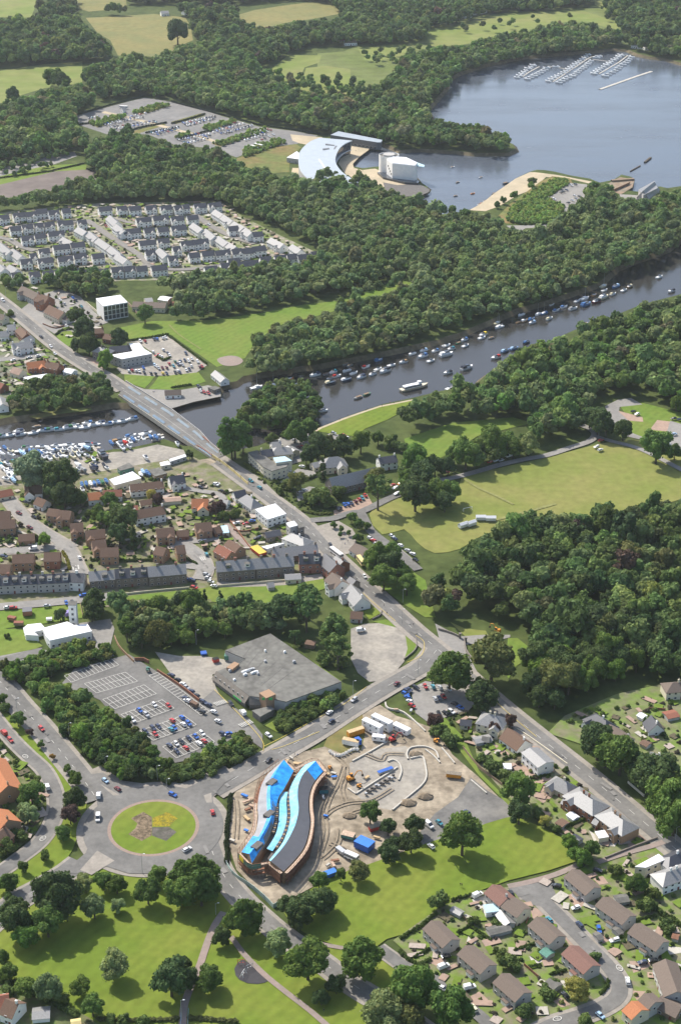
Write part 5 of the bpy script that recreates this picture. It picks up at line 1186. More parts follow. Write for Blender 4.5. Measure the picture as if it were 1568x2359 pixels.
hs('F', '190,610,320,595', ZO, 9, 4.5, 8, BRICK, TILER, chim=1, wing=(3, 5), attr='brick inn with orange pink roof'); hs('F', '330,600,420,620', ZO, 9, 4.5, 8, BRICK, TILEB, chim=2, attr='brick inn with brown gables')
block('F', '165,715 330,690 350,740 230,760', 4, WHITE, FLATW, 'shop_building', 'white flat roofed shop with blue front', ZO, 'shop', step=4)
hs('F', '460,650,520,665', ZO, 7, 3.2, 4.6, WHITE, FLATW, chim=0, attr='white roofed cafe'); hs('F', '0,845,20,900', ZO, 8, 4, 6.5, WHITE, SLATEG, chim=0, attr='white house below the trees'); hs('F', '-40,735,30,760', ZO, 8, 4, 7, BRICK, TILEP, chim=0, attr='red roofed house at left')
block('D', '430,228 500,185 515,195 515,240', 5, GREYR, FLATW, 'service_building', 'pale service building', 'behind the crescent building', 'building', step=6)
# supermarket: flat roof with sloping mansard edge and brick tower
P = pts('M', '175,785 395,665 500,668 985,1010', 6.0); Q2 = pts('P', '985,45 600,190 345,145', 6.0) + pts('P', '115,-20', 6.0)
S_ = ccw([at('M', 175, 790, 6), at('M', 490, 672, 6), at('M', 985, 1008, 6), at('P', 600, 190, 6), at('P', 530, 175, 6), at('P', 345, 150, 6), at('P', 120, -22, 6), at('M', 200, 905, 6), at('M', 285, 880, 6), at('M', 320, 850, 6)])
c = sum((Vector((p.x, p.y, 0)) for p in S_), Vector()) / len(S_); sm_ = empty('supermarket', (c.x, c.y, 0)); reg(sm_, 'large grey flat roofed supermarket', 'between car park and road', 'supermarket', None, 6)
Q_ = [(p.x - c.x, p.y - c.y) for p in S_]
MB().prism(Q_, -.1, 5.8, 0).build('wall', GREYR, sm_); MB().prism(Q_, 5.81, 6.3, 0).build('roof', FLATG, sm_)
rf = [o for o in sm_.children if o.name.startswith('roof')][0]
def loc(F, x, y, z): p = at(F, x, y, z); return (p.x - c.x, p.y - c.y)
def slope(F, s, z1, out, m):
    L = [loc(F, *[float(v) for v in q.split(',')], 6) for q in s.split()]; A = [Vector((x, y, z1)) for x, y in L]
    B = offset(A, out)
    for p in B: p.z = 2.7
    Cc = [Vector((p.x, p.y, -.05)) for p in offset(A, out * .8)]
    MB().strips([A, B]).build('mansard', m, sm_); MB().strips([[Vector((p.x, p.y, 2.75)) for p in Cc], Cc]).build('wall', STONE, sm_)
slope('P', '115,-25 345,148', 6.25, -3.2, mat('brown_mansard', (.17, .15, .125), .9, .12, .6))
slope('P', '345,148 440,150', 6.25, -3.0, MATS['brown_mansard'])
a, e = Vector((*loc('P', 115, -25, 6), 0)), Vector((*loc('P', 345, 148, 6), 0)); dv = e - a; rz_ = math.atan2(dv.y, dv.x); nn = Vector((dv.y, -dv.x, 0)).normalized()
for k in range(7):
    p = a + dv * ((k + .6) / 7.4) + nn * 2.1; win(sm_, p.x, p.y, 4.2, rz_, 1.3, 1.8)
p = loc('P', 470, 130, 9); b = MB().box((p[0], p[1], 0), (6, 6, 9), rz_); b.build('brick_tower', BRICKT, sm_)
b = MB().box((p[0], p[1] - 3.15, 7.2), (5.2, .15, 1.3), 0); b.build('green_sign', mat('green_sign', (.06, .42, .1), .5, .05, 1), sm_)
p = a + dv * .80 + nn * 3.5; b = MB().box((p.x, p.y, 2.3), (7, .2, 1.1), rz_); b.build('green_sign', MATS['green_sign'], sm_)
b = MB().prism([loc('P', *q, 3.6) for q in ((365, 250), (490, 220), (515, 240), (420, 290))], 0, 3.6, 0); b.build('entrance_porch', STONE, sm_)
MB().prism([loc('P', *q, 3.62) for q in ((360, 250), (490, 218), (520, 240), (420, 294))], 3.61, 3.85, 0).build('porch_roof', FLATG, sm_)
MB().prism([loc('M', *q, 8) for q in ((185, 905), (240, 865), (275, 880), (225, 920))], 6, 8, 0).build('plant_room', BRICKT, sm_)
for i, (x, y, w, h) in enumerate(((320, 935, 5, .8), (350, 925, 5, .8), (380, 945, 4, .9), (455, 868, 1.2, 1.0), (590, 803, 1.2, 1), (655, 873, 1.6, 1.2), (315, 960, 2, 1), (210, 935, 1.6, 1.2), (240, 995, 1.2, .8), (405, 955, 1.2, .9), (455, 795, .8, 1))):
    q = loc('M', x, y, 6.4); MB().box((q[0], q[1], 6.31), (w, 1.2, h), .5).box((q[0], q[1], 6.31 + h), (w * .6, .9, .3), .5).build('roof_vent', STEEL if i % 2 else FRAME, rf)
for k in range(9):
    q0, q1 = loc('M', 300 + k * 62, 720 + k * 32, 6.3), loc('P', 150 + k * 52, -10 + k * 20, 6.3); d_ = Vector((q1[0] - q0[0], q1[1] - q0[1])); m_ = ((q0[0] + q1[0]) / 2, (q0[1] + q1[1]) / 2)
    if k in (1, 2, 3, 4, 5, 6): MB().box((m_[0], m_[1], 6.3), (d_.length * .82, .22, .06), math.atan2(d_.y, d_.x)).build('roof_seam', CONCD, rf)
# crescent building, pier and tower by the loch
def world(F, s, z): return [at(F, *[float(v) for v in q.split(',')], z) for q in s.split()]
def local(L, o): return [Vector((p.x - o.x, p.y - o.y, p.z)) for p in L]
o0 = at('D', 640, 240); cr = empty('crescent_building', (o0.x, o0.y, 0)); reg(cr, 'curved building with broad silver roof', 'at the loch head', 'building', None, 14)
OUT = local(resample(smooth(world('D', '660,88 605,108 560,140 525,180 512,225 515,282 535,330 580,375 650,425', 13)), 25), o0)
INN = local(resample(smooth(world('D', '885,108 835,130 795,165 772,215 770,255 785,290 820,330 870,365 930,400', 15)), 25), o0)
MB().strips([INN, OUT]).build('roof', METAL, cr)
MIDL = [a.lerp(b_, .5) + Vector((0, 0, .9)) for a, b_ in zip(INN, OUT)]
INg = offset(INN, 2.5 if (INN[1] - INN[0]).cross(OUT[0] - INN[0]).z > 0 else -2.5)
MB().strips([[p for p in INN], [p - Vector((0, 0, .9)) for p in INN], [Vector((p.x, p.y, 14.0)) for p in INg]]).build('roof_edge', FLATW, cr)
MB().strips([[Vector((p.x, p.y, 14)) for p in INg], [Vector((p.x, p.y, -.1)) for p in INg]]).build('glazed_front', GLASS, cr)
MB().strips([[Vector((p.x, p.y, 5.2)) for p in offset(INN, 0)], [Vector((p.x, p.y, 4.6)) for p in offset(INN, 0)], [Vector((p.x, p.y, 4.6)) for p in INg]]).build('balcony', FRAME, cr)
MB().strips([OUT, [Vector((p.x, p.y, 12.2)) for p in OUT], [Vector((p.x, p.y, -.1)) for p in OUT]], [1, 0]).build('rear_wall', [GREYR, FLATW], cr)
MB().face([OUT[0], INN[0], Vector((INg[0].x, INg[0].y, -.1)), Vector((OUT[0].x, OUT[0].y, -.1))]).face([OUT[-1], INN[-1], Vector((INg[-1].x, INg[-1].y, -.1)), Vector((OUT[-1].x, OUT[-1].y, -.1))]).build('end_wall', GREYR, cr)
for s in ('680,165 725,160 728,168 682,173', '700,130 765,140 762,146 700,137', '770,145 782,147 765,172 755,170'):
    L = local(world('D', s, 14.6), o0); MB().prism(L, 13.6, 14.8).build('roof_well', DARKR, cr)
L = local(world('D', '650,240 658,238 700,300 690,300', 14.1), o0); MB().prism(L, 13.6, 14.4).build('roof_ridge_light', FLATW, cr)
pr = block('D', '735,70 790,45 1095,105 1085,122 1060,122', 8, DARKR, METAL, 'pier_building', 'long low building with pale metal roof', 'beyond the crescent building', 'building', step=5, wh=2.5, ww=3)
t0 = at('D', 1140, 328); tw = empty('round_tower', (t0.x, t0.y, 0)); reg(tw, 'white drum tower with a square block', 'at the water edge', 'tower', None, 22)
b = MB(); n = 40; r0 = 70 * mpp('D', 300, 10); H0 = 18.5
ringp = [Vector((math.cos(2 * math.pi * i / n) * r0, math.sin(2 * math.pi * i / n) * r0 * 1.0, 0)) for i in range(n + 1)]
b.strips([[p + Vector((0, 0, H0)) for p in ringp], [p - Vector((0, 0, 3.5)) for p in ringp]]); b.build('drum_wall', WHITE, tw)
MB().prism([(p.x * .96, p.y * .96) for p in ringp[:-1]], H0 - 1.5, H0 - 1.0).build('drum_roof', FLATG, tw)
b = MB(); b.strips([[p * .97 + Vector((0, 0, H0)) for p in ringp], [p + Vector((0, 0, H0)) for p in ringp]]); b.strips([[p * .97 + Vector((0, 0, H0 - 1.2)) for p in ringp], [p * .97 + Vector((0, 0, H0)) for p in ringp]]); b.build('parapet', WHITE, tw)
MB().prism([(p.x * .6, p.y * .6) for p in ringp[:-1]], H0 - 1, H0 + .6).build('roof_plant', GREYR, tw)
BL = [Vector((p.x - t0.x, p.y - t0.y)) for p in world('D', '1125,240 1170,222 1260,228 1340,266 1325,285 1165,268', 17.5)]
MB().prism(BL, -3.5, 17.5, 0).build('block_wall', WHITE, tw); MB().prism([(p.x * .985 + .3, p.y * .985) for p in BL], 17.51, 18).build('block_roof', FLATW, tw)
can = [Vector((p.x - t0.x, p.y - t0.y)) for p in world('D', '1275,236 1390,280 1385,292 1335,286', 15.5)]
MB().prism(can, 14.8, 15.5).build('canopy', PALEB, tw)
p = at('D', 1172, 290, 12); MB().box((p.x - t0.x, p.y - t0.y - 1.5, 6), (4.0, 3, 9)).build('stair_shaft', CONCD, tw)
for i, (x, y) in enumerate(((1240, 300), (1270, 330), (1300, 350), (1330, 345))):
    p = at('D', x, y, 8); e = Vector(BL[0]).lerp(Vector(BL[-1]), .3 + .18 * i); win(tw, e.x + .1, e.y - .6, 12 - i * 2, -.9, 2, 2)
MB().prism([Vector((p.x - t0.x, p.y - t0.y)) for p in world('D', '1060,330 1120,330 1350,390 1345,405 1250,400 1100,365', 2)], -.1, 2.2).build('glazed_base', GLASS, tw)
r_ = block('E', '1300,250 1400,195 1420,240 1330,285', 7, GREYR, SLATEG, 'winch_house', 'steep grey winch house', 'at the slipway', 'building', step=4)
hs('E', '1330,255,1400,200', 'at the slipway', 12, 2.5, 10, GREYR, SLATEG, chim=0, attr='tall grey gabled boat hall', cat='boat hall')
for k, (F, s, W) in enumerate((('B', '140,150,175,155 180,150,220,152', 9), ('B', '60,180,115,178', 9), ('B', '600,50,690,35 590,60,620,55', 10), ('B', '920,160,975,158', 9), ('A', '1100,228,1140,232 1250,205,1290,200', 9), ('B', '1350,190,1400,195 1400,200,1470,195', 10), ('A', '755,340,790,336', 9), ('A', '720,50,755,48 820,45,845,42', 10), ('A', '90,85,130,88 150,85,190,87', 8), ('B', '1540,180,1568,185', 10), ('A', '545,480,560,478', 8))):
    hs(F, s, ('on the golf course', 'by the lodges', 'above the fairway', 'by the loch trees', 'in the far wood', 'by the marina', 'deep in the wood', 'by the upper field', 'at the far field edge', 'at the marina road', 'in the visitor car park')[k], W, 4, 7, WHITE, TILEG if k in (0, 1, 4) else SLATEG, chim=0, short=True, attr='distant pale house')
# white housing estate beyond the wood
ZE = 'in the white estate'
def est(s, rowname, **kw):
    for i, q in enumerate(s.split()):
        x1, x2, y = [float(v) for v in q.split(',')]
        house('C', x1 + 3, y + (x2 - x1) * .03, x2, y - (x2 - x1) * .07, 9, 5.6, 8.8, WHITE, SLATE, 'in white estate ' + rowname, chim=0, short=True, wing=(1.6, 3.8) if (i * 7 + int(x1)) % 3 else 0, attr='white house with dark roof', group='white houses of the estate')
est('-20,55,252 78,158,238 158,228,232 222,295,215 300,368,221 385,440,211', 'back left row')
est('615,698,199 730,793,196 805,880,196 910,978,191 1003,1075,192 1088,1138,192 1140,1185,184 1213,1290,180 1305,1385,174', 'back right row')
est('60,130,322 135,205,310 210,270,302 275,340,296 360,455,288 485,540,282', 'second left row')
est('850,945,268 955,1055,256 1070,1150,260 1170,1240,254', 'second right row')
est('130,210,382 215,285,369 300,400,354', 'third left row')
est('770,880,339 900,970,334 985,1055,328 1070,1165,319', 'third right row')
est('330,435,438 440,530,424 240,310,463 185,230,492', 'fourth left row')
est('870,975,411 985,1060,399 1130,1210,414 1210,1305,404 1080,1130,448', 'fourth right row')
est('125,200,528 235,330,523 360,455,511 460,540,494 575,650,493', 'fifth left row')
est('910,970,473 1050,1110,508 1180,1250,488 1260,1340,478 1345,1440,473 1450,1515,466 1515,1590,460', 'fifth right row')
est('70,130,612 180,250,608 265,335,603 340,420,593 430,495,588 510,590,593 600,680,591', 'front left row')
est('695,770,578 775,845,573 850,920,573 945,1045,568 1280,1360,573 1380,1450,553 1460,1540,548', 'front right row')
def diag(F, s, rowname):
    for i, q in enumerate(s.split()):
        house(F, *[float(v) for v in q.split(',')], 9, 5.4, 8.6, WHITE, SLATE_LIT, 'in white estate ' + rowname, chim=0, short=True, wing=(1.4, 3.6) if i % 2 else 0, attr='white house with silver roof', group='white houses of the estate')
diag('C', '690,252,738,296 730,308,785,348', 'upper street side'); diag('C', '490,325,545,355 560,352,610,395 620,397,690,445 690,442,760,498 740,495,800,532', 'left street side')
diag('C', '1212,300,1270,340 1290,337,1350,385 1370,382,1430,425 1425,418,1480,450', 'right street, near side'); diag('C', '1350,217,1400,247 1405,250,1460,288 1470,292,1530,330 1535,335,1580,362', 'right street, far side')
diag('C', '0,422,40,455 22,442,70,478 82,462,140,508 0,558,30,590 62,562,110,592', 'left edge'); diag('C', '1000,457,1050,500 395,388,455,420', 'middle'); diag('D', '105,692,180,740 320,785,410,830 470,830,530,870', 'right end')
for q in ('20,90,705', '190,260,745', '55,115,862', '130,185,862', '190,280,845', '20,100,930', '130,230,945', '245,320,918', '345,420,908', '430,500,900', '505,600,902', '600,690,880'):
    x1, x2, y = [float(v) for v in q.split(',')]
    house('D', x1, y + (x2 - x1) * .04, x2, y - (x2 - x1) * .06, 9, 5.6, 8.8, WHITE, SLATE, 'in white estate right end', chim=0, short=True, wing=(1.6, 3.8) if int(x1) % 2 else 0, attr='white house with dark roof', group='white houses of the estate')
# ------------------------------------------------------------ bridge
LV = .03 + LEV[0]
def lerpline(A, B, t, z=None):
    out = [a.lerp(b, t) for a, b in zip(A, B)]
    if z is not None: out = [Vector((p.x, p.y, z)) for p in out]
    return out
EL = resample(pts('F', '826,842', .6) + pts('I', '1000,88 1200,228 1350,328 1490,418', .6), 26)
ER = resample(pts('F', '878,742', .6) + pts('I', '1200,70 1400,225', .6) + pts('J', '70,300 170,385', .6), 26)
o = (EL[13] + ER[13]) / 2; br = empty('road_bridge', (o.x, o.y, 0)); reg(br, 'long road bridge with blue panels', 'across the river', 'bridge', None, 1)
def L_(P, dz=0.0): return [Vector((p.x - o.x, p.y - o.y, p.z + dz)) for p in P]
LR = lambda t, z: L_(lerpline(EL, ER, t, z))
MB().strips([LR(1, -.3), LR(0, -.3)]).strips([LR(0, -1.6), LR(0, .55)]).strips([LR(1, .55), LR(1, -1.6)]).strips([LR(0, -1.6), LR(1, -1.6)]).build('girder', mat('weathered_concrete', (.36, .33, .27), .9, .15, .3), br)
MB().strips([LR(1, .56), LR(0, .56)]).build('deck', ASPD, br)
MB().strips([LR(.60, .6), LR(.30, .6)]).build('carriageway', ASPH, br)
MB().strips([LR(.455, .615), LR(.445, .615)]).build('centre_line', LINE, br)
for t0, t1, m in ((.12, .25, CYANT), (.72, .86, CYANT)):
    A, B = LR(t0, .75), LR(t1, .75); A0, B0 = LR(t0, .57), LR(t1, .57)
    for i in range(1, 24):
        if i % 4 == 0: continue
        b = MB(); b.strips([B[i:i + 2], A[i:i + 2]]).strips([A[i:i + 2], A0[i:i + 2]]).strips([B0[i:i + 2], B[i:i + 2]]); b.build('blue_panel', mat('blue_sheet', (.11, .17, .23), .6, .15, .3) if t0 < .5 else mat('pale_blue_sheet', (.17, .21, .235), .6, .15, .3), br)
for t0, t1 in ((0, .02), (.98, 1)):
    b = MB(); b.strips([LR(t1, 1.7), LR(t0, 1.7)]).strips([LR(t0, 1.7), LR(t0, .5)]).strips([LR(t1, .5), LR(t1, 1.7)]); b.build('parapet', mat('weathered_concrete', (.36, .33, .27), .9, .15, .3) if t0 == 0 else GREYR, br)
for i in (6, 11, 16, 21):
    for t in (.12, .5, .88):
        p = LR(t, 0)[i]; MB().tube((p.x, p.y, WL - .5), (p.x, p.y, -1.6), 1.0, 1.0, 10).build('pier', CONCD, br)
    a, e = LR(.02, 0)[i], LR(.98, 0)[i]; c_ = (a + e) / 2; d = e - a
    MB().box((c_.x, c_.y, -2.2), (d.length, 1.6, .65), math.atan2(d.y, d.x)).build('crosshead', CONCD, br)
# ------------------------------------------------------------ walls, fences, hedges
def wall(F, s, h, th, m, name, attr, zone, cat, z0=0, bays_=0, m2=None):
    P = pts(F, s); P = resample(smooth(P, 4), max(2, int(sum((b - a).length for a, b in zip(P, P[1:])) / 3))) if len(P) > 2 else resample(P, max(2, int((P[1] - P[0]).length / 3)))
    c = P[len(P) // 2]; r = empty(name, (c.x, c.y, 0)); Q = [Vector((p.x - c.x, p.y - c.y, 0)) for p in P]
    A, B = offset(Q, th / 2), offset(Q, -th / 2); up = lambda l, z: [Vector((p.x, p.y, z)) for p in l]
    b = MB().strips([up(B, 0), up(B, h)] if 0 else [up(B, h), up(A, h)]).strips([up(A, h), up(A, -.1)]).strips([up(B, -.1), up(B, h)]); b.build('panel', m, r)
    if bays_:
        b = MB()
        for q, nx in zip(Q[::bays_], Q[1::bays_]):
            d = nx - q; b.box((q.x, q.y, -.1), (.25, th + .25, h + .3), math.atan2(d.y, d.x))
        b.build('posts', m2 or m, r)
    r.location.z = z0
    reg(r, attr, zone, cat, None, h); return r
def hedge(F, s, h, w, attr, zone, col=(.06, .09, .022), name='hedge'):
    P = pts(F, s); P = resample(P, max(3, int(sum((b - a).length for a, b in zip(P, P[1:])) / (w * .55)))); c = P[len(P) // 2]; Vs, Fs, Cs = [], [], []; n = 0
    for p in P:
        V, F_, T = random.choice(LO); V = V * np.array([w * .62, w * .62, h * .62]) * rnd(.85, 1.12); V = V + np.array([p.x - c.x, p.y - c.y, h * .5])
        Vs.append(V); Fs.append(F_ + n); n += len(V); Cs.append(T[:, None] * np.array([col]) * 1.45 * rnd(.88, 1.12))
    o = link(name, quadmesh(name, np.concatenate(Vs), np.concatenate(Fs), np.concatenate(Cs), leaf)); o.location = (c.x, c.y, 0)
    reg(o, attr, zone, 'hedge', None, h)
wall('J', '85,402 200,482 335,598', 2.6, .2, YEL, 'hoarding', 'yellow panelled hoarding with dark posts', 'beside the bridge road', 'fence', 0, 3, TIMB)
wall('J', '-20,325 40,362 90,402', 1.3, .5, STONER, 'parapet_wall', 'red stone parapet wall', 'left of the bridge end', 'wall')
wall('J', '20,262 90,320 175,388', 1.3, .5, STONER, 'parapet_wall', 'red stone parapet wall', 'right of the bridge end', 'wall')
wall('L', '940,862 1025,862 1040,880', 2.2, .4, BRICK, 'brick_wall', 'red brick wall corner', 'at the car park top', 'wall')
wall('O', '1095,-20 1240,75 1390,190', 2.0, .4, BRICK, 'brick_wall', 'long red brick wall', 'beside the service yard', 'wall')
wall('L', '800,700 840,780 935,875', 1.8, .3, BRICKT, 'brick_wall', 'tan brick wall', 'behind the fire station', 'wall')
wall('L', '175,940 240,1000', 1.8, .3, BRICKT, 'brick_wall', 'tan brick wall', 'in the roadside shrubs', 'wall')
wall('S', '185,108 240,190 350,262 450,345 512,408', 2.4, .15, mat('pale_green_board', (.36, .45, .4), .7, .08, .5), 'hoarding', 'pale green site hoarding', 'along the south east road', 'fence', 0, 2, STEEL)
wall('S', '512,408 560,380', 2.4, .15, MATS['pale_green_board'], 'hoarding', 'short return of the pale green hoarding', 'by the large trees', 'fence')
wall('M', '1200,575 1260,545 1270,515', 1.0, .4, STONE, 'stone_wall', 'low curved stone wall', 'by the small lodge', 'wall')
wall('M', '1500,700 1505,780 1420,855', 1.0, .5, STONE, 'stone_wall', 'low stone wall around the corner lawn', 'at the junction', 'wall')
wall('N', '240,400 250,470 300,540', 1.6, .6, STONE, 'stone_wall', 'dark stone wall', 'at the park gate', 'wall')
wall('N', '80,340 150,360 205,385', 1.6, .6, STONE, 'stone_wall', 'dark stone wall', 'left of the park gate', 'wall')
for x, y in ((212, 390), (248, 415)):
    p = at('N', x, y); r = empty('gate_pier', p); MB().box((0, 0, -.1), (1.1, 1.1, 3.2)).build('shaft', STONE, r); MB().box((0, 0, 3.1), (1.4, 1.4, .3)).build('cap', STONE, r); reg(r, 'stone gate pier', 'at the park entrance drive', 'gate pier', None, 3)
wall('Q', '230,300 330,420 470,530', 1.8, .2, TIMB, 'timber_fence', 'long weathered fence', 'below the villa hedge', 'fence')
wall('Q', '560,180 720,290 870,400', 1.0, .4, CREAM, 'garden_wall', 'low white garden wall', 'beside the main road', 'wall')
wall('Q', '1100,980 1250,920 1420,855', 1.5, .5, STONE, 'stone_wall', 'brown stone wall', 'beside the lane', 'wall')
wall('Q', '1240,510 1340,595', 1.2, .4, CREAM, 'garden_wall', 'pale wall under the dark trees', 'right of the road', 'wall')
wall('Q', '1365,60 1470,68', 1.6, .2, RUST, 'timber_fence', 'red brown fence', 'behind the black roofed cottage', 'fence')
wall('T', '690,790 770,860', 1.8, .2, RUST, 'timber_fence', 'orange brown garden fence', 'between the semis', 'fence')
wall('T', '300,470 400,570', 1.8, .2, TIMB, 'timber_fence', 'timber garden fence', 'by the reddish semi', 'fence')
wall('T', '700,560 720,500 640,570', 1.4, .3, BRICK, 'brick_wall', 'red brick garden wall', 'by the cream semi half', 'wall')
wall('F', '300,345 390,375 470,350', 1.2, .3, RUST, 'timber_fence', 'orange curved fence', 'beside the pub yard', 'fence')
wall('F', '600,200 740,318', 2.2, .3, CREAM, 'garden_wall', 'white wall', 'beside the white hall', 'wall')
wall('F', '895,200 970,290', 1.6, .3, PINK, 'brick_wall', 'pink brick wall', 'right of the white hall', 'wall')
wall('L', '560,460 580,560', 1.8, .2, TIMB, 'timber_fence', 'brown fence', 'beside the dark trees', 'fence')
wall('J', '205,845 350,1040', 1.8, .3, BRICK, 'brick_wall', 'brown brick wall', 'along the back lane', 'wall')
wall('J', '235,915 300,930 410,905', 1.8, .3, BRICK, 'brick_wall', 'red brick wall', 'behind the white shop', 'wall')
wall('M', '110,350 430,322 600,308', 1.6, .3, CREAM, 'garden_wall', 'long white wall', 'behind the tenements', 'wall')
wall('L', '800,412 1000,388 1320,358', 1.4, .3, CREAM, 'garden_wall', 'long white wall', 'below the stone terrace', 'wall')
wall('E', '1130,200 1270,190', 2, 3, TIMB, 'timber_jetty', 'wide timber jetty deck', 'beside the slipway', 'jetty')
wall('B', '1340,757 1385,732', 1.0, 1, BARK, 'ruined_jetty', 'broken dark jetty posts', 'out in the loch', 'jetty', WL)
wall('B', '1405,718 1432,697', 1.5, 2, BARK, 'ruined_jetty', 'dark jetty stump', 'farther out in the loch', 'jetty', WL)
hedge('P', '215,850 195,1050 185,1200 190,1320', 2.2, 1.8, 'dark narrow hedge', 'beside the roundabout exit', (.035, .05, .02))
hedge('T', '5,640 120,570 200,500', 1.6, 1.4, 'clipped hedge', 'along the lawn below the site')
hedge('T', '290,430 390,400', 1.6, 1.4, 'clipped hedge', 'by the small grey shed')
hedge('T', '0,720 50,765 110,790 165,760', 1.6, 1.8, 'clipped hedge', 'around the first semi')
hedge('T', '80,745 160,700', 1.4, 1.5, 'short clipped hedge', 'before the first semi')
hedge('T', '320,610 400,570', 1.6, 1.4, 'clipped hedge', 'behind the first semi'); hedge('T', '400,580 500,650', 1.6, 1.4, 'clipped hedge', 'in the middle gardens')
hedge('T', '640,710 740,675', 1.6, 1.5, 'clipped hedge', 'by the green garage'); hedge('T', '720,800 780,790', 1.4, 1.3, 'short hedge', 'behind the third semi')
hedge('T', '840,840 920,820', 1.6, 1.4, 'short hedge', 'by the reddish roof'); hedge('T', '930,80 960,130 1010,180 1045,210', 3.0, 3.0, 'tall bright green hedge', 'at the end of the lane', (.05, .11, .02))
hedge('T', '1300,545 1420,520', 1.6, 1.5, 'clipped hedge', 'behind the right semis'); hedge('T', '1370,430 1480,520 1568,570', 2.2, 2.4, 'thick green hedge', 'right of the estate'); hedge('T', '1160,880 1150,920 1120,950', 1.6, 1.4, 'clipped hedge', 'at the road bend')
hedge('Q', '480,370 580,345', 1.6, 1.6, 'clipped hedge', 'behind the bungalow'); hedge('Q', '850,790 990,735', 1.8, 1.6, 'clipped hedge', 'between the villas'); hedge('Q', '190,255 290,250', 1.6, 1.6, 'clipped hedge', 'below the cream villa'); hedge('Q', '650,490 760,470', 1.6, 1.4, 'dark hedge', 'below the red framed house')
hedge('L', '640,165 850,170 1060,165', 1.6, 1.6, 'long garden hedge', 'behind the terrace'); hedge('L', '440,110 470,160 490,230', 1.8, 1.8, 'yellow green hedge', 'at the road corner', (.17, .16, .03)); hedge('L', '1370,190 1310,160', 1.4, 1.6, 'low hedge', 'at the turning place')
hedge('J', '310,450 400,510 540,580', 1.4, 2.4, 'flowering hedge', 'along the hotel frontage', (.11, .13, .03)); hedge('J', '740,560 830,525', 1.8, 1.8, 'clipped hedge', 'beside the hotel yard'); hedge('J', '690,740 740,720', 1.6, 2, 'clipped hedge', 'by the road corner'); hedge('J', '720,780 820,800 910,795', 1.2, 2, 'low hedge', 'above the plaza', (.1, .12, .03))
hedge('F', '895,465 1170,420', 1.6, 1.6, 'hedge line', 'above the packed car park'); hedge('F', '1180,430 1300,520 1440,625', 1.6, 1.6, 'hedge line', 'right of the packed car park'); hedge('F', '1090,565 1140,600 1180,585', 1.5, 2.4, 'hedge island', 'inside the packed car park'); hedge('F', '390,420 430,390 500,380', 1.5, 1.6, 'hedge', 'around the pub green'); hedge('F', '1200,790 1330,770', 1.4, 1.5, 'hedge', 'behind the quay')
hedge('A', '335,520 500,472 650,432', 1.8, 1.6, 'dark far hedge', 'above the visitor car park', (.035, .045, .03)); hedge('A', '770,458 1000,518 1160,562', 1.8, 1.6, 'dark far hedge', 'along the visitor path', (.035, .045, .03)); hedge('A', '1160,562 1320,585 1430,605', 1.8, 1.6, 'dark far hedge', 'by the sandy plaza', (.035, .045, .03))
for i_, q in enumerate(('520,604 640,572 745,552', '770,556 860,532 918,514', '655,598 800,572', '800,622 940,588', '360,560 480,545')): hedge('A', q, 1.8, 2.0, 'dark dividing hedge', 'inside the visitor car park', (.035, .05, .028))
hedge('A', '240,765 395,732', 1.5, 1.6, 'far hedge', 'by the grey overflow park', (.035, .045, .03)); hedge('A', '390,760 512,800', 1.5, 1.6, 'far hedge', 'right of the overflow park', (.035, .045, .03)); hedge('A', '0,800 240,768', 1.5, 1.4, 'long dark hedge', 'left of the overflow park', (.035, .05, .025))
hedge('R', '120,940 230,1000 400,1090 520,1150', 2.2, 3.0, 'long garden hedge', 'by the bottom left houses'); hedge('R', '700,1190 900,1200 1240,1190', 1.5, 2.2, 'rough hedge', 'along the bottom edge', (.08, .09, .03)); hedge('R', '1330,1185 1500,1195 1640,1205', 1.5, 2.2, 'rough hedge', 'right of the footbridge', (.08, .09, .03)); hedge('R', '0,930 60,940 110,935', 2, 2.4, 'short hedge', 'at the left edge')
hedge('K', '0,440 60,400 130,370', 2.5, 4, 'thick hedge', 'above the white house'); hedge('O', '0,460 60,540 130,610', 1.2, 1.2, 'garden hedge', 'along the crescent'); hedge('O', '40,1240 120,1180 180,1140', 1.4, 1.4, 'garden hedge', 'below the orange houses')
# footbridge at the bottom edge
p0 = at('R', 1290, 1120); fb = empty('footbridge', p0); d = at('R', 1285, 1230) - p0; a_ = math.atan2(d.y, d.x)
MB().box((d.x / 2, d.y / 2, .1), (d.length, 2.6, .25), a_).build('deck', CONC, fb)
for s in (-1, 1):
    n_ = Vector((-d.y, d.x, 0)).normalized() * 1.4 * s; b = MB()
    for k in range(7): q = d * (k / 6) + n_; b.tube((q.x, q.y, .2), (q.x, q.y, 1.3), .05)
    b.tube(n_ + Vector((0, 0, 1.3)), d + n_ + Vector((0, 0, 1.3)), .06).tube(n_ + Vector((0, 0, .7)), d + n_ + Vector((0, 0, .7)), .05); b.build('railing', mat('pale_blue_rail', (.3, .48, .6), .5, .05, 1), fb)
reg(fb, 'narrow footbridge with pale blue railings', 'at the bottom edge', 'footbridge', None, 1)
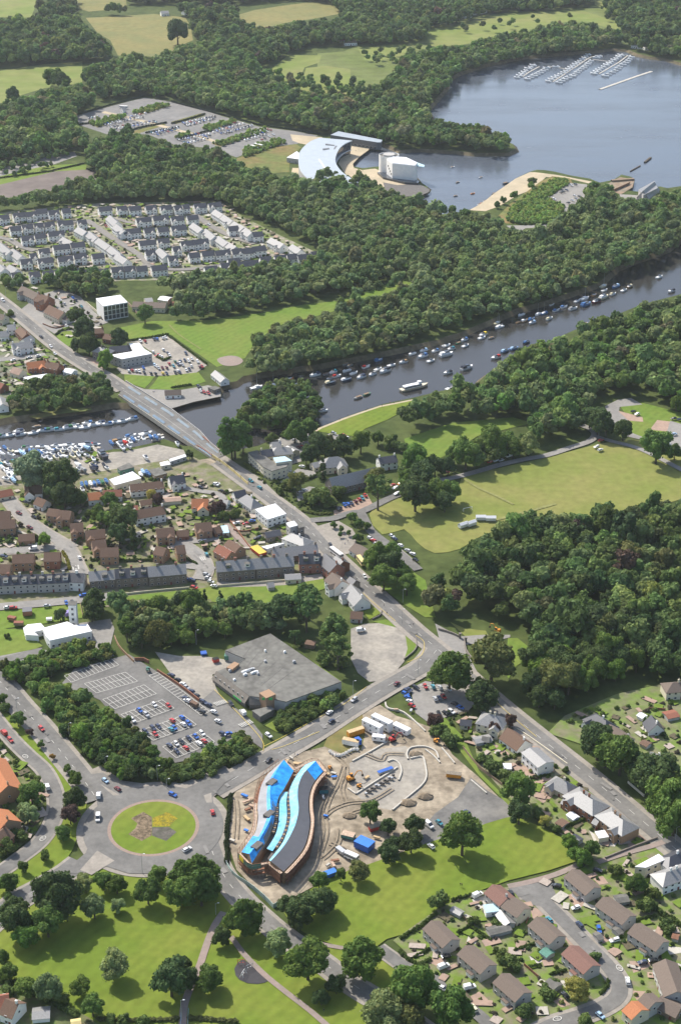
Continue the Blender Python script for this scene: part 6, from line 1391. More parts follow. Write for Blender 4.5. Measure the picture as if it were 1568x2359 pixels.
# ------------------------------------------------------------ S shaped building under construction
o = at('P', 590, 1000); o = Vector((o.x, o.y, 0)); sb = empty('office_building', o); reg(sb, 'S shaped office building under scaffold with blue roofs', 'by the roundabout', 'office building', None, 9)
HE, HR = 7.2, 9.4; N_ = 30
def PL(s, z): return [p - o for p in resample(smooth(pts('P', s, z), 5), N_)]
w_out = PL('570,605 500,665 465,700 430,765 410,840 402,920 405,1000 390,1085 350,1150 290,1235', HE)
w_rid = PL('585,592 535,670 502,740 488,820 494,920 497,985 470,1050 425,1130 385,1195 345,1250', HR)
w_in = PL('652,668 612,745 575,810 548,850 530,930 522,1000 500,1075 465,1150 420,1220 362,1312', HE)
e_out = PL('798,600 730,630 680,690 640,760 622,820 626,900 632,970 618,1060 585,1150 540,1220 482,1290', HE)
e_rid = PL('806,600 760,645 715,695 685,770 680,850 687,920 680,985 655,1065 600,1170 545,1240 492,1298', HR)
e_in = PL('858,672 810,725 775,785 757,860 757,940 766,1020 752,1120 720,1210 650,1300 582,1370', HE)
MB().strips([w_rid, w_out]).build('roof', SILV, sb)
def overlay(A, B, i0, i1, t0, t1, m, name, dz=.06):
    q0 = [a.lerp(b, t0) + Vector((0, 0, dz)) for a, b in zip(A, B)][i0:i1]; q1 = [a.lerp(b, t1) + Vector((0, 0, dz)) for a, b in zip(A, B)][i0:i1]
    return MB().strips([q1, q0] if 0 else [q0, q1]).build(name, m, sb)
b = MB().strips([w_in, w_rid]); b.build('roof_membrane', BLUET, sb); overlay(w_rid, w_in, 12, 24, .35, 1.0, DARKR, 'roof_sheet')
overlay(w_rid, w_out, 0, N_, 0, .3, BLUET, 'ridge_membrane', .08); overlay(w_rid, w_out, 24, N_, .1, 1.0, BLUET, 'roof_membrane', .07)
MB().strips([e_rid, e_out]).build('roof_membrane', CYANT, sb); MB().strips([e_in, e_rid]).build('roof', DARKR, sb); overlay(e_rid, e_in, 0, 4, 0, 1, BLUET, 'roof_membrane')
for A, B in ((w_out, w_in), (e_out, e_in)):
    lo = lambda L, z=-.1: [Vector((p.x, p.y, z)) for p in L]
    MB().strips([A, lo(A)]).build('wall', BRICKT, sb); MB().strips([lo(B), B]).build('wall', BRICKT, sb)
    for i in (0, -1):
        rd = w_rid if A is w_out else e_rid
        MB().face([A[i], rd[i], B[i], Vector((B[i].x, B[i].y, -.1)), Vector((A[i].x, A[i].y, -.1))]).build('end_wall', TIMB, sb)
g_l = PL('560,815 552,880 553,950 548,1020 530,1100 500,1160 465,1210', 6.0); g_r = PL('612,815 602,880 606,960 600,1030 578,1100 545,1170 505,1228', 6.0)
MB().strips([g_r, g_l]).build('gallery_roof', CYANT, sb)
MB().strips([PL('655,670 620,740 590,800 560,815 552,950 548,1020 500,1160 420,1240', 5.2), PL('600,760 575,810 545,850 528,930 520,1000 500,1075 462,1150 415,1230', 5.2)]).strips([PL('640,760 622,820 626,900 632,970 618,1060 585,1150 482,1290', 5.2), PL('650,690 610,815 606,960 600,1030 545,1170 505,1228 470,1280', 5.2)]).build('valley_deck', CONCD, sb)
for i in range(2, N_ - 1): # dark rooflights along the gallery
    p, q = g_r[i - 1].lerp(g_r[i], .5), g_r[i]; d = g_r[i] - g_r[i - 1]
    MB().box((p.x + 1.0, p.y, 6.0), (1.2, 1.3, .9), math.atan2(d.y, d.x)).build('rooflight', GLASS if i % 2 else TIMB, sb)
    if 3 < i < 22: q = g_l[i]; MB().box((q.x - 1.1, q.y, 6.0), (1.0, 1.2, .8), math.atan2(d.y, d.x)).build('rooflight', TIMB if i % 2 else GLASS, sb)
for x, y in ((500, 745), (482, 965), (397, 1185)):
    p = at('P', x, y, HR) - o; MB().box((p.x, p.y, HR - 1.4), (3.2, 5, 1.6), -.6).build('roof_hatch', CONCD, sb)
# scaffold: standards, boards and orange lifts round the outside, a thing of its own
sc = empty('scaffold', at('P', 760, 1000)); so_ = sc.location - o; reg(sc, 'orange brown scaffold wrapped round the S shaped building', 'on the site', 'scaffold', None, 6)
def SC(L, d): return [Vector((p.x - so_.x, p.y - so_.y, 0)) for p in offset(L, d)]
sgn = 1 if (e_in[5] - e_rid[5]).dot(offset(e_in, 1)[5] - e_in[5]) > 0 else -1
per = [(e_in, sgn), (w_out, -sgn)]
front = [w_out[-1], w_in[-1], e_out[-1], e_in[-1]]
fr = resample(front, 18); back = resample([e_in[0], e_out[0], w_in[0], w_out[0]], 16)
sf = 1 if (offset(fr, 1)[8] - fr[8]).y < 0 else -1; sbk = 1 if (offset(back, 1)[8] - back[8]).y > 0 else -1
for L, s in per + [(fr, sf), (back, sbk)]:
    A, B = SC(L, .5 * s), SC(L, 1.9 * s); up = lambda l, z: [Vector((p.x, p.y, z)) for p in l]
    for z in (2.2, 4.4, 6.9):
        a0, a1 = (0, len(A)) if L is not w_out else ((2, 12) if z < 3 else (14, 27) if z > 5 else (5, 20))
        q = MB().strips([up(A, z)[a0:a1], up(B, z)[a0:a1]]); e = up(B, z + .06)[a0:a1]; q.strips([[p - Vector((0, 0, .3)) for p in e], e]); q.build('scaffold_lift', WOOD if z > 5 else RUST, sc)
    b = MB()
    for p in B[::1]: b.tube((p.x, p.y, 0), (p.x, p.y, 8.1), .09, .09, 4)
    for z in (3.2, 5.4, 7.9): 
        for p, q in zip(B, B[1:]): b.tube((p.x, p.y, z), (q.x, q.y, z), .1, .1, 4)
    b.build('scaffold_poles', RUST, sc)
    if L is fr:
        MB().strips([up(B[:9], 7.9), up(B[:9], 5.0)]).build('debris_net', NET, sc); MB().strips([up(B[9:], 6.6), up(B[9:], 2.3)]).build('debris_net', RUST, sc)
        p = B[2]; MB().box((p.x, p.y - .2, 5.4), (3.5, .12, 2.2), math.atan2((B[3] - B[2]).y, (B[3] - B[2]).x)).build('site_banner', mat('banner_yellow', (.65, .5, .02), .6, .05, 1), sc)
# ------------------------------------------------------------ vehicles
def profile(b, P, w, m=0, w2=None):
    n = len(P); w2 = w2 or w
    L = [(x, -w / 2, z) for x, z in P]; Rr = [(x, w / 2, z) for x, z in P]
    for i in range(n): j = (i + 1) % n; b.face((L[i], L[j], Rr[j], Rr[i]), m)
    b.face(L[::-1], m); b.face(Rr, m)
def frustum(b, x0, x1, w, z0, X0, X1, W, z1, m=0):
    lo = [(x0, -w / 2, z0), (x1, -w / 2, z0), (x1, w / 2, z0), (x0, w / 2, z0)]; hi_ = [(X0, -W / 2, z1), (X1, -W / 2, z1), (X1, W / 2, z1), (X0, W / 2, z1)]
    for i in range(4): j = (i + 1) % 4; b.face((lo[i], lo[j], hi_[j], hi_[i]), m)
    b.face(hi_, m)
def car_parts(kind):
    body, gl = MB(), MB()
    if kind == 'van':
        profile(body, [(2.6, .35), (2.62, .95), (1.75, 1.15), (-2.45, 1.15), (-2.5, .35)], 1.95); frustum(body, -2.45, .9, 1.9, 1.15, -2.38, .55, 1.75, 2.15); body.box((-1.2, 0, 1.16), (2.4, 1.92, .95))
        frustum(gl, .3, 1.78, 1.86, 1.15, .35, .98, 1.66, 2.08)
    elif kind == 'estate':
        profile(body, [(2.2, .3), (2.22, .62), (2.0, .8), (1.05, .93), (-2.1, .98), (-2.2, .85), (-2.2, .35)], 1.78); frustum(gl, -2.1, 1.1, 1.66, .93, -1.9, .25, 1.3, 1.42); body.box((-.82, 0, 1.425), (2.1, 1.32, .05))
    else:
        profile(body, [(2.02, .3), (2.06, .6), (1.85, .78), (1.0, .92), (-1.7, 1.0), (-1.98, .88), (-2.0, .35)], 1.72); frustum(gl, -1.8, 1.05, 1.6, .93, -1.35, .25, 1.25, 1.42); body.box((-.55, 0, 1.425), (1.6, 1.27, .05))
    return body, gl
WHEEL = MB().tube((0, -.1, 0), (0, .1, 0), .33, .33, 12).mesh('wheel', TYRE)
LAMP = MB().box((0, 0, 0), (.08, .34, .14)).mesh('headlight', FRAME)
CARM = {k: tuple(x.mesh(n, m) for x, n, m in zip(car_parts(k), ('body', 'window_glass'), (PAINT, GLASS))) for k in ('hatch', 'estate', 'van')}
def far_car(kind):
    b, g = car_parts(kind); n = len(b.v); b.v += g.v; b.f += [tuple(i + n for i in f) for f in g.f]; b.m += [1] * len(g.f)
    for x in (1.3, -1.3):
        for y in (-.8, .8): b.tube((x, y - .1, .33), (x, y + .1, .33), .33, .33, 8, 2)
    return b.mesh('parked_car', [PAINT, GLASS, TYRE])
FARM = {k: far_car(k) for k in ('hatch', 'estate', 'van')}
CCOL = {'w': ((.72, .72, .7), 'white'), 's': ((.42, .43, .44), 'silver'), 'k': ((.018, .02, .023), 'black'), 'n': ((.03, .045, .09), 'dark blue'), 'b': ((.02, .11, .42), 'bright blue'), 'r': ((.42, .03, .025), 'red'),
        't': ((.04, .22, .27), 'teal'), 'y': ((.7, .5, .05), 'yellow'), 'g': ((.04, .14, .07), 'green'), 'm': ((.14, .02, .025), 'maroon'), 'c': ((.62, .56, .38), 'cream'), 'o': ((.65, .2, .04), 'orange'), 'l': ((.35, .5, .65), 'pale blue')}
NC = [0]
def car(F, x, y, c, ang, zone, kind=None, group=None, z=None, parts=None):
    p = at(F, x, y, .7); p = Vector((p.x, p.y, LV if z is None else z)); col, cn = CCOL[c]
    kind = kind or ('estate' if rnd(0, 1) < .35 else 'hatch'); nm = 'parked_van' if kind == 'van' else 'parked_car'; NC[0] += 1
    a = ang + rnd(-.04, .04) + (math.pi if rnd(0, 1) < .4 else 0); Y = pxy(F, x, y)[1]; near = Y > 1050 if parts is None else parts
    if near:
        r = empty(nm, p, a); o1 = link('body', CARM[kind][0], r); o1.color = (*col, 1); link('window_glass', CARM[kind][1], r)
        for dx in (1.3, -1.3):
            for dy in (-.78, .78): link('wheel', WHEEL, r, (dx * (1.2 if kind == 'van' else 1), dy, .33))
        if Y > 1500:
            xh = 2.58 if kind == 'van' else 2.14 if kind == 'estate' else 1.98
            for dy in (-.6, .6): link('headlight', LAMP, r, (xh, dy, .62))
    else:
        r = link(nm, FARM[kind], None, p, a); r.color = (*col, 1)
    reg(r, f"{cn} {'van' if kind == 'van' else 'estate car' if kind == 'estate' else 'hatchback'}", zone, 'van' if kind == 'van' else 'car', group, 1)
def hd(F, x, y, dx, dy): d = at(F, x + dx, y + dy) - at(F, x, y); return math.atan2(d.y, d.x)
def cars(F, zone, dx, dy, s, group=None, z=None, parts=None):
    for q in s.split():
        a = q.split(','); x, y = float(a[0]), float(a[1]); k = 'van' if len(a) > 3 and a[3] == 'v' else None
        ddx, ddy = (float(a[4]), float(a[5])) if len(a) > 5 else (dx, dy)
        car(F, x, y, a[2], hd(F, x, y, ddx, ddy), zone, k, group, z, parts)
cars('O', 'in the supermarket car park', 30, 27, '1075,215,w 1175,222,r 975,255,b 1020,283,s 925,322,w 1203,326,r 1270,305,b 1315,345,b 1280,353,w 1105,368,n 1068,378,n 1195,388,t 1215,376,b 1015,403,n 1083,422,r 1408,415,w 1365,437,b 1317,450,n 1425,470,r 1390,487,w 1266,475,k 1228,487,w 1183,500,n 1297,518,r 1233,540,n', 'cars in the supermarket car park')
cars('O', 'by the supermarket brick wall', 30, 14, '1292,170,n 1305,187,w 1358,214,r 1420,197,n 1455,217,n 1410,265,k 1490,265,w 1520,330,w 1085,595,k 1555,420,n', 'cars beside the brick wall')
cars('O', 'in the service yard row', 30, 14, '1195,10,n 1240,42,k 1275,72,w 1300,95,s 1335,122,n 1370,152,k', 'cars in the service yard row')
cars('O', 'on the roundabout approach', 30, 22, '735,745,l 822,803,m 690,850,w,v,2,-30 685,1005,w,v,2,-30 1205,842,b,h,30,14 1482,967,r,h,6,30 1305,1225,w,h,30,-16')
cars('O', 'on the west road', 20, 20, '292,382,r')
cars('O', 'parked on the crescent', 22, 22, '30,412,r,v 75,460,r 330,790,w,v,12,30')
cars('P', 'on the supermarket access road', 20, 28, '215,207,k 300,272,w,v 478,430,w,h,30,22 198,418,b,h,30,-10')
cars('P', 'on the station road', 30, -22, '480,602,k 1072,180,s 903,270,w 916,330,n 1370,68,m')
cars('N', 'in the gravel car park', 14, 26, '0,690,r 48,692,t 92,698,s 145,706,w 60,766,s 85,762,n 112,753,r,h,20,20 178,796,k,h,28,12 215,820,b,h,28,12 160,845,w,h,24,16 125,853,k,h,24,16 85,860,k 45,872,k', 'cars in the gravel car park')
cars('P', 'beside the site fence', 30, 14, '1455,110,n 1500,95,k 1430,140,b 1445,165,b 1460,192,w 1475,222,r 1440,120,n')
cars('Q', 'in the new car park', 26, 20, '255,697,n 85,760,t 22,775,w,v 35,905,w')
cars('T', 'in the bottom right estate', 26, 30, '1000,565,n 830,538,t 980,470,w,h,30,-8 1108,592,b,h,6,30 1195,652,w,h,30,-8 872,347,k,h,30,6 1268,880,w,h,6,30 385,915,w,v,30,-8 240,922,w,h,30,12 255,742,k,h,30,-8 410,1032,c,h,20,26 1115,1072,l,h,26,20 920,960,k 1352,776,n,h,30,-4 430,400,w,v,30,-14 1100,262,k,h,30,6 618,388,k,h,16,30 590,570,b,h,10,30 240,800,w,v,30,-12 1410,765,k,h,30,-4')
cars('M', 'on the main road', 16, 24, '1145,278,w 910,62,k'); cars('M', 'on the gravel yard', 30, -4, '1120,655,w,v')
cars('J', 'in the herringbone bays', 24, 22, '975,757,k 1005,737,b 1030,732,b 1055,727,n 1083,713,m 1110,700,r 1130,690,t 1150,672,r 960,765,k', 'cars in the herringbone bays')
cars('J', 'in the park side bays', 28, 14, '1185,972,w 1207,987,r 1227,1012,w 1335,955,w 1357,977,n 1395,1022,w', 'cars in the park side bays')
cars('M', 'in the park side bays', 28, 14, '1445,98,s 1480,122,w 1395,62,w 1500,165,k', 'cars in the park side bays')
cars('J', 'by the park entrance', 28, -10, '1360,620,w 1345,600,r 1370,660,w 1395,590,o 730,637,w 705,640,w')
cars('J', 'at the cream hotel', 28, 8, '635,512,w 710,470,w 705,332,r 735,330,w 660,290,w 705,286,w 755,266,s 822,260,k 930,236,s 1000,252,r 1018,268,w 690,335,m', 'cars at the cream hotel')
cars('J', 'on the bridge approach', 24, 16, '355,570,t 415,617,t'); cars('J', 'behind the shops', 30, -4, '255,866,w 320,870,r 365,850,b 395,972,k 120,592,w 410,965,n')
cars('K', 'on the park track', 30, -10, '1075,254,r 1048,293,w 1072,312,w 512,350,w,v 430,378,w 465,376,s 395,386,r 165,440,w,v 130,452,r 1297,92,w 1275,76,k')
cars('K', 'by the picnic lawn', 30, -6, '1520,120,k 1560,125,n 1525,215,l 1490,280,w 1500,315,w')
cars('V', 'in the packed hotel car park', 18, 22, '440,42,w 600,6,w 510,97,r,h,30,-8 545,106,w 580,120,w 675,66,n 700,92,w 955,62,n 1050,152,w 1000,182,w 940,172,n 870,186,n 790,196,g 865,222,w 835,237,n 765,266,t 905,246,s 695,226,r 655,286,m 590,292,m 470,252,l 500,272,w 530,300,s 290,290,b 60,302,n 60,340,w 115,332,r 170,336,w 225,346,w 305,367,k 410,377,k 480,382,k 595,377,y 655,377,n 790,362,k 830,342,w 860,360,n 965,327,w 1010,312,n 1040,262,w 1175,277,m 1210,272,r 1140,195,w', 'cars in the packed hotel car park')
cars('F', 'in the packed hotel car park', 24, 20, '1012,466,r 980,466,w 1095,450,b 1155,441,w 1075,452,n 1135,445,w', 'cars in the packed hotel car park')
cars('V', 'on the quay', 20, 18, '1150,582,n 1182,602,k 1190,652,w 1240,672,r 1310,690,r')
cars('F', 'on the town road', 20, 14, '22,184,w,v 355,504,w 290,437,k 385,555,w'); cars('F', 'in the pub car park', 24, 18, '510,165,b 530,178,n 450,205,s 420,178,w 570,225,t 465,360,w')
cars('F', 'by the shop road', 30, -6, '95,600,w 210,580,w 270,570,w 450,640,k')
cars('L', 'on the terrace street', 20, -2, '55,497,w 95,497,r 330,484,s 465,463,b,h,8,14 508,459,k,h,8,14 580,410,b')
cars('L', 'on the riverside roads', 12, 24, '555,148,w 235,86,w,v,30,-4 30,140,n,h,30,4 1420,33,s,h,30,-4 1440,125,t')
cars('L', 'beside the tenement gable', 28, 6, '1440,266,s 1450,291,w 1470,316,w 1490,346,w 1340,310,n 1355,356,r 1325,300,b', 'cars beside the tenement gable')
cars('I', 'on the riverside roads', 26, 10, '240,822,k 135,796,m 210,896,m 180,720,k 1402,991,s'); cars('I', 'by the cleared site', 26, 10, '1400,616,k 1505,596,w 1540,640,k')
cars('E', 'in the spit car park', 22, 6, '830,265,k 850,256,n 880,226,w 900,291,w 885,320,w 860,335,k 930,296,k 770,311,w 740,306,s 815,270,k 905,220,k 790,457,w 910,310,s')
cars('E', 'by the slipway', 22, 6, '1305,370,w 1320,360,w 1200,330,w 1375,345,k')
cars('C', 'on the estate streets', 22, 10, '75,410,w 665,325,r 1490,372,r 965,520,w 235,262,s 1020,390,k 1310,315,w 250,355,w 500,480,n')
random.seed(21)
for k, (x0, y0, x1, y1, n) in enumerate(((470, 558, 620, 525, 10), (495, 572, 690, 545, 12), (680, 597, 790, 570, 8), (705, 606, 800, 580, 7), (822, 551, 960, 522, 9), (832, 563, 958, 532, 7), (800, 625, 890, 600, 7), (822, 640, 942, 610, 8), (952, 590, 1050, 552, 7), (988, 600, 1130, 562, 10), (1090, 622, 1212, 586, 8), (1170, 630, 1222, 606, 4))):
    for i in range(n):
        t = (i + rnd(-.2, .2)) / (n - 1); car('A', x0 + (x1 - x0) * t, y0 + (y1 - y0) * t, random.choices('wsknbrt', [6, 5, 4, 4, 2, 2, 1])[0], hd('A', x0, y0, 16, 5), 'in the far visitor car park', 'hatch', 'cars in the far visitor car park', None, False)
def longbox(name, F, x, y, dx, dy, L, W, H, attr, zone, cat, m, z0=.5, glass=True, wheels=3):
    p = at(F, x, y, H * .6); r = empty(name, (p.x, p.y, LV), hd(F, x, y, dx, dy)); MB().box((0, 0, z0), (L, W, H - z0), 0, 0, .97).build('body', m, r)
    if glass:
        MB().box((0, 0, H * .52), (L + .04, W + .05, H * .26)).build('window_band', GLASS, r)
    for i in range(wheels):
        for s in (-1, 1): link('wheel', WHEEL, r, ((i / max(1, wheels - 1) - .5) * L * .7, s * (W / 2 - .12), .4)).scale = (1.3, 1.3, 1.3)
    reg(r, attr, zone, cat, None, H)
tp_, tt_, tb_ = newmat('mixed_car_paint'); ta_ = tt_.nodes.new('ShaderNodeAttribute'); ta_.attribute_name = 'tint'; tt_.links.new(ta_.outputs['Color'], tb_.inputs['Base Color']); tb_.inputs['Roughness'].default_value = .3
def many_cars(rows):
    Vs, Fs, Cs = [], [], []; n = 0
    for x0, y0, x1, y1, k in rows:
        for i in range(k):
            t = (i + rnd(-.15, .15)) / (k - 1); p = at('A', x0 + (x1 - x0) * t, y0 + (y1 - y0) * t); a = hd('A', x0, y0, 16, 5); c_ = CCOL[random.choices('wsknbrt', [6, 6, 3, 3, 2, 2, 1])[0]][0]; co, si = math.cos(a), math.sin(a)
            for (x_, l, w, z0, z1, tp, cc) in ((0, 4.1, 1.75, .3, .92, .97, c_), (-.3, 2.7, 1.6, .92, 1.36, .75, (.04, .045, .06)), (-.35, 1.7, 1.2, 1.36, 1.42, 1, c_)):
                vv = [(x_ + u * l / 2 * f, v * w / 2 * f, z) for z, f in ((z0, 1), (z1, tp)) for u, v in ((-1, -1), (1, -1), (1, 1), (-1, 1))]
                Vs.append(np.array([(p.x + u * co - v * si, p.y + u * si + v * co, LV + z) for u, v, z in vv])); Fs.append(np.array([(4, 5, 6, 7), (0, 1, 5, 4), (1, 2, 6, 5), (2, 3, 7, 6), (3, 0, 4, 7)]) + n); n += 8; Cs.append(np.array([cc] * 5))
    stuff(link('parked_cars', quadmesh('parked_cars', np.concatenate(Vs), np.concatenate(Fs), np.concatenate(Cs), tp_)), 'many more small cars packed in the far visitor car park', 'cars')
many_cars([(475, 566, 640, 530, 13), (520, 582, 700, 552, 12), (690, 601, 795, 575, 9), (826, 557, 962, 526, 11), (840, 566, 950, 540, 9), (808, 632, 940, 605, 11), (830, 648, 930, 626, 8), (960, 597, 1090, 558, 10), (1010, 602, 1125, 570, 9), (1080, 616, 1200, 583, 9), (1100, 632, 1190, 608, 7), (590, 525, 650, 512, 4), (400, 535, 440, 526, 4)])
longbox('coach', 'A', 1140, 663, 55, 14, 12, 2.5, 3.3, 'long white coach', 'in the visitor car park, nearer one', 'coach', WHITE); longbox('coach', 'A', 1158, 654, 55, 14, 12, 2.5, 3.3, 'long white coach', 'in the visitor car park, farther one', 'coach', WHITE)
longbox('bus', 'M', 950, 112, 48, 36, 12, 2.5, 3.2, 'white single deck bus', 'at the shops', 'bus', WHITE)
longbox('coach', 'A', 555, 482, 30, 2, 10, 2.5, 3.2, 'pale coach', 'at the top of the visitor car park', 'coach', WHITE); longbox('lorry', 'M', 1120, 168, 30, 40, 9, 2.5, 3.4, 'blue and yellow lorry', 'parked opposite the shops', 'lorry', YEL)
longbox('lorry', 'P', 1055, 1272, 60, 26, 6.5, 2.5, 3.0, 'white lorry', 'by the blue container', 'lorry', WHITE); longbox('lorry', 'P', 980, 1235, 40, 30, 5, 2.4, 2.2, 'grey flatbed lorry', 'left of the white lorry', 'lorry', STEEL, glass=False)
longbox('horse_trailer', 'O', 1355, 213, 30, 14, 4.6, 2.2, 2.3, 'brown covered trailer', 'by the brick wall', 'trailer', TILEB, glass=False, wheels=2)
# small tractor, diggers and site plant
def digger(F, x, y, dx, dy, m, attr, zone, s=1.0, arm=True):
    p = at(F, x, y); r = empty('excavator', (p.x, p.y, LV), hd(F, x, y, dx, dy)); r.scale = (s, s, s)
    for sd in (-1, 1): MB().box((0, sd * 1.1, 0), (3.8, .6, .9)).build('track', TYRE, r)
    MB().box((-.3, 0, .9), (3.2, 2.4, .9)).box((-1.2, -.2, 1.8), (1.4, 2.0, .7)).build('body', m, r); MB().box((.6, .6, 1.8), (1.4, 1.1, 1.4), 0, 0, .85).build('cab', GLASS, r); MB().box((.6, .6, 3.2), (1.3, 1.0, .1)).build('cab_roof', m, r)
    if arm:
        MB().tube((1.2, -.3, 1.6), (3.4, -.3, 4.2), .28, .22).tube((3.4, -.3, 4.2), (5.6, -.3, 3.6), .22, .18).tube((5.6, -.3, 3.6), (6.2, -.3, 1.2), .18, .14).build('boom', m if s > .8 else TYRE, r); MB().box((6.2, -.3, .5), (.9, 1.1, .9), 0, 0, .7).build('bucket', TYRE, r)
    reg(r, attr, zone, 'excavator', None, 2)
digger('P', 1050, 745, 60, -20, ORNG, 'large orange excavator with raised dark arm', 'left of the pallets'); digger('P', 1110, 795, 30, 10, ORNG, 'small orange dumper', 'below the excavator', .6, False); digger('Q', 70, 272, 20, 10, ORNG, 'yellow excavator', 'at the far site edge', .75)
digger('N', 440, 360, -20, -10, ORNG, 'yellow loader with raised arm', 'on the park drive', .9); digger('P', 905, 665, 10, 10, ORNG, 'small yellow digger', 'behind the curved roofs', .5); digger('P', 1340, 470, 30, -10, REDP, 'red telehandler', 'below the white cabins', .9); digger('L', 1035, 940, 10, 20, NET, 'small green and white tractor', 'at the car park top', .7, False)
def cabin(F, x1, y1, x2, y2, W, H, m, mr, attr, zone, name='site_cabin', rows=2, cat='cabin', wn=True):
    A, B = at(F, x1, y1, H), at(F, x2, y2, H); c_ = (A + B) / 2; d = B - A; r = empty(name, (c_.x, c_.y, LV), math.atan2(d.y, d.x)); L = d.length
    MB().box((0, 0, 0), (L, W, H), 0, 0).build('wall', m, r); b = MB().box((0, 0, H + .01), (L + .1, W + .1, .12)); b.build('roof', mr, r)
    if wn:
        for k in range(rows):
            for i in range(max(1, int(L / 3))):
                for s in (-1, 1): win(r, L * ((i + .5) / max(1, int(L / 3)) - .5), s * (W / 2 + .03), 1.5 + 2.6 * k, 0 if s < 0 else math.pi, 1.1, .9)
    reg(r, attr, zone, cat, None, H); return r
cabin('P', 1140, 315, 1262, 372, 3.2, 5.2, WHITE, FLATW, 'white stacked cabin', 'on the building site, left'); cabin('P', 1205, 285, 1330, 345, 3.2, 5.2, WHITE, FLATW, 'white stacked cabin', 'on the building site, back'); cabin('P', 1350, 345, 1455, 395, 3.2, 2.8, WHITE, FLATW, 'low white cabin', 'on the building site, right', rows=1); cabin('P', 1200, 430, 1290, 440, 2.8, 2.4, WHITE, FLATW, 'small white cabin', 'below the stacked cabins', rows=1)
cabin('P', 1030, 410, 1138, 375, 2.6, 2.6, ORNG, mat('ply_stack', (.5, .36, .2), .9, .2, 1), 'orange container', 'left of the white cabins', 'container', 1, 'container', False); cabin('P', 995, 452, 1105, 475, 2.6, 2.6, WHITE, MATS['ply_stack'], 'white container with planks on top', 'on the rough corner', 'container', 1, 'container', False); cabin('P', 1090, 445, 1112, 470, 2.4, 2.6, BLUEP, BLUEP, 'small blue container', 'beside the planked container', 'container', 1, 'container', False)
cabin('P', 1095, 1150, 1195, 1195, 5.5, 3.2, BLUEP, mat('blue_tarp', (.03, .17, .55), .6, .1, .6), 'large blue tarpaulin covered container', 'beside the dark trees', 'container', 1, 'container', False); cabin('P', 830, 805, 890, 800, 3.0, 2.0, mat('teal_paint', (.03, .17, .2), .6, .1, 1), TYRE, 'teal skip', 'beside the dark roof', 'skip', 1, 'skip', False)
cabin('P', 1180, 1075, 1250, 1055, 2.6, 1.8, REDP, DIRT, 'red skip', 'under the small tree', 'skip', 1, 'skip', False); cabin('S', 865, 180, 945, 150, 3.0, 1.8, BLUEP, MATS['blue_tarp'], 'blue skip', 'at the lawn corner', 'skip', 1, 'skip', False); cabin('Q', 130, 455, 220, 465, 2.6, 1.8, ORNG, mat('rubble', (.2, .17, .13), .9, .3, 2), 'yellow skip full of rubble', 'at the tarmac edge', 'skip', 1, 'skip', False)
cabin('P', 990, 1110, 1075, 1130, 3.4, 1.6, NET, WOOD, 'green sheeted timber stack', 'left of the blue container', 'timber_stack', 1, 'stack', False); cabin('P', 1240, 690, 1340, 655, 2.0, .9, CONC, BLUEP, 'long crate with blue cover', 'inside the new kerbs', 'crate', 1, 'crate', False); cabin('M', 90, 860, 130, 850, 2.4, 1.6, REDP, TYRE, 'red skip', 'in the service yard', 'skip', 1, 'skip', False); cabin('M', 185, 840, 190, 820, 2.4, 2.4, NET, NET, 'green bin store', 'beside the supermarket', 'container', 1, 'container', False); cabin('L', 1400, 815, 1440, 810, 3, .8, BLUEP, BLUEP, 'low blue crate', 'in the service yard shade', 'crate', 1, 'crate', False)
cabin('E', 1140, 250, 1240, 205, 3, 1.5, RUST, TIMB, 'stack of brown timbers', 'in the slipway yard', 'timber_stack', 1, 'stack', False); cabin('M', 375, 70, 440, 120, 5, 1.6, REDP, mat('play_yellow', (.6, .4, .05), .6, .1, 1), 'red and yellow bouncy play ring', 'behind the shops', 'play_ring', 1, 'play ring', False); cabin('L', 160, 515, 225, 510, 5, 2.6, BRICK, DARKR, 'dark shed with red front', 'on the green below the terrace', 'shed', 1, 'shed', False)
cabin('L', 325, 575, 365, 572, 2, 1, WHITE, FLATW, 'low white box', 'on the green below the terrace', 'crate', 1, 'crate', False); cabin('L', 60, 560, 110, 570, 2.5, 1.6, BRICK, TILEP, 'red trailer', 'on the green at the left', 'trailer', 1, 'trailer', False); cabin('L', 100, 600, 165, 600, 2.5, 1.6, TIMB, TILEP, 'brown hut', 'on the fire station lawn edge', 'shed', 1, 'shed', False); cabin('L', 450, 535, 495, 520, 3, 2, mat('violet_cloth', (.25, .2, .45), .8, .1, 1), MATS['violet_cloth'], 'violet gazebo', 'behind the drill tower', 'gazebo', 1, 'gazebo', False)
cabin('T', 470, 480, 545, 470, 5, 2.5, WHITE, PALEB, 'white conservatory with pale blue roof', 'behind the reddish semi', 'conservatory', 1, 'conservatory', True); cabin('Q', 1050, 840, 1110, 830, 5, 2.4, CREAM, FLATW, 'cream parasol shelter', 'behind the tan brick villa', 'gazebo', 1, 'gazebo', False)
for i in range(14): # pallets of dark blocks
    x = 1155 + (i % 7) * 30; y = 845 - (i % 7) * 18 - (i // 7) * 22; p = at('P', x + (i // 7) * 10, y); r = empty('pallet', (p.x, p.y, LV), .5); MB().box((0, 0, 0), (1.3, 1.1, .15)).build('base', TIMB, r); MB().box((0, 0, .16), (1.15, .95, .9)).build('blocks', CONCD if i % 3 else STEEL, r); reg(r, 'dark pallet of kerb blocks', 'on the new tarmac', 'pallet', 'pallets on the new tarmac', .8)
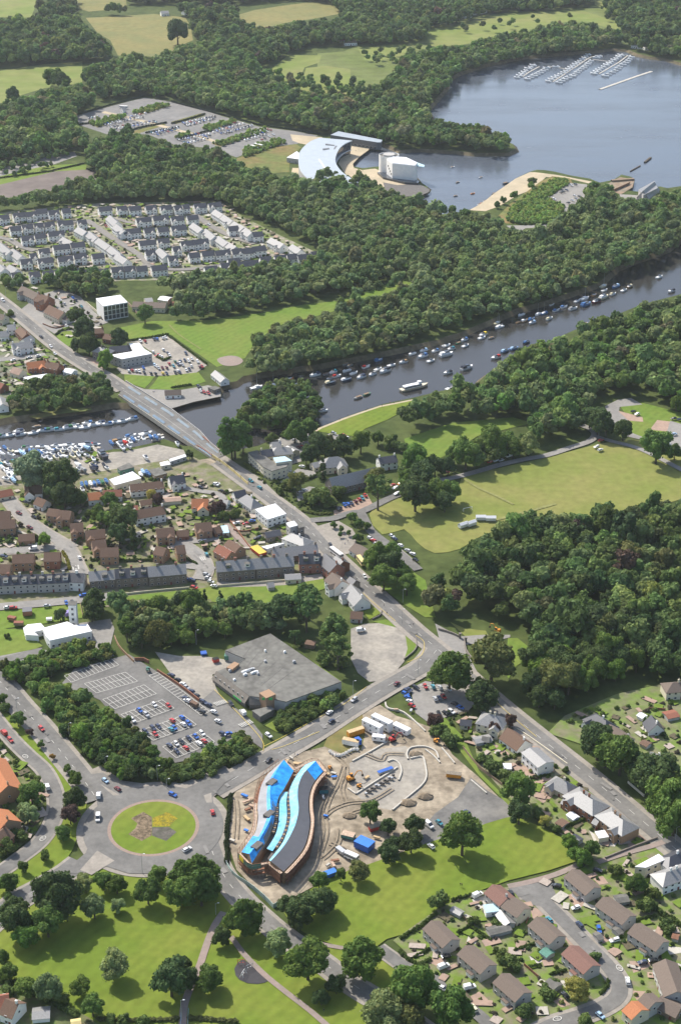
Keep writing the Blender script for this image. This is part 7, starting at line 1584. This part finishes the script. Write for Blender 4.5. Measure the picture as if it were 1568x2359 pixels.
for i in range(11):
    t = i / 10; p = at('P', 905 + 190 * t, 550 + 25 * math.sin(t * 5) + 8 * t); r = empty('bulk_bag', (p.x, p.y, LV), rnd(0, 3)); MB().box((0, 0, 0), (1.3, 1.3, 1.0), 0, 0, .85).build('bag', WHITE, r); MB().box((0, 0, 1.0), (.9, .9, .15), 0, 0, .5).build('fill', GRAV, r); reg(r, 'white bulk bag', 'in the row on bare earth', 'bag', 'white bags on the building site', .8)
random.seed(33)
for i in range(26): # planks and sheet stacks lying about
    x, y = [(880, 700), (930, 690), (940, 720), (600, 620), (690, 640), (640, 590), (330, 900), (350, 870), (340, 960), (320, 1100), (360, 940), (300, 850), (1150, 720), (1000, 1110), (1240, 1140), (1250, 440), (930, 1330), (900, 1350), (950, 1310), (870, 1010), (860, 860), (330, 1010), (240, 1180), (1300, 330), (1480, 270), (1370, 250)][i]
    p = at('P', x + rnd(-15, 15), y + rnd(-10, 10)); r = empty('material_stack', (p.x, p.y, LV), rnd(0, 3)); m1 = random.choice([WOOD, STEEL, MATS['ply_stack'], MATS['blue_tarp'], CONC, RUST])
    MB().box((0, 0, .2), (rnd(2, 4), rnd(.8, 1.6), rnd(.3, .8))).build('boards', m1, r); b = MB().box((-.8, 0, 0), (.2, 1.2, .2)).box((.8, 0, 0), (.2, 1.2, .2)); b.build('bearer', TIMB, r)
    reg(r, f"{ {'scaffold_board': 'orange brown board', 'galvanised_steel': 'grey steel', 'ply_stack': 'tan plywood', 'blue_tarp': 'blue sheeted', 'pale_concrete': 'pale slab', 'orange_brown_steel': 'rust coloured'}[m1.name]} stack", 'on the building site', 'stack', None, .5)
for s, m in (('1085,838 1230,745 1375,652', CONC), ('1308,612 1345,600 1385,625 1402,680 1382,742', CONC), ('1448,595 1440,555 1470,515 1568,508 1640,540 1660,590', CONC), ('1465,590 1545,578 1568,640 1575,720 1540,780 1440,865 1340,950', CONC), ('1060,610 1180,545 1300,475', CONC), ('1290,200 1310,240 1420,270 1568,400', CONC), ('1030,800 1085,838', CONC)):
    P_ = smooth(pts('P', s), 4); A, B = offset(P_, .35), offset(P_, -.35); up = lambda l, z: [Vector((p.x, p.y, z)) for p in l]; struct(MB().strips([up(B, LV + .15), up(A, LV + .15)]).strips([up(A, LV + .15), up(A, 0)]).strips([up(B, 0), up(B, LV + .15)]).build('kerb', m))
for s in ('0,312 50,350 90,392', '100,300 180,395', '280,500 375,580'):
    P_ = smooth(pts('Q', s), 4); A, B = offset(P_, .3), offset(P_, -.3); up = lambda l, z: [Vector((p.x, p.y, z)) for p in l]; struct(MB().strips([up(B, LV + .15), up(A, LV + .15)]).strips([up(A, LV + .15), up(A, 0)]).strips([up(B, 0), up(B, LV + .15)]).build('kerb', CONC))
for F, x, y, r0, h in (('Q', 0, 600, 3.5, 1.6), ('P', 1500, 560, 3.2, 1.2), ('P', 1040, 990, 3, 1.0), ('P', 1450, 900, 3.6, 1.4), ('P', 700, 640, 2, .8)):
    p = at(F, x, y); b = MB(); n = 16; rings = [(1, 0), (.7, .45), (.4, .8), (.12, 1)]; prev = None
    for k, (rr, hh) in enumerate(rings):
        cur = [Vector((math.cos(6.283 * i / n) * r0 * rr * (1 + .2 * math.sin(i * 2.3 + k)), math.sin(6.283 * i / n) * r0 * rr * .8, hh * h)) for i in range(n + 1)]
        cur[-1] = cur[0].copy()
        if prev: b.strips([cur, prev])
        prev = cur
    o_ = b.build('earth_heap', mat('heaped_soil', (.2, .155, .105), .95, .3, .6)); o_.location = (p.x, p.y, LV); reg(o_, 'heap of brown soil', 'on the building site', 'soil heap', None, h)
# white marquees and play things
for i, (x, y) in enumerate(((340, 722), (402, 727), (232, 767), (282, 757))):
    p = at('K', x, y, 2); r = empty('marquee', (p.x, p.y, LV), hd('K', x, y, 30, 0 if i < 2 else -10)); MB().box((0, 0, 0), (6, 3, 2)).build('side_panel', FRAME, r); b = gable_roof(6, 3, 2.05, 3.0, .2, .08); b.build('canopy', FLATW, r); reg(r, 'small white marquee', 'at the field edge', 'marquee', 'white marquees on the park field', 2)
p = at('K', 260, 690); r = empty('goal_frame', (p.x, p.y, LV), .4); MB().tube((-3, 0, 0), (-3, 0, 2.4), .12).tube((3, 0, 0), (3, 0, 2.4), .12).tube((-3, 0, 2.4), (3, 0, 2.4), .12).build('posts_and_bar', FRAME, r); MB().tube((-3, 0, 2.4), (-3, 2, 0), .06).tube((3, 0, 2.4), (3, 2, 0), .06).build('net_stay', FRAME, r); reg(r, 'white goal frame', 'at the park field corner', 'goal', None, 2)
for i, (x, y, m) in enumerate(((290, 806, REDP), (345, 838, STEEL), (302, 885, FRAME))):
    p = at('S', x, y); r = empty('swing_set', (p.x, p.y, LV), .6 * i)
    b = MB()
    for sx in (-1.5, 1.5): b.tube((sx, -.8, 0), (sx, 0, 2.1), .08).tube((sx, .8, 0), (sx, 0, 2.1), .08)
    b.tube((-1.5, 0, 2.1), (1.5, 0, 2.1), .08); b.build('frame', m, r)
    for sx in (-.6, .6): MB().tube((sx - .2, 0, 2.1), (sx - .2, .1, .6), .03).tube((sx + .2, 0, 2.1), (sx + .2, .1, .6), .03).box((sx, .1, .5), (.5, .3, .1)).build('swing_seat', m, r)
    reg(r, ('red', 'grey', 'white')[i] + ' swing set', 'on the dark rubber area', 'swing set', None, 1.5)
# street lamps
def lamp(F, x, y, h, zone, dx=1.0):
    p = at(F, x, y); r = empty('street_lamp', (p.x, p.y, LV)); MB().tube((0, 0, 0), (0, 0, h), .12, .07, 8).tube((0, 0, h), (dx, 0, h + .35), .05, .05, 6).build('post', STEEL, r); MB().box((dx * 1.2, 0, h + .3), (.8, .35, .16), 0, 0, .8).build('lamp_head', FRAME, r); reg(r, 'tall grey street lamp', zone, 'street lamp', None, h)
for F, x, y, h, z in (('O', 995, 1392, 10, 'below the roundabout island'), ('P', 1065, 160, 9, 'by the supermarket corner'), ('M', 1412, 462, 8, 'opposite the white villa'), ('M', 1405, 612, 9, 'by the gravel yard'), ('M', 1516, 960, 8, 'at the junction'), ('J', 650, 830, 7, 'by the white shop'), ('R', 1268, 1200, 10, 'by the footbridge'), ('O', 125, 282, 9, 'beside the west road'), ('O', 1100, 745, 8, 'above the roundabout'), ('O', 486, 445, 8, 'in the roadside shrubs'), ('O', 740, 668, 7, 'near the splitter island'), ('S', 112, 465, 6, 'at the path top'), ('Q', 1530, 880, 8, 'at the right edge'), ('F', 45, 165, 9, 'on the town road'), ('O', 1165, 800, 5, 'by the top kerb'), ('S', 1065, 905, 7, 'by the dense tree'), ('L', 1370, 760, 9, 'before the wood'), ('M', 995, 500, 8, 'near the white villa')):
    lamp(F, x, y, h, z)
# ------------------------------------------------------------ boats
def hull_mesh(L=7.0, W=2.5, H=1.0):
    b = MB(); st = [(-.5, .86, 0), (-.25, 1, 0), (.1, 1, .03), (.3, .78, .12), (.43, .4, .25), (.5, .03, .38)]; up, lo = [], []
    for t, w, r in st:
        up.append([(t * L, -W / 2 * w, H * (1 + r)), (t * L, W / 2 * w, H * (1 + r))]); lo.append([(t * L * .95, -W / 2 * w * .72, -.25), (t * L * .95, W / 2 * w * .72, -.25)])
    for i in range(len(st) - 1):
        b.face((lo[i][0], lo[i + 1][0], up[i + 1][0], up[i][0])); b.face((up[i][1], up[i + 1][1], lo[i + 1][1], lo[i][1])); b.face((up[i][0], up[i + 1][0], up[i + 1][1], up[i][1]))
    b.face((up[0][0], up[0][1], lo[0][1], lo[0][0])); return b
def cab_b(m=0): 
    b = MB(); frustum(b, -.8, 2.2, 1.9, .98, -.7, 1.3, 1.5, 1.75, m); return b
def glass_b(m=0):
    b = MB(); frustum(b, -1.0, 1.55, 1.62, 1.76, -.9, .7, 1.4, 2.15, m); b.box((-.1, 0, 2.16), (1.7, 1.5, .06), 0, m); return b
def canv_b(m=0):
    b = MB(); frustum(b, -3.3, -.8, 2.1, 1.0, -2.9, -.9, 1.6, 2.0, m); return b
HULL, CAB, WSC, CNV = hull_mesh().mesh('hull', GEL), cab_b().mesh('cabin', FRAME), glass_b().mesh('windscreen', GLASS), canv_b().mesh('canopy', CANV)
def tub(): 
    b = MB(); b.box((-.6, 0, .99), (3.4, 1.5, .05)).box((-1.4, 0, 1.04), (.3, 1.7, .1)).box((.4, 0, 1.04), (.3, 1.7, .1)); return b
TUB = tub().mesh('well', TIMB); MAST = MB().tube((.3, 0, 1), (.3, 0, 9.5), .09, .05, 6).tube((.3, 0, 2.2), (-2.6, 0, 2.1), .07, .07, 6).mesh('mast', STEEL)
def merge(parts):
    b = MB()
    for q, m in parts:
        n = len(b.v); b.v += q.v; b.f += [tuple(i + n for i in f) for f in q.f]; b.m += [m] * len(q.f)
    return b
FARB = merge([(hull_mesh(9, 3, 1.1), 0), (cab_b(), 1), (glass_b(), 2), (canv_b(), 3)]).mesh('moored_boat', [GEL, FRAME, GLASS, CANV])
YARDB = merge([(hull_mesh(6.5, 2.4, 1.2), 0), (cab_b(), 1), (glass_b(), 2)]).mesh('laid_up_boat', [GEL, FRAME, GLASS]); YARDC = merge([(hull_mesh(6.5, 2.4, 1.2), 0), (canv_b(), 1), (cab_b(), 1)]).mesh('covered_boat', [GEL, CANV])
BCOL = dict(CCOL); BCOL['w'] = ((.72, .72, .7), 'white'); BCOL['a'] = ((.3, .3, .29), 'grey'); BCOL['d'] = ((.32, .2, .1), 'brown'); BCOL['k'] = ((.03, .035, .05), 'dark'); BCOL['b'] = ((.07, .16, .34), 'blue')
def boat(F, x, y, hc, cc, kind, zone, dx, dy, s=1.0, group=None, z=WL + .1, flip=None):
    p = at(F, x, y, z + .8); a = hd(F, x, y, dx, dy) + (math.pi if (rnd(0, 1) < .35 if flip is None else flip) else 0) + rnd(-.12, .12)
    if kind == 'far':
        r = link('moored_boat', FARB, None, (p.x, p.y, z), a); r.scale = (s,) * 3; r.color = (*BCOL[hc][0], 1)
    elif kind in ('yard', 'cover'):
        r = link('laid_up_boat', YARDB if kind == 'yard' else YARDC, None, (p.x, p.y, LV + .5), a); r.scale = (s,) * 3; r.color = (*BCOL[hc if kind == 'yard' else cc][0], 1)
    else:
        nm = {'row': 'rowing_boat', 'sail': 'sailing_boat'}.get(kind, 'motor_boat'); r = empty(nm, (p.x, p.y, z), a); r.scale = (s,) * 3
        h = link('hull', HULL, r); h.color = (*BCOL[hc][0], 1)
        if kind == 'row': link('well', TUB, r); h.scale = (.8, .7, .6)
        else:
            link('cabin', CAB, r)
            if kind == 'sail': link('mast', MAST, r)
            else: link('windscreen', WSC, r)
            if cc != '-': q = link('canopy', CNV, r); q.color = (*BCOL[cc][0], 1)
    d = {'row': 'open rowing boat', 'sail': 'sailing boat with mast', 'far': 'moored cruiser', 'yard': 'laid up boat', 'cover': 'covered boat'}.get(kind, 'cabin cruiser')
    n1 = BCOL[cc][1] if kind == 'cover' else BCOL[hc][1]
    reg(r, n1 + ' ' + d + (f' with {BCOL[cc][1]} canopy' if kind not in ('row', 'far', 'cover', 'yard') and cc != '-' else ''), zone, 'boat', group, 1)
def boats(F, zone, dx, dy, s, kind='cruiser', sc=1.0, group=None, z=WL + .1):
    for q in s.split():
        a = q.split(','); k = {'r': 'row', 's': 'sail', 'y': 'yard', 'c': 'cover', 'f': 'far'}.get(a[4] if len(a) > 4 else '', kind); f = (float(a[5]) if len(a) > 5 else sc) * (1.08 if F in 'GH' else 1.0)
        boat(F, float(a[0]), float(a[1]), a[2], a[3], k, zone, dx, dy, f, group, z)
random.seed(5); BS = [1.25]
boats('G', 'at the river bend', 30, -6, '220,785,w,-,s,1.3 335,768,w,-,s 348,790,w,b 490,760,w,- 448,722,o,- 260,702,b,-,r 682,945,w,a 240,690,a,-,r')
boats('G', 'in mid river', 30, -9, '625,695,w,n,c0,1.25 752,675,w,t 778,702,w,r 735,750,k,c,c0,1.25 845,730,n,w,c0,1.2 947,710,w,n,c0,1.15 847,665,w,- 897,682,w,- 1025,690,w,a 982,637,w,r 1112,668,w,k,c0,1.4 1065,655,w,- 1070,590,b,b 1158,628,w,- 1240,605,w,d 1302,548,w,- 1375,565,w,b,c0,1.25 1382,525,w,l 1432,597,w,- 1462,528,w,b 1540,555,w,w,c0,1.6 1540,490,w,- 1375,500,d,-,r 868,627,a,-,r 705,687,a,-,r 730,715,w,-,r 838,618,a,-,r 925,852,a,-,r,1.3 990,828,g,-,r,1.2 1550,680,w,k,c0,1.1 1565,790,w,-,c0,1.1')
boats('H', 'in the upper river', 30, -10, '208,405,w,b 215,443,w,- 170,425,g,-,r 125,462,w,t 97,440,w,- 325,375,w,y,c0,1.2 318,393,w,- 375,392,a,-,r 427,325,w,-,s,1.2 415,300,c,-,s 405,517,w,r,c0,1.2 465,475,b,l,c0,1.1 521,460,b,l,c0,1.1 600,420,n,b 225,583,w,k,c0,1.5 140,712,w,n,c0,1.4 565,248,w,- 550,295,d,-,r 585,285,d,w 630,275,b,b 633,297,w,l 670,245,w,-,s 708,240,b,b,s 742,272,w,c 785,220,w,b 757,182,w,-,r 833,198,w,b 890,210,w,a,c0,1.2 915,162,w,- 970,185,b,b,c0,1.5 962,148,w,-,s,1.3 1033,168,m,k,c0,1.3 1020,125,d,- 1082,140,c,w,c0,1.5 1140,118,w,c 1080,70,c,-,s,1.2 1086,95,w,- 1155,72,b,l,c0,1.2 1208,95,w,- 1243,72,d,c 1430,12,w,-,c0,1.1 1505,100,w,k,c0,1.1 1040,288,w,w,c0,1.5 968,302,a,-,r')
boats('E', 'on the loch by the beach', 30, -6, '135,105,w,-,r 310,170,w,-,r 168,200,a,-,r 262,270,o,-,r 155,285,a,-,r 470,207,k,-,r,1.6 400,272,k,-,r,1.3 380,290,k,-,r 340,318,w,-,r 320,330,r,-,r 305,340,w,-,r')
# river cruise boat
p = at('G', 1317, 778, WL + 1.5); r = empty('cruise_boat', (p.x, p.y, WL + .1), hd('G', 1317, 778, 30, -7)); hull_mesh(24, 5, 1.5).build('hull', CREAM, r); MB().box((-2, 0, 1.55), (15, 4, 1.9), 0, 0, .96).build('saloon', FRAME, r); MB().box((-2, 0, 2.1), (15.1, 4.05, .8)).build('window_band', GLASS, r); MB().box((4.5, 0, 3.5), (3, 3, 1.4), 0, 0, .9).build('wheelhouse', FRAME, r); MB().box((-4, 0, 3.5), (8, 3.6, .12)).build('awning', FLATW, r); reg(r, 'long cream river cruise boat', 'on the open water', 'cruise boat', None, 2)
# pontoons with boats on both sides
def pontoon(F, s, attr, zone, w=1.8):
    P_ = resample(pts(F, s, WL + .4), 14); c_ = P_[7]; r = empty('pontoon', (c_.x, c_.y, WL)); Q = [Vector((p.x - c_.x, p.y - c_.y, 0)) for p in P_]; A, B = offset(Q, w / 2), offset(Q, -w / 2); up = lambda l, z: [Vector((p.x, p.y, z)) for p in l]
    MB().strips([up(B, .45), up(A, .45)]).strips([up(A, .45), up(A, -.3)]).strips([up(B, -.3), up(B, .45)]).build('deck', CONC, r); b = MB()
    for q in Q[::2]: b.tube((q.x, q.y, -1), (q.x, q.y, 1.6), .14, .14, 6)
    b.build('mooring_posts', TIMB, r); reg(r, attr, zone, 'pontoon', None, .5)
pontoon('I', '0,262 100,240 300,215 500,192 700,172 945,135', 'long white pontoon lined with boats', 'across the lower river')
pontoon('I', '780,300 900,280 1060,255 1140,240', 'pale pontoon', 'below the road bridge'); pontoon('I', '120,352 300,348 480,342 570,335', 'pontoon', 'at the boatyard edge'); pontoon('I', '640,315 690,372', 'short brown jetty', 'at the boatyard')
boats('I', 'on the long pontoon', 20, -3, '22,248,w,g 70,245,w,- 148,238,w,n 235,228,w,- 300,212,w,b 360,205,w,g,c0,1.2 468,193,w,g,c0,1.3 545,186,w,- 592,190,w,-,c0,1.2 655,172,w,-,c0,1.3 700,158,w,n 748,165,w,b,c0,1.1 800,152,w,- 852,148,w,-,c0,1.3 925,130,w,b 255,182,a,-,r 610,160,w,b 130,217,w,n 420,203,w,t 515,175,w,-', 'cruiser', 1.15, 'boats on the long pontoon')
boats('I', 'below the road bridge', 20, -4, '832,290,w,d,c0,1.5 912,250,w,b,c0,1.2 940,267,w,- 1015,235,w,-,c0,1.4 1102,272,w,a,c0,1.3 1080,250,w,-', 'cruiser', 1.1)
boats('I', 'at the boatyard pontoon', 20, -1, '140,357,w,- 192,330,w,g 290,325,w,- 395,320,w,-,c0,1.2 480,314,w,-,c0,1.2 545,335,w,- 262,357,w,b 330,352,w,a 402,352,w,b 450,350,w,- 210,362,w,n 610,316,w,-,c0,1.7 660,312,w,r,c0,1.2', 'cruiser', 1.1)
random.seed(9)
def yard(F, zone, s, n, dx, dy, pal, kinds=('yard', 'cover')):
    P_ = pts(F, s); S = scatter(P_, 5.2); random.shuffle(S)
    for x, y in S[:n]:
        r0 = Vector((x, y, 0)); X, Y = proj((x, y, 1.0)); x0, y0, w = FR[F]; sc_ = 1568.0 / w
        boat(F, (X * K - x0) * sc_, (Y * K - y0) * sc_, random.choice('wwwwwc'), random.choice(pal), random.choice(kinds), zone, dx + rnd(-8, 8), dy, rnd(.8, 1.15), 'boats stored ' + zone)
yard('I', 'in the boatyard', '130,395 300,385 480,372 620,378 640,440 480,468 150,440', 34, 14, 10, 'wwwwabwl'); yard('I', 'at the left boatyard edge', '-20,480 110,470 110,640 -20,650', 13, 16, 10, 'bwwtwl'); yard('I', 'at the left boatyard edge', '-20,370 90,370 100,440 -20,450', 7, 16, 8, 'wwwb')
yard('I', 'by the boat shed', '520,500 740,480 770,525 540,560', 9, 16, 10, 'knwa'); boats('I', 'in front of the boat shed', 10, 18, '575,605,w,b,c 605,600,w,b,c 635,598,w,w,c 660,594,w,b,c 690,590,w,b,c 715,586,w,g,c 745,580,w,b,c 575,635,w,-,y 1000,515,w,l,c 1025,520,w,b,c 985,535,w,w,c 1045,530,w,b,c', 'cover', .95, None, 0); boats('I', 'below the bridge ramp', 14, 16, '782,342,w,b,c 842,352,w,-,y,1.3 875,336,w,r,c 912,330,w,-,y 932,318,w,b,c 962,316,w,-,y 1002,306,w,-,y 1052,296,w,b,c 1092,302,w,b,c 905,362,w,-,y 855,372,w,-,y 1020,440,w,-,y 655,450,w,-,y 1240,345,w,-,y', 'yard', 1.0); boats('I', 'hauled out at the yard', 20, 16, '715,425,k,-,y,2.0')
# loch marina
random.seed(13)
def marina(s, n, side, zone):
    P_ = resample(pts('Y', s, WL + .5), n)
    for i, p in enumerate(P_):
        X, Y = proj(p); x0, y0, w = FR['Y']; boat('Y', (X * K - x0) * 1568 / w, (Y * K - y0) * 1568 / w, 'w', random.choice('wwbna'), 'far', zone, 30, 6, rnd(.95, 1.35), 'boats in the loch marina', WL + .1, side)
marina('50,405 120,350 180,300 250,252', 8, True, 'on the left marina pontoon'); marina('185,425 300,372 380,325 440,285', 8, False, 'on the left marina pontoon'); marina('440,450 540,390 640,340 740,265 840,195 940,118', 17, True, 'on the middle marina pontoon'); marina('580,472 680,415 760,385 850,310 910,270 985,195', 14, False, 'on the middle marina pontoon'); marina('1010,355 1090,295 1180,240 1270,180 1350,125', 12, True, 'on the right marina pontoon'); marina('1160,388 1290,322 1350,265 1430,215 1490,150', 11, False, 'on the right marina pontoon')
pontoon('Y', '120,400 200,340 330,270', 'left marina pontoon', 'in the loch marina'); pontoon('Y', '500,460 640,370 800,265 960,155 1060,130', 'middle marina pontoon', 'in the loch marina'); pontoon('Y', '1080,360 1200,290 1330,215 1440,130', 'right marina pontoon', 'in the loch marina'); pontoon('Y', '440,265 560,280 660,300', 'linking walkway', 'left of the middle pontoon'); pontoon('Y', '1000,180 1120,195 1210,205', 'linking walkway', 'right of the middle pontoon'); pontoon('Y', '1090,555 1330,470 1568,385 1740,330', 'long pale breakwater', 'in front of the loch marina', 4)
boats('Y', 'at the marina link', 30, 2, '420,285,w,b 540,272,w,- 1045,155,w,- 1075,140,w,b', 'far', 1.2)
# ------------------------------------------------------------ gardens: shrubs and paving between the houses
def clear_of(x, y, rr=1.0):
    for hx, hy, l, a in CARSAFE:
        dx, dy = x - hx, y - hy
        if dx * dx + dy * dy < (l * .72 + rr) ** 2: return False
    for qx, qy, w in ROADPTS:
        if (x - qx) ** 2 + (y - qy) ** 2 < (w + rr) ** 2: return False
    return True
random.seed(44)
GM = [mat('garden_slabs', (.36, .3, .25), .9, .15, 1), mat('garden_gravel', (.4, .37, .31), .95, .15, 1), PINK, mat('garden_grass', (.13, .19, .03), .95, .12, .4, spec=.1), MATS['garden_grass'] if 'garden_grass' in MATS else G_LAWN, mat('garden_bed', (.1, .085, .05), .95, .3, 1)]
def clutter(F, s, ds, dp, what, r=(.7, 1.7)):
    P_ = pts(F, s); Vs, Fs, Cs = [], [], []; n = 0; k = 0
    for x, y in scatter(P_, ds):
        if not clear_of(x, y, .4): continue
        rr = rnd(*r); V, F_, T = random.choice(LO); V = V * rr + np.array([x, y, rr * .55]); Vs.append(V); Fs.append(F_ + n); n += len(V); c_ = random.choice([(.06, .09, .025), (.045, .07, .025), (.08, .11, .03), (.11, .12, .04), (.06, .05, .04)])
        Cs.append(T[:, None] * np.array([[c_[0] * 1.8, c_[1] * 1.9, c_[2] * 1.7]]) * rnd(.85, 1.2))
    if Vs: stuff(link('garden_shrubs', quadmesh('garden_shrubs', np.concatenate(Vs), np.concatenate(Fs), np.concatenate(Cs), leaf)), 'low garden shrubs ' + what, 'shrubs')
    z = LV; mb = MB()
    for x, y in scatter(P_, dp):
        if not clear_of(x, y, 1.0): continue
        z += .0012; a = rnd(0, 3.1); w, l = rnd(1.5, 4.5), rnd(3, 8); co, si = math.cos(a), math.sin(a)
        mb.face([Vector((x + u * co - v * si, y + u * si + v * co, z)) for u, v in ((-l / 2, -w / 2), (l / 2, -w / 2), (l / 2, w / 2), (-l / 2, w / 2))], random.randrange(6))
    if mb.f: struct(mb.build('garden_paving', GM))
clutter('I', '-20,690 340,560 600,620 900,560 1280,520 1480,600 1568,720 1568,1045 -20,1045', 6.5, 9, 'among the riverside houses')
clutter('L', '-20,0 1480,0 1480,180 1000,170 600,225 -20,240', 6.5, 9, 'above the terrace')
clutter('J', '80,650 330,620 560,820 720,980 420,1045 0,1045 0,700', 7, 8, 'behind the shops')
clutter('T', '10,640 200,490 400,390 620,360 860,290 1010,215 1200,180 1568,130 1568,1100 900,1100 500,1100 380,990 230,870 100,770', 5.6, 8.5, 'in the bottom right estate', (.5, 1.2))
clutter('Q', '60,100 200,60 330,60 560,170 880,420 1130,620 1400,840 1100,960 900,860 700,720 480,500 230,230', 5.5, 8, 'in the villa gardens', (.5, 1.4))
clutter('Q', '800,150 950,60 1200,60 1400,-40 1568,-40 1568,400 1400,330 1200,200 960,180', 6, 9, 'right of the main road')
clutter('O', '-20,470 60,540 220,680 300,800 310,980 240,1090 100,1220 -20,1280', 4.5, 6, 'in the crescent gardens')
clutter('Z', '0,495 120,482 230,472 380,470 505,466 560,503 640,545 735,588 700,600 560,614 400,640 200,645 0,650', 9, 9, 'in the white estate', (.8, 1.6))
clutter('F', '0,280 120,330 250,470 400,590 520,650 420,720 250,790 100,900 0,930', 7, 9, 'in the town gardens')
clutter('F', '130,60 300,110 500,150 640,260 760,330 650,470 520,540 400,380', 9, 14, 'around the pub')
clutter('J', '330,440 560,560 720,700 900,790 700,760 560,660 400,560', 4, 30, 'along the hotel frontage', (.5, 1.1))
clutter('I', '600,340 700,330 760,400 660,470 600,430', 5, 6, 'at the boatyard')
# ------------------------------------------------------------ people
def person_mesh(step):
    me = bpy.data.meshes.new('person_skeleton'); V = [(0, 0, .95), (0, 0, 1.2), (0, 0, 1.42), (0, 0, 1.52), (.02, 0, 1.72), (0, .1, .9), (step, .1, .48), (step * .6, .1, .06), (step * .6 + .16, .1, .03), (0, -.1, .9), (-step, -.1, .48), (-step * 1.5, -.1, .06), (-step * 1.5 + .16, -.1, .03),
         (0, .2, 1.4), (-step * .6, .26, 1.12), (step * .3, .26, .88), (0, -.2, 1.4), (step * .6, -.26, 1.12), (step + .05, -.26, .88)]
    E = [(0, 1), (1, 2), (2, 3), (3, 4), (0, 5), (5, 6), (6, 7), (7, 8), (0, 9), (9, 10), (10, 11), (11, 12), (2, 13), (13, 14), (14, 15), (2, 16), (16, 17), (17, 18)]
    rad = [.15, .15, .15, .06, .105, .09, .065, .05, .04, .09, .065, .05, .04, .06, .045, .035, .06, .045, .035]
    me.from_pydata(V, E, []); o_ = bpy.data.objects.new('person_skeleton', me); C.objects.link(o_); md = o_.modifiers.new('Skin', 'SKIN')
    for i, q in enumerate(me.skin_vertices[0].data): q.radius = (rad[i], rad[i]); q.use_root = i == 0
    sd = o_.modifiers.new('Sub', 'SUBSURF'); sd.levels = 1; dg = bpy.context.evaluated_depsgraph_get(); out = bpy.data.meshes.new_from_object(o_.evaluated_get(dg)); bpy.data.objects.remove(o_); out.name = 'person'
    out.materials.clear()
    for m in (CLOTH, mat('dark_trousers', (.04, .045, .06), .9, .1, 4), SKIN): out.materials.append(m)
    for f in out.polygons: f.material_index = 2 if f.center.z > 1.5 else 1 if f.center.z < .95 and abs(f.center.y) < .2 else 0
    return out
PM = [person_mesh(.12), person_mesh(.2), person_mesh(.04)]
random.seed(2)
def people(F, zone, s, z=None):
    for q in s.split():
        a = q.split(','); p = at(F, float(a[0]), float(a[1])); o_ = link('person', random.choice(PM), None, (p.x, p.y, LV if z is None else z), rnd(0, 6.28)); c_ = {'r': ('red', (.4, .05, .04)), 'w': ('white', (.65, .65, .62)), 'k': ('dark', (.03, .03, .035)), 'b': ('blue', (.05, .12, .35))}[a[2]]
        o_.color = (*c_[1], 1); reg(o_, f'person in {c_[0]} top standing', zone, 'person', None, 1)
people('G', 'on the river bank', '855,992,k 980,957,k 992,945,k 1092,925,k 1150,905,r 1175,905,k 1280,862,w 800,1020,k 1210,890,b'); people('J', 'on the paved plaza', '980,990,k 1000,960,r 1020,990,k 1040,960,w 1010,1020,b 1030,1000,k 940,900,w'); people('F', 'on the quay', '1070,832,k 1078,830,b'); people('T', 'on the big lawn', '335,350,k 343,352,k'); people('P', 'on the building site', '770,545,k 660,570,k 680,580,b 1200,570,k'); people('S', 'on the path', '862,1140,k 160,495,k'); people('D', 'at the loch plaza', '850,290,r 900,310,w 940,315,r 960,330,k 985,320,w 870,230,k 910,190,k 930,180,w 1020,390,w'); people('M', 'on the pavement', '1280,490,k 1485,625,k 1300,545,k')
# ------------------------------------------------------------ air
hz = MB().box((0, 3000, -8), (7400, 7400, 500)).build('haze', None if False else leaf)
hm = bpy.data.materials.new('haze'); hm.use_nodes = True; t_ = hm.node_tree; t_.nodes.remove(t_.nodes['Principled BSDF']); pv = t_.nodes.new('ShaderNodeVolumePrincipled'); pv.inputs['Color'].default_value = (.86, .92, 1, 1); pv.inputs['Density'].default_value = .000028; pv.inputs['Anisotropy'].default_value = .3
t_.links.new(pv.outputs[0], t_.nodes['Material Output'].inputs['Volume']); hz.data.materials.clear(); hz.data.materials.append(hm); stuff(hz, 'thin pale summer haze over the valley', 'haze')
finish_labels()
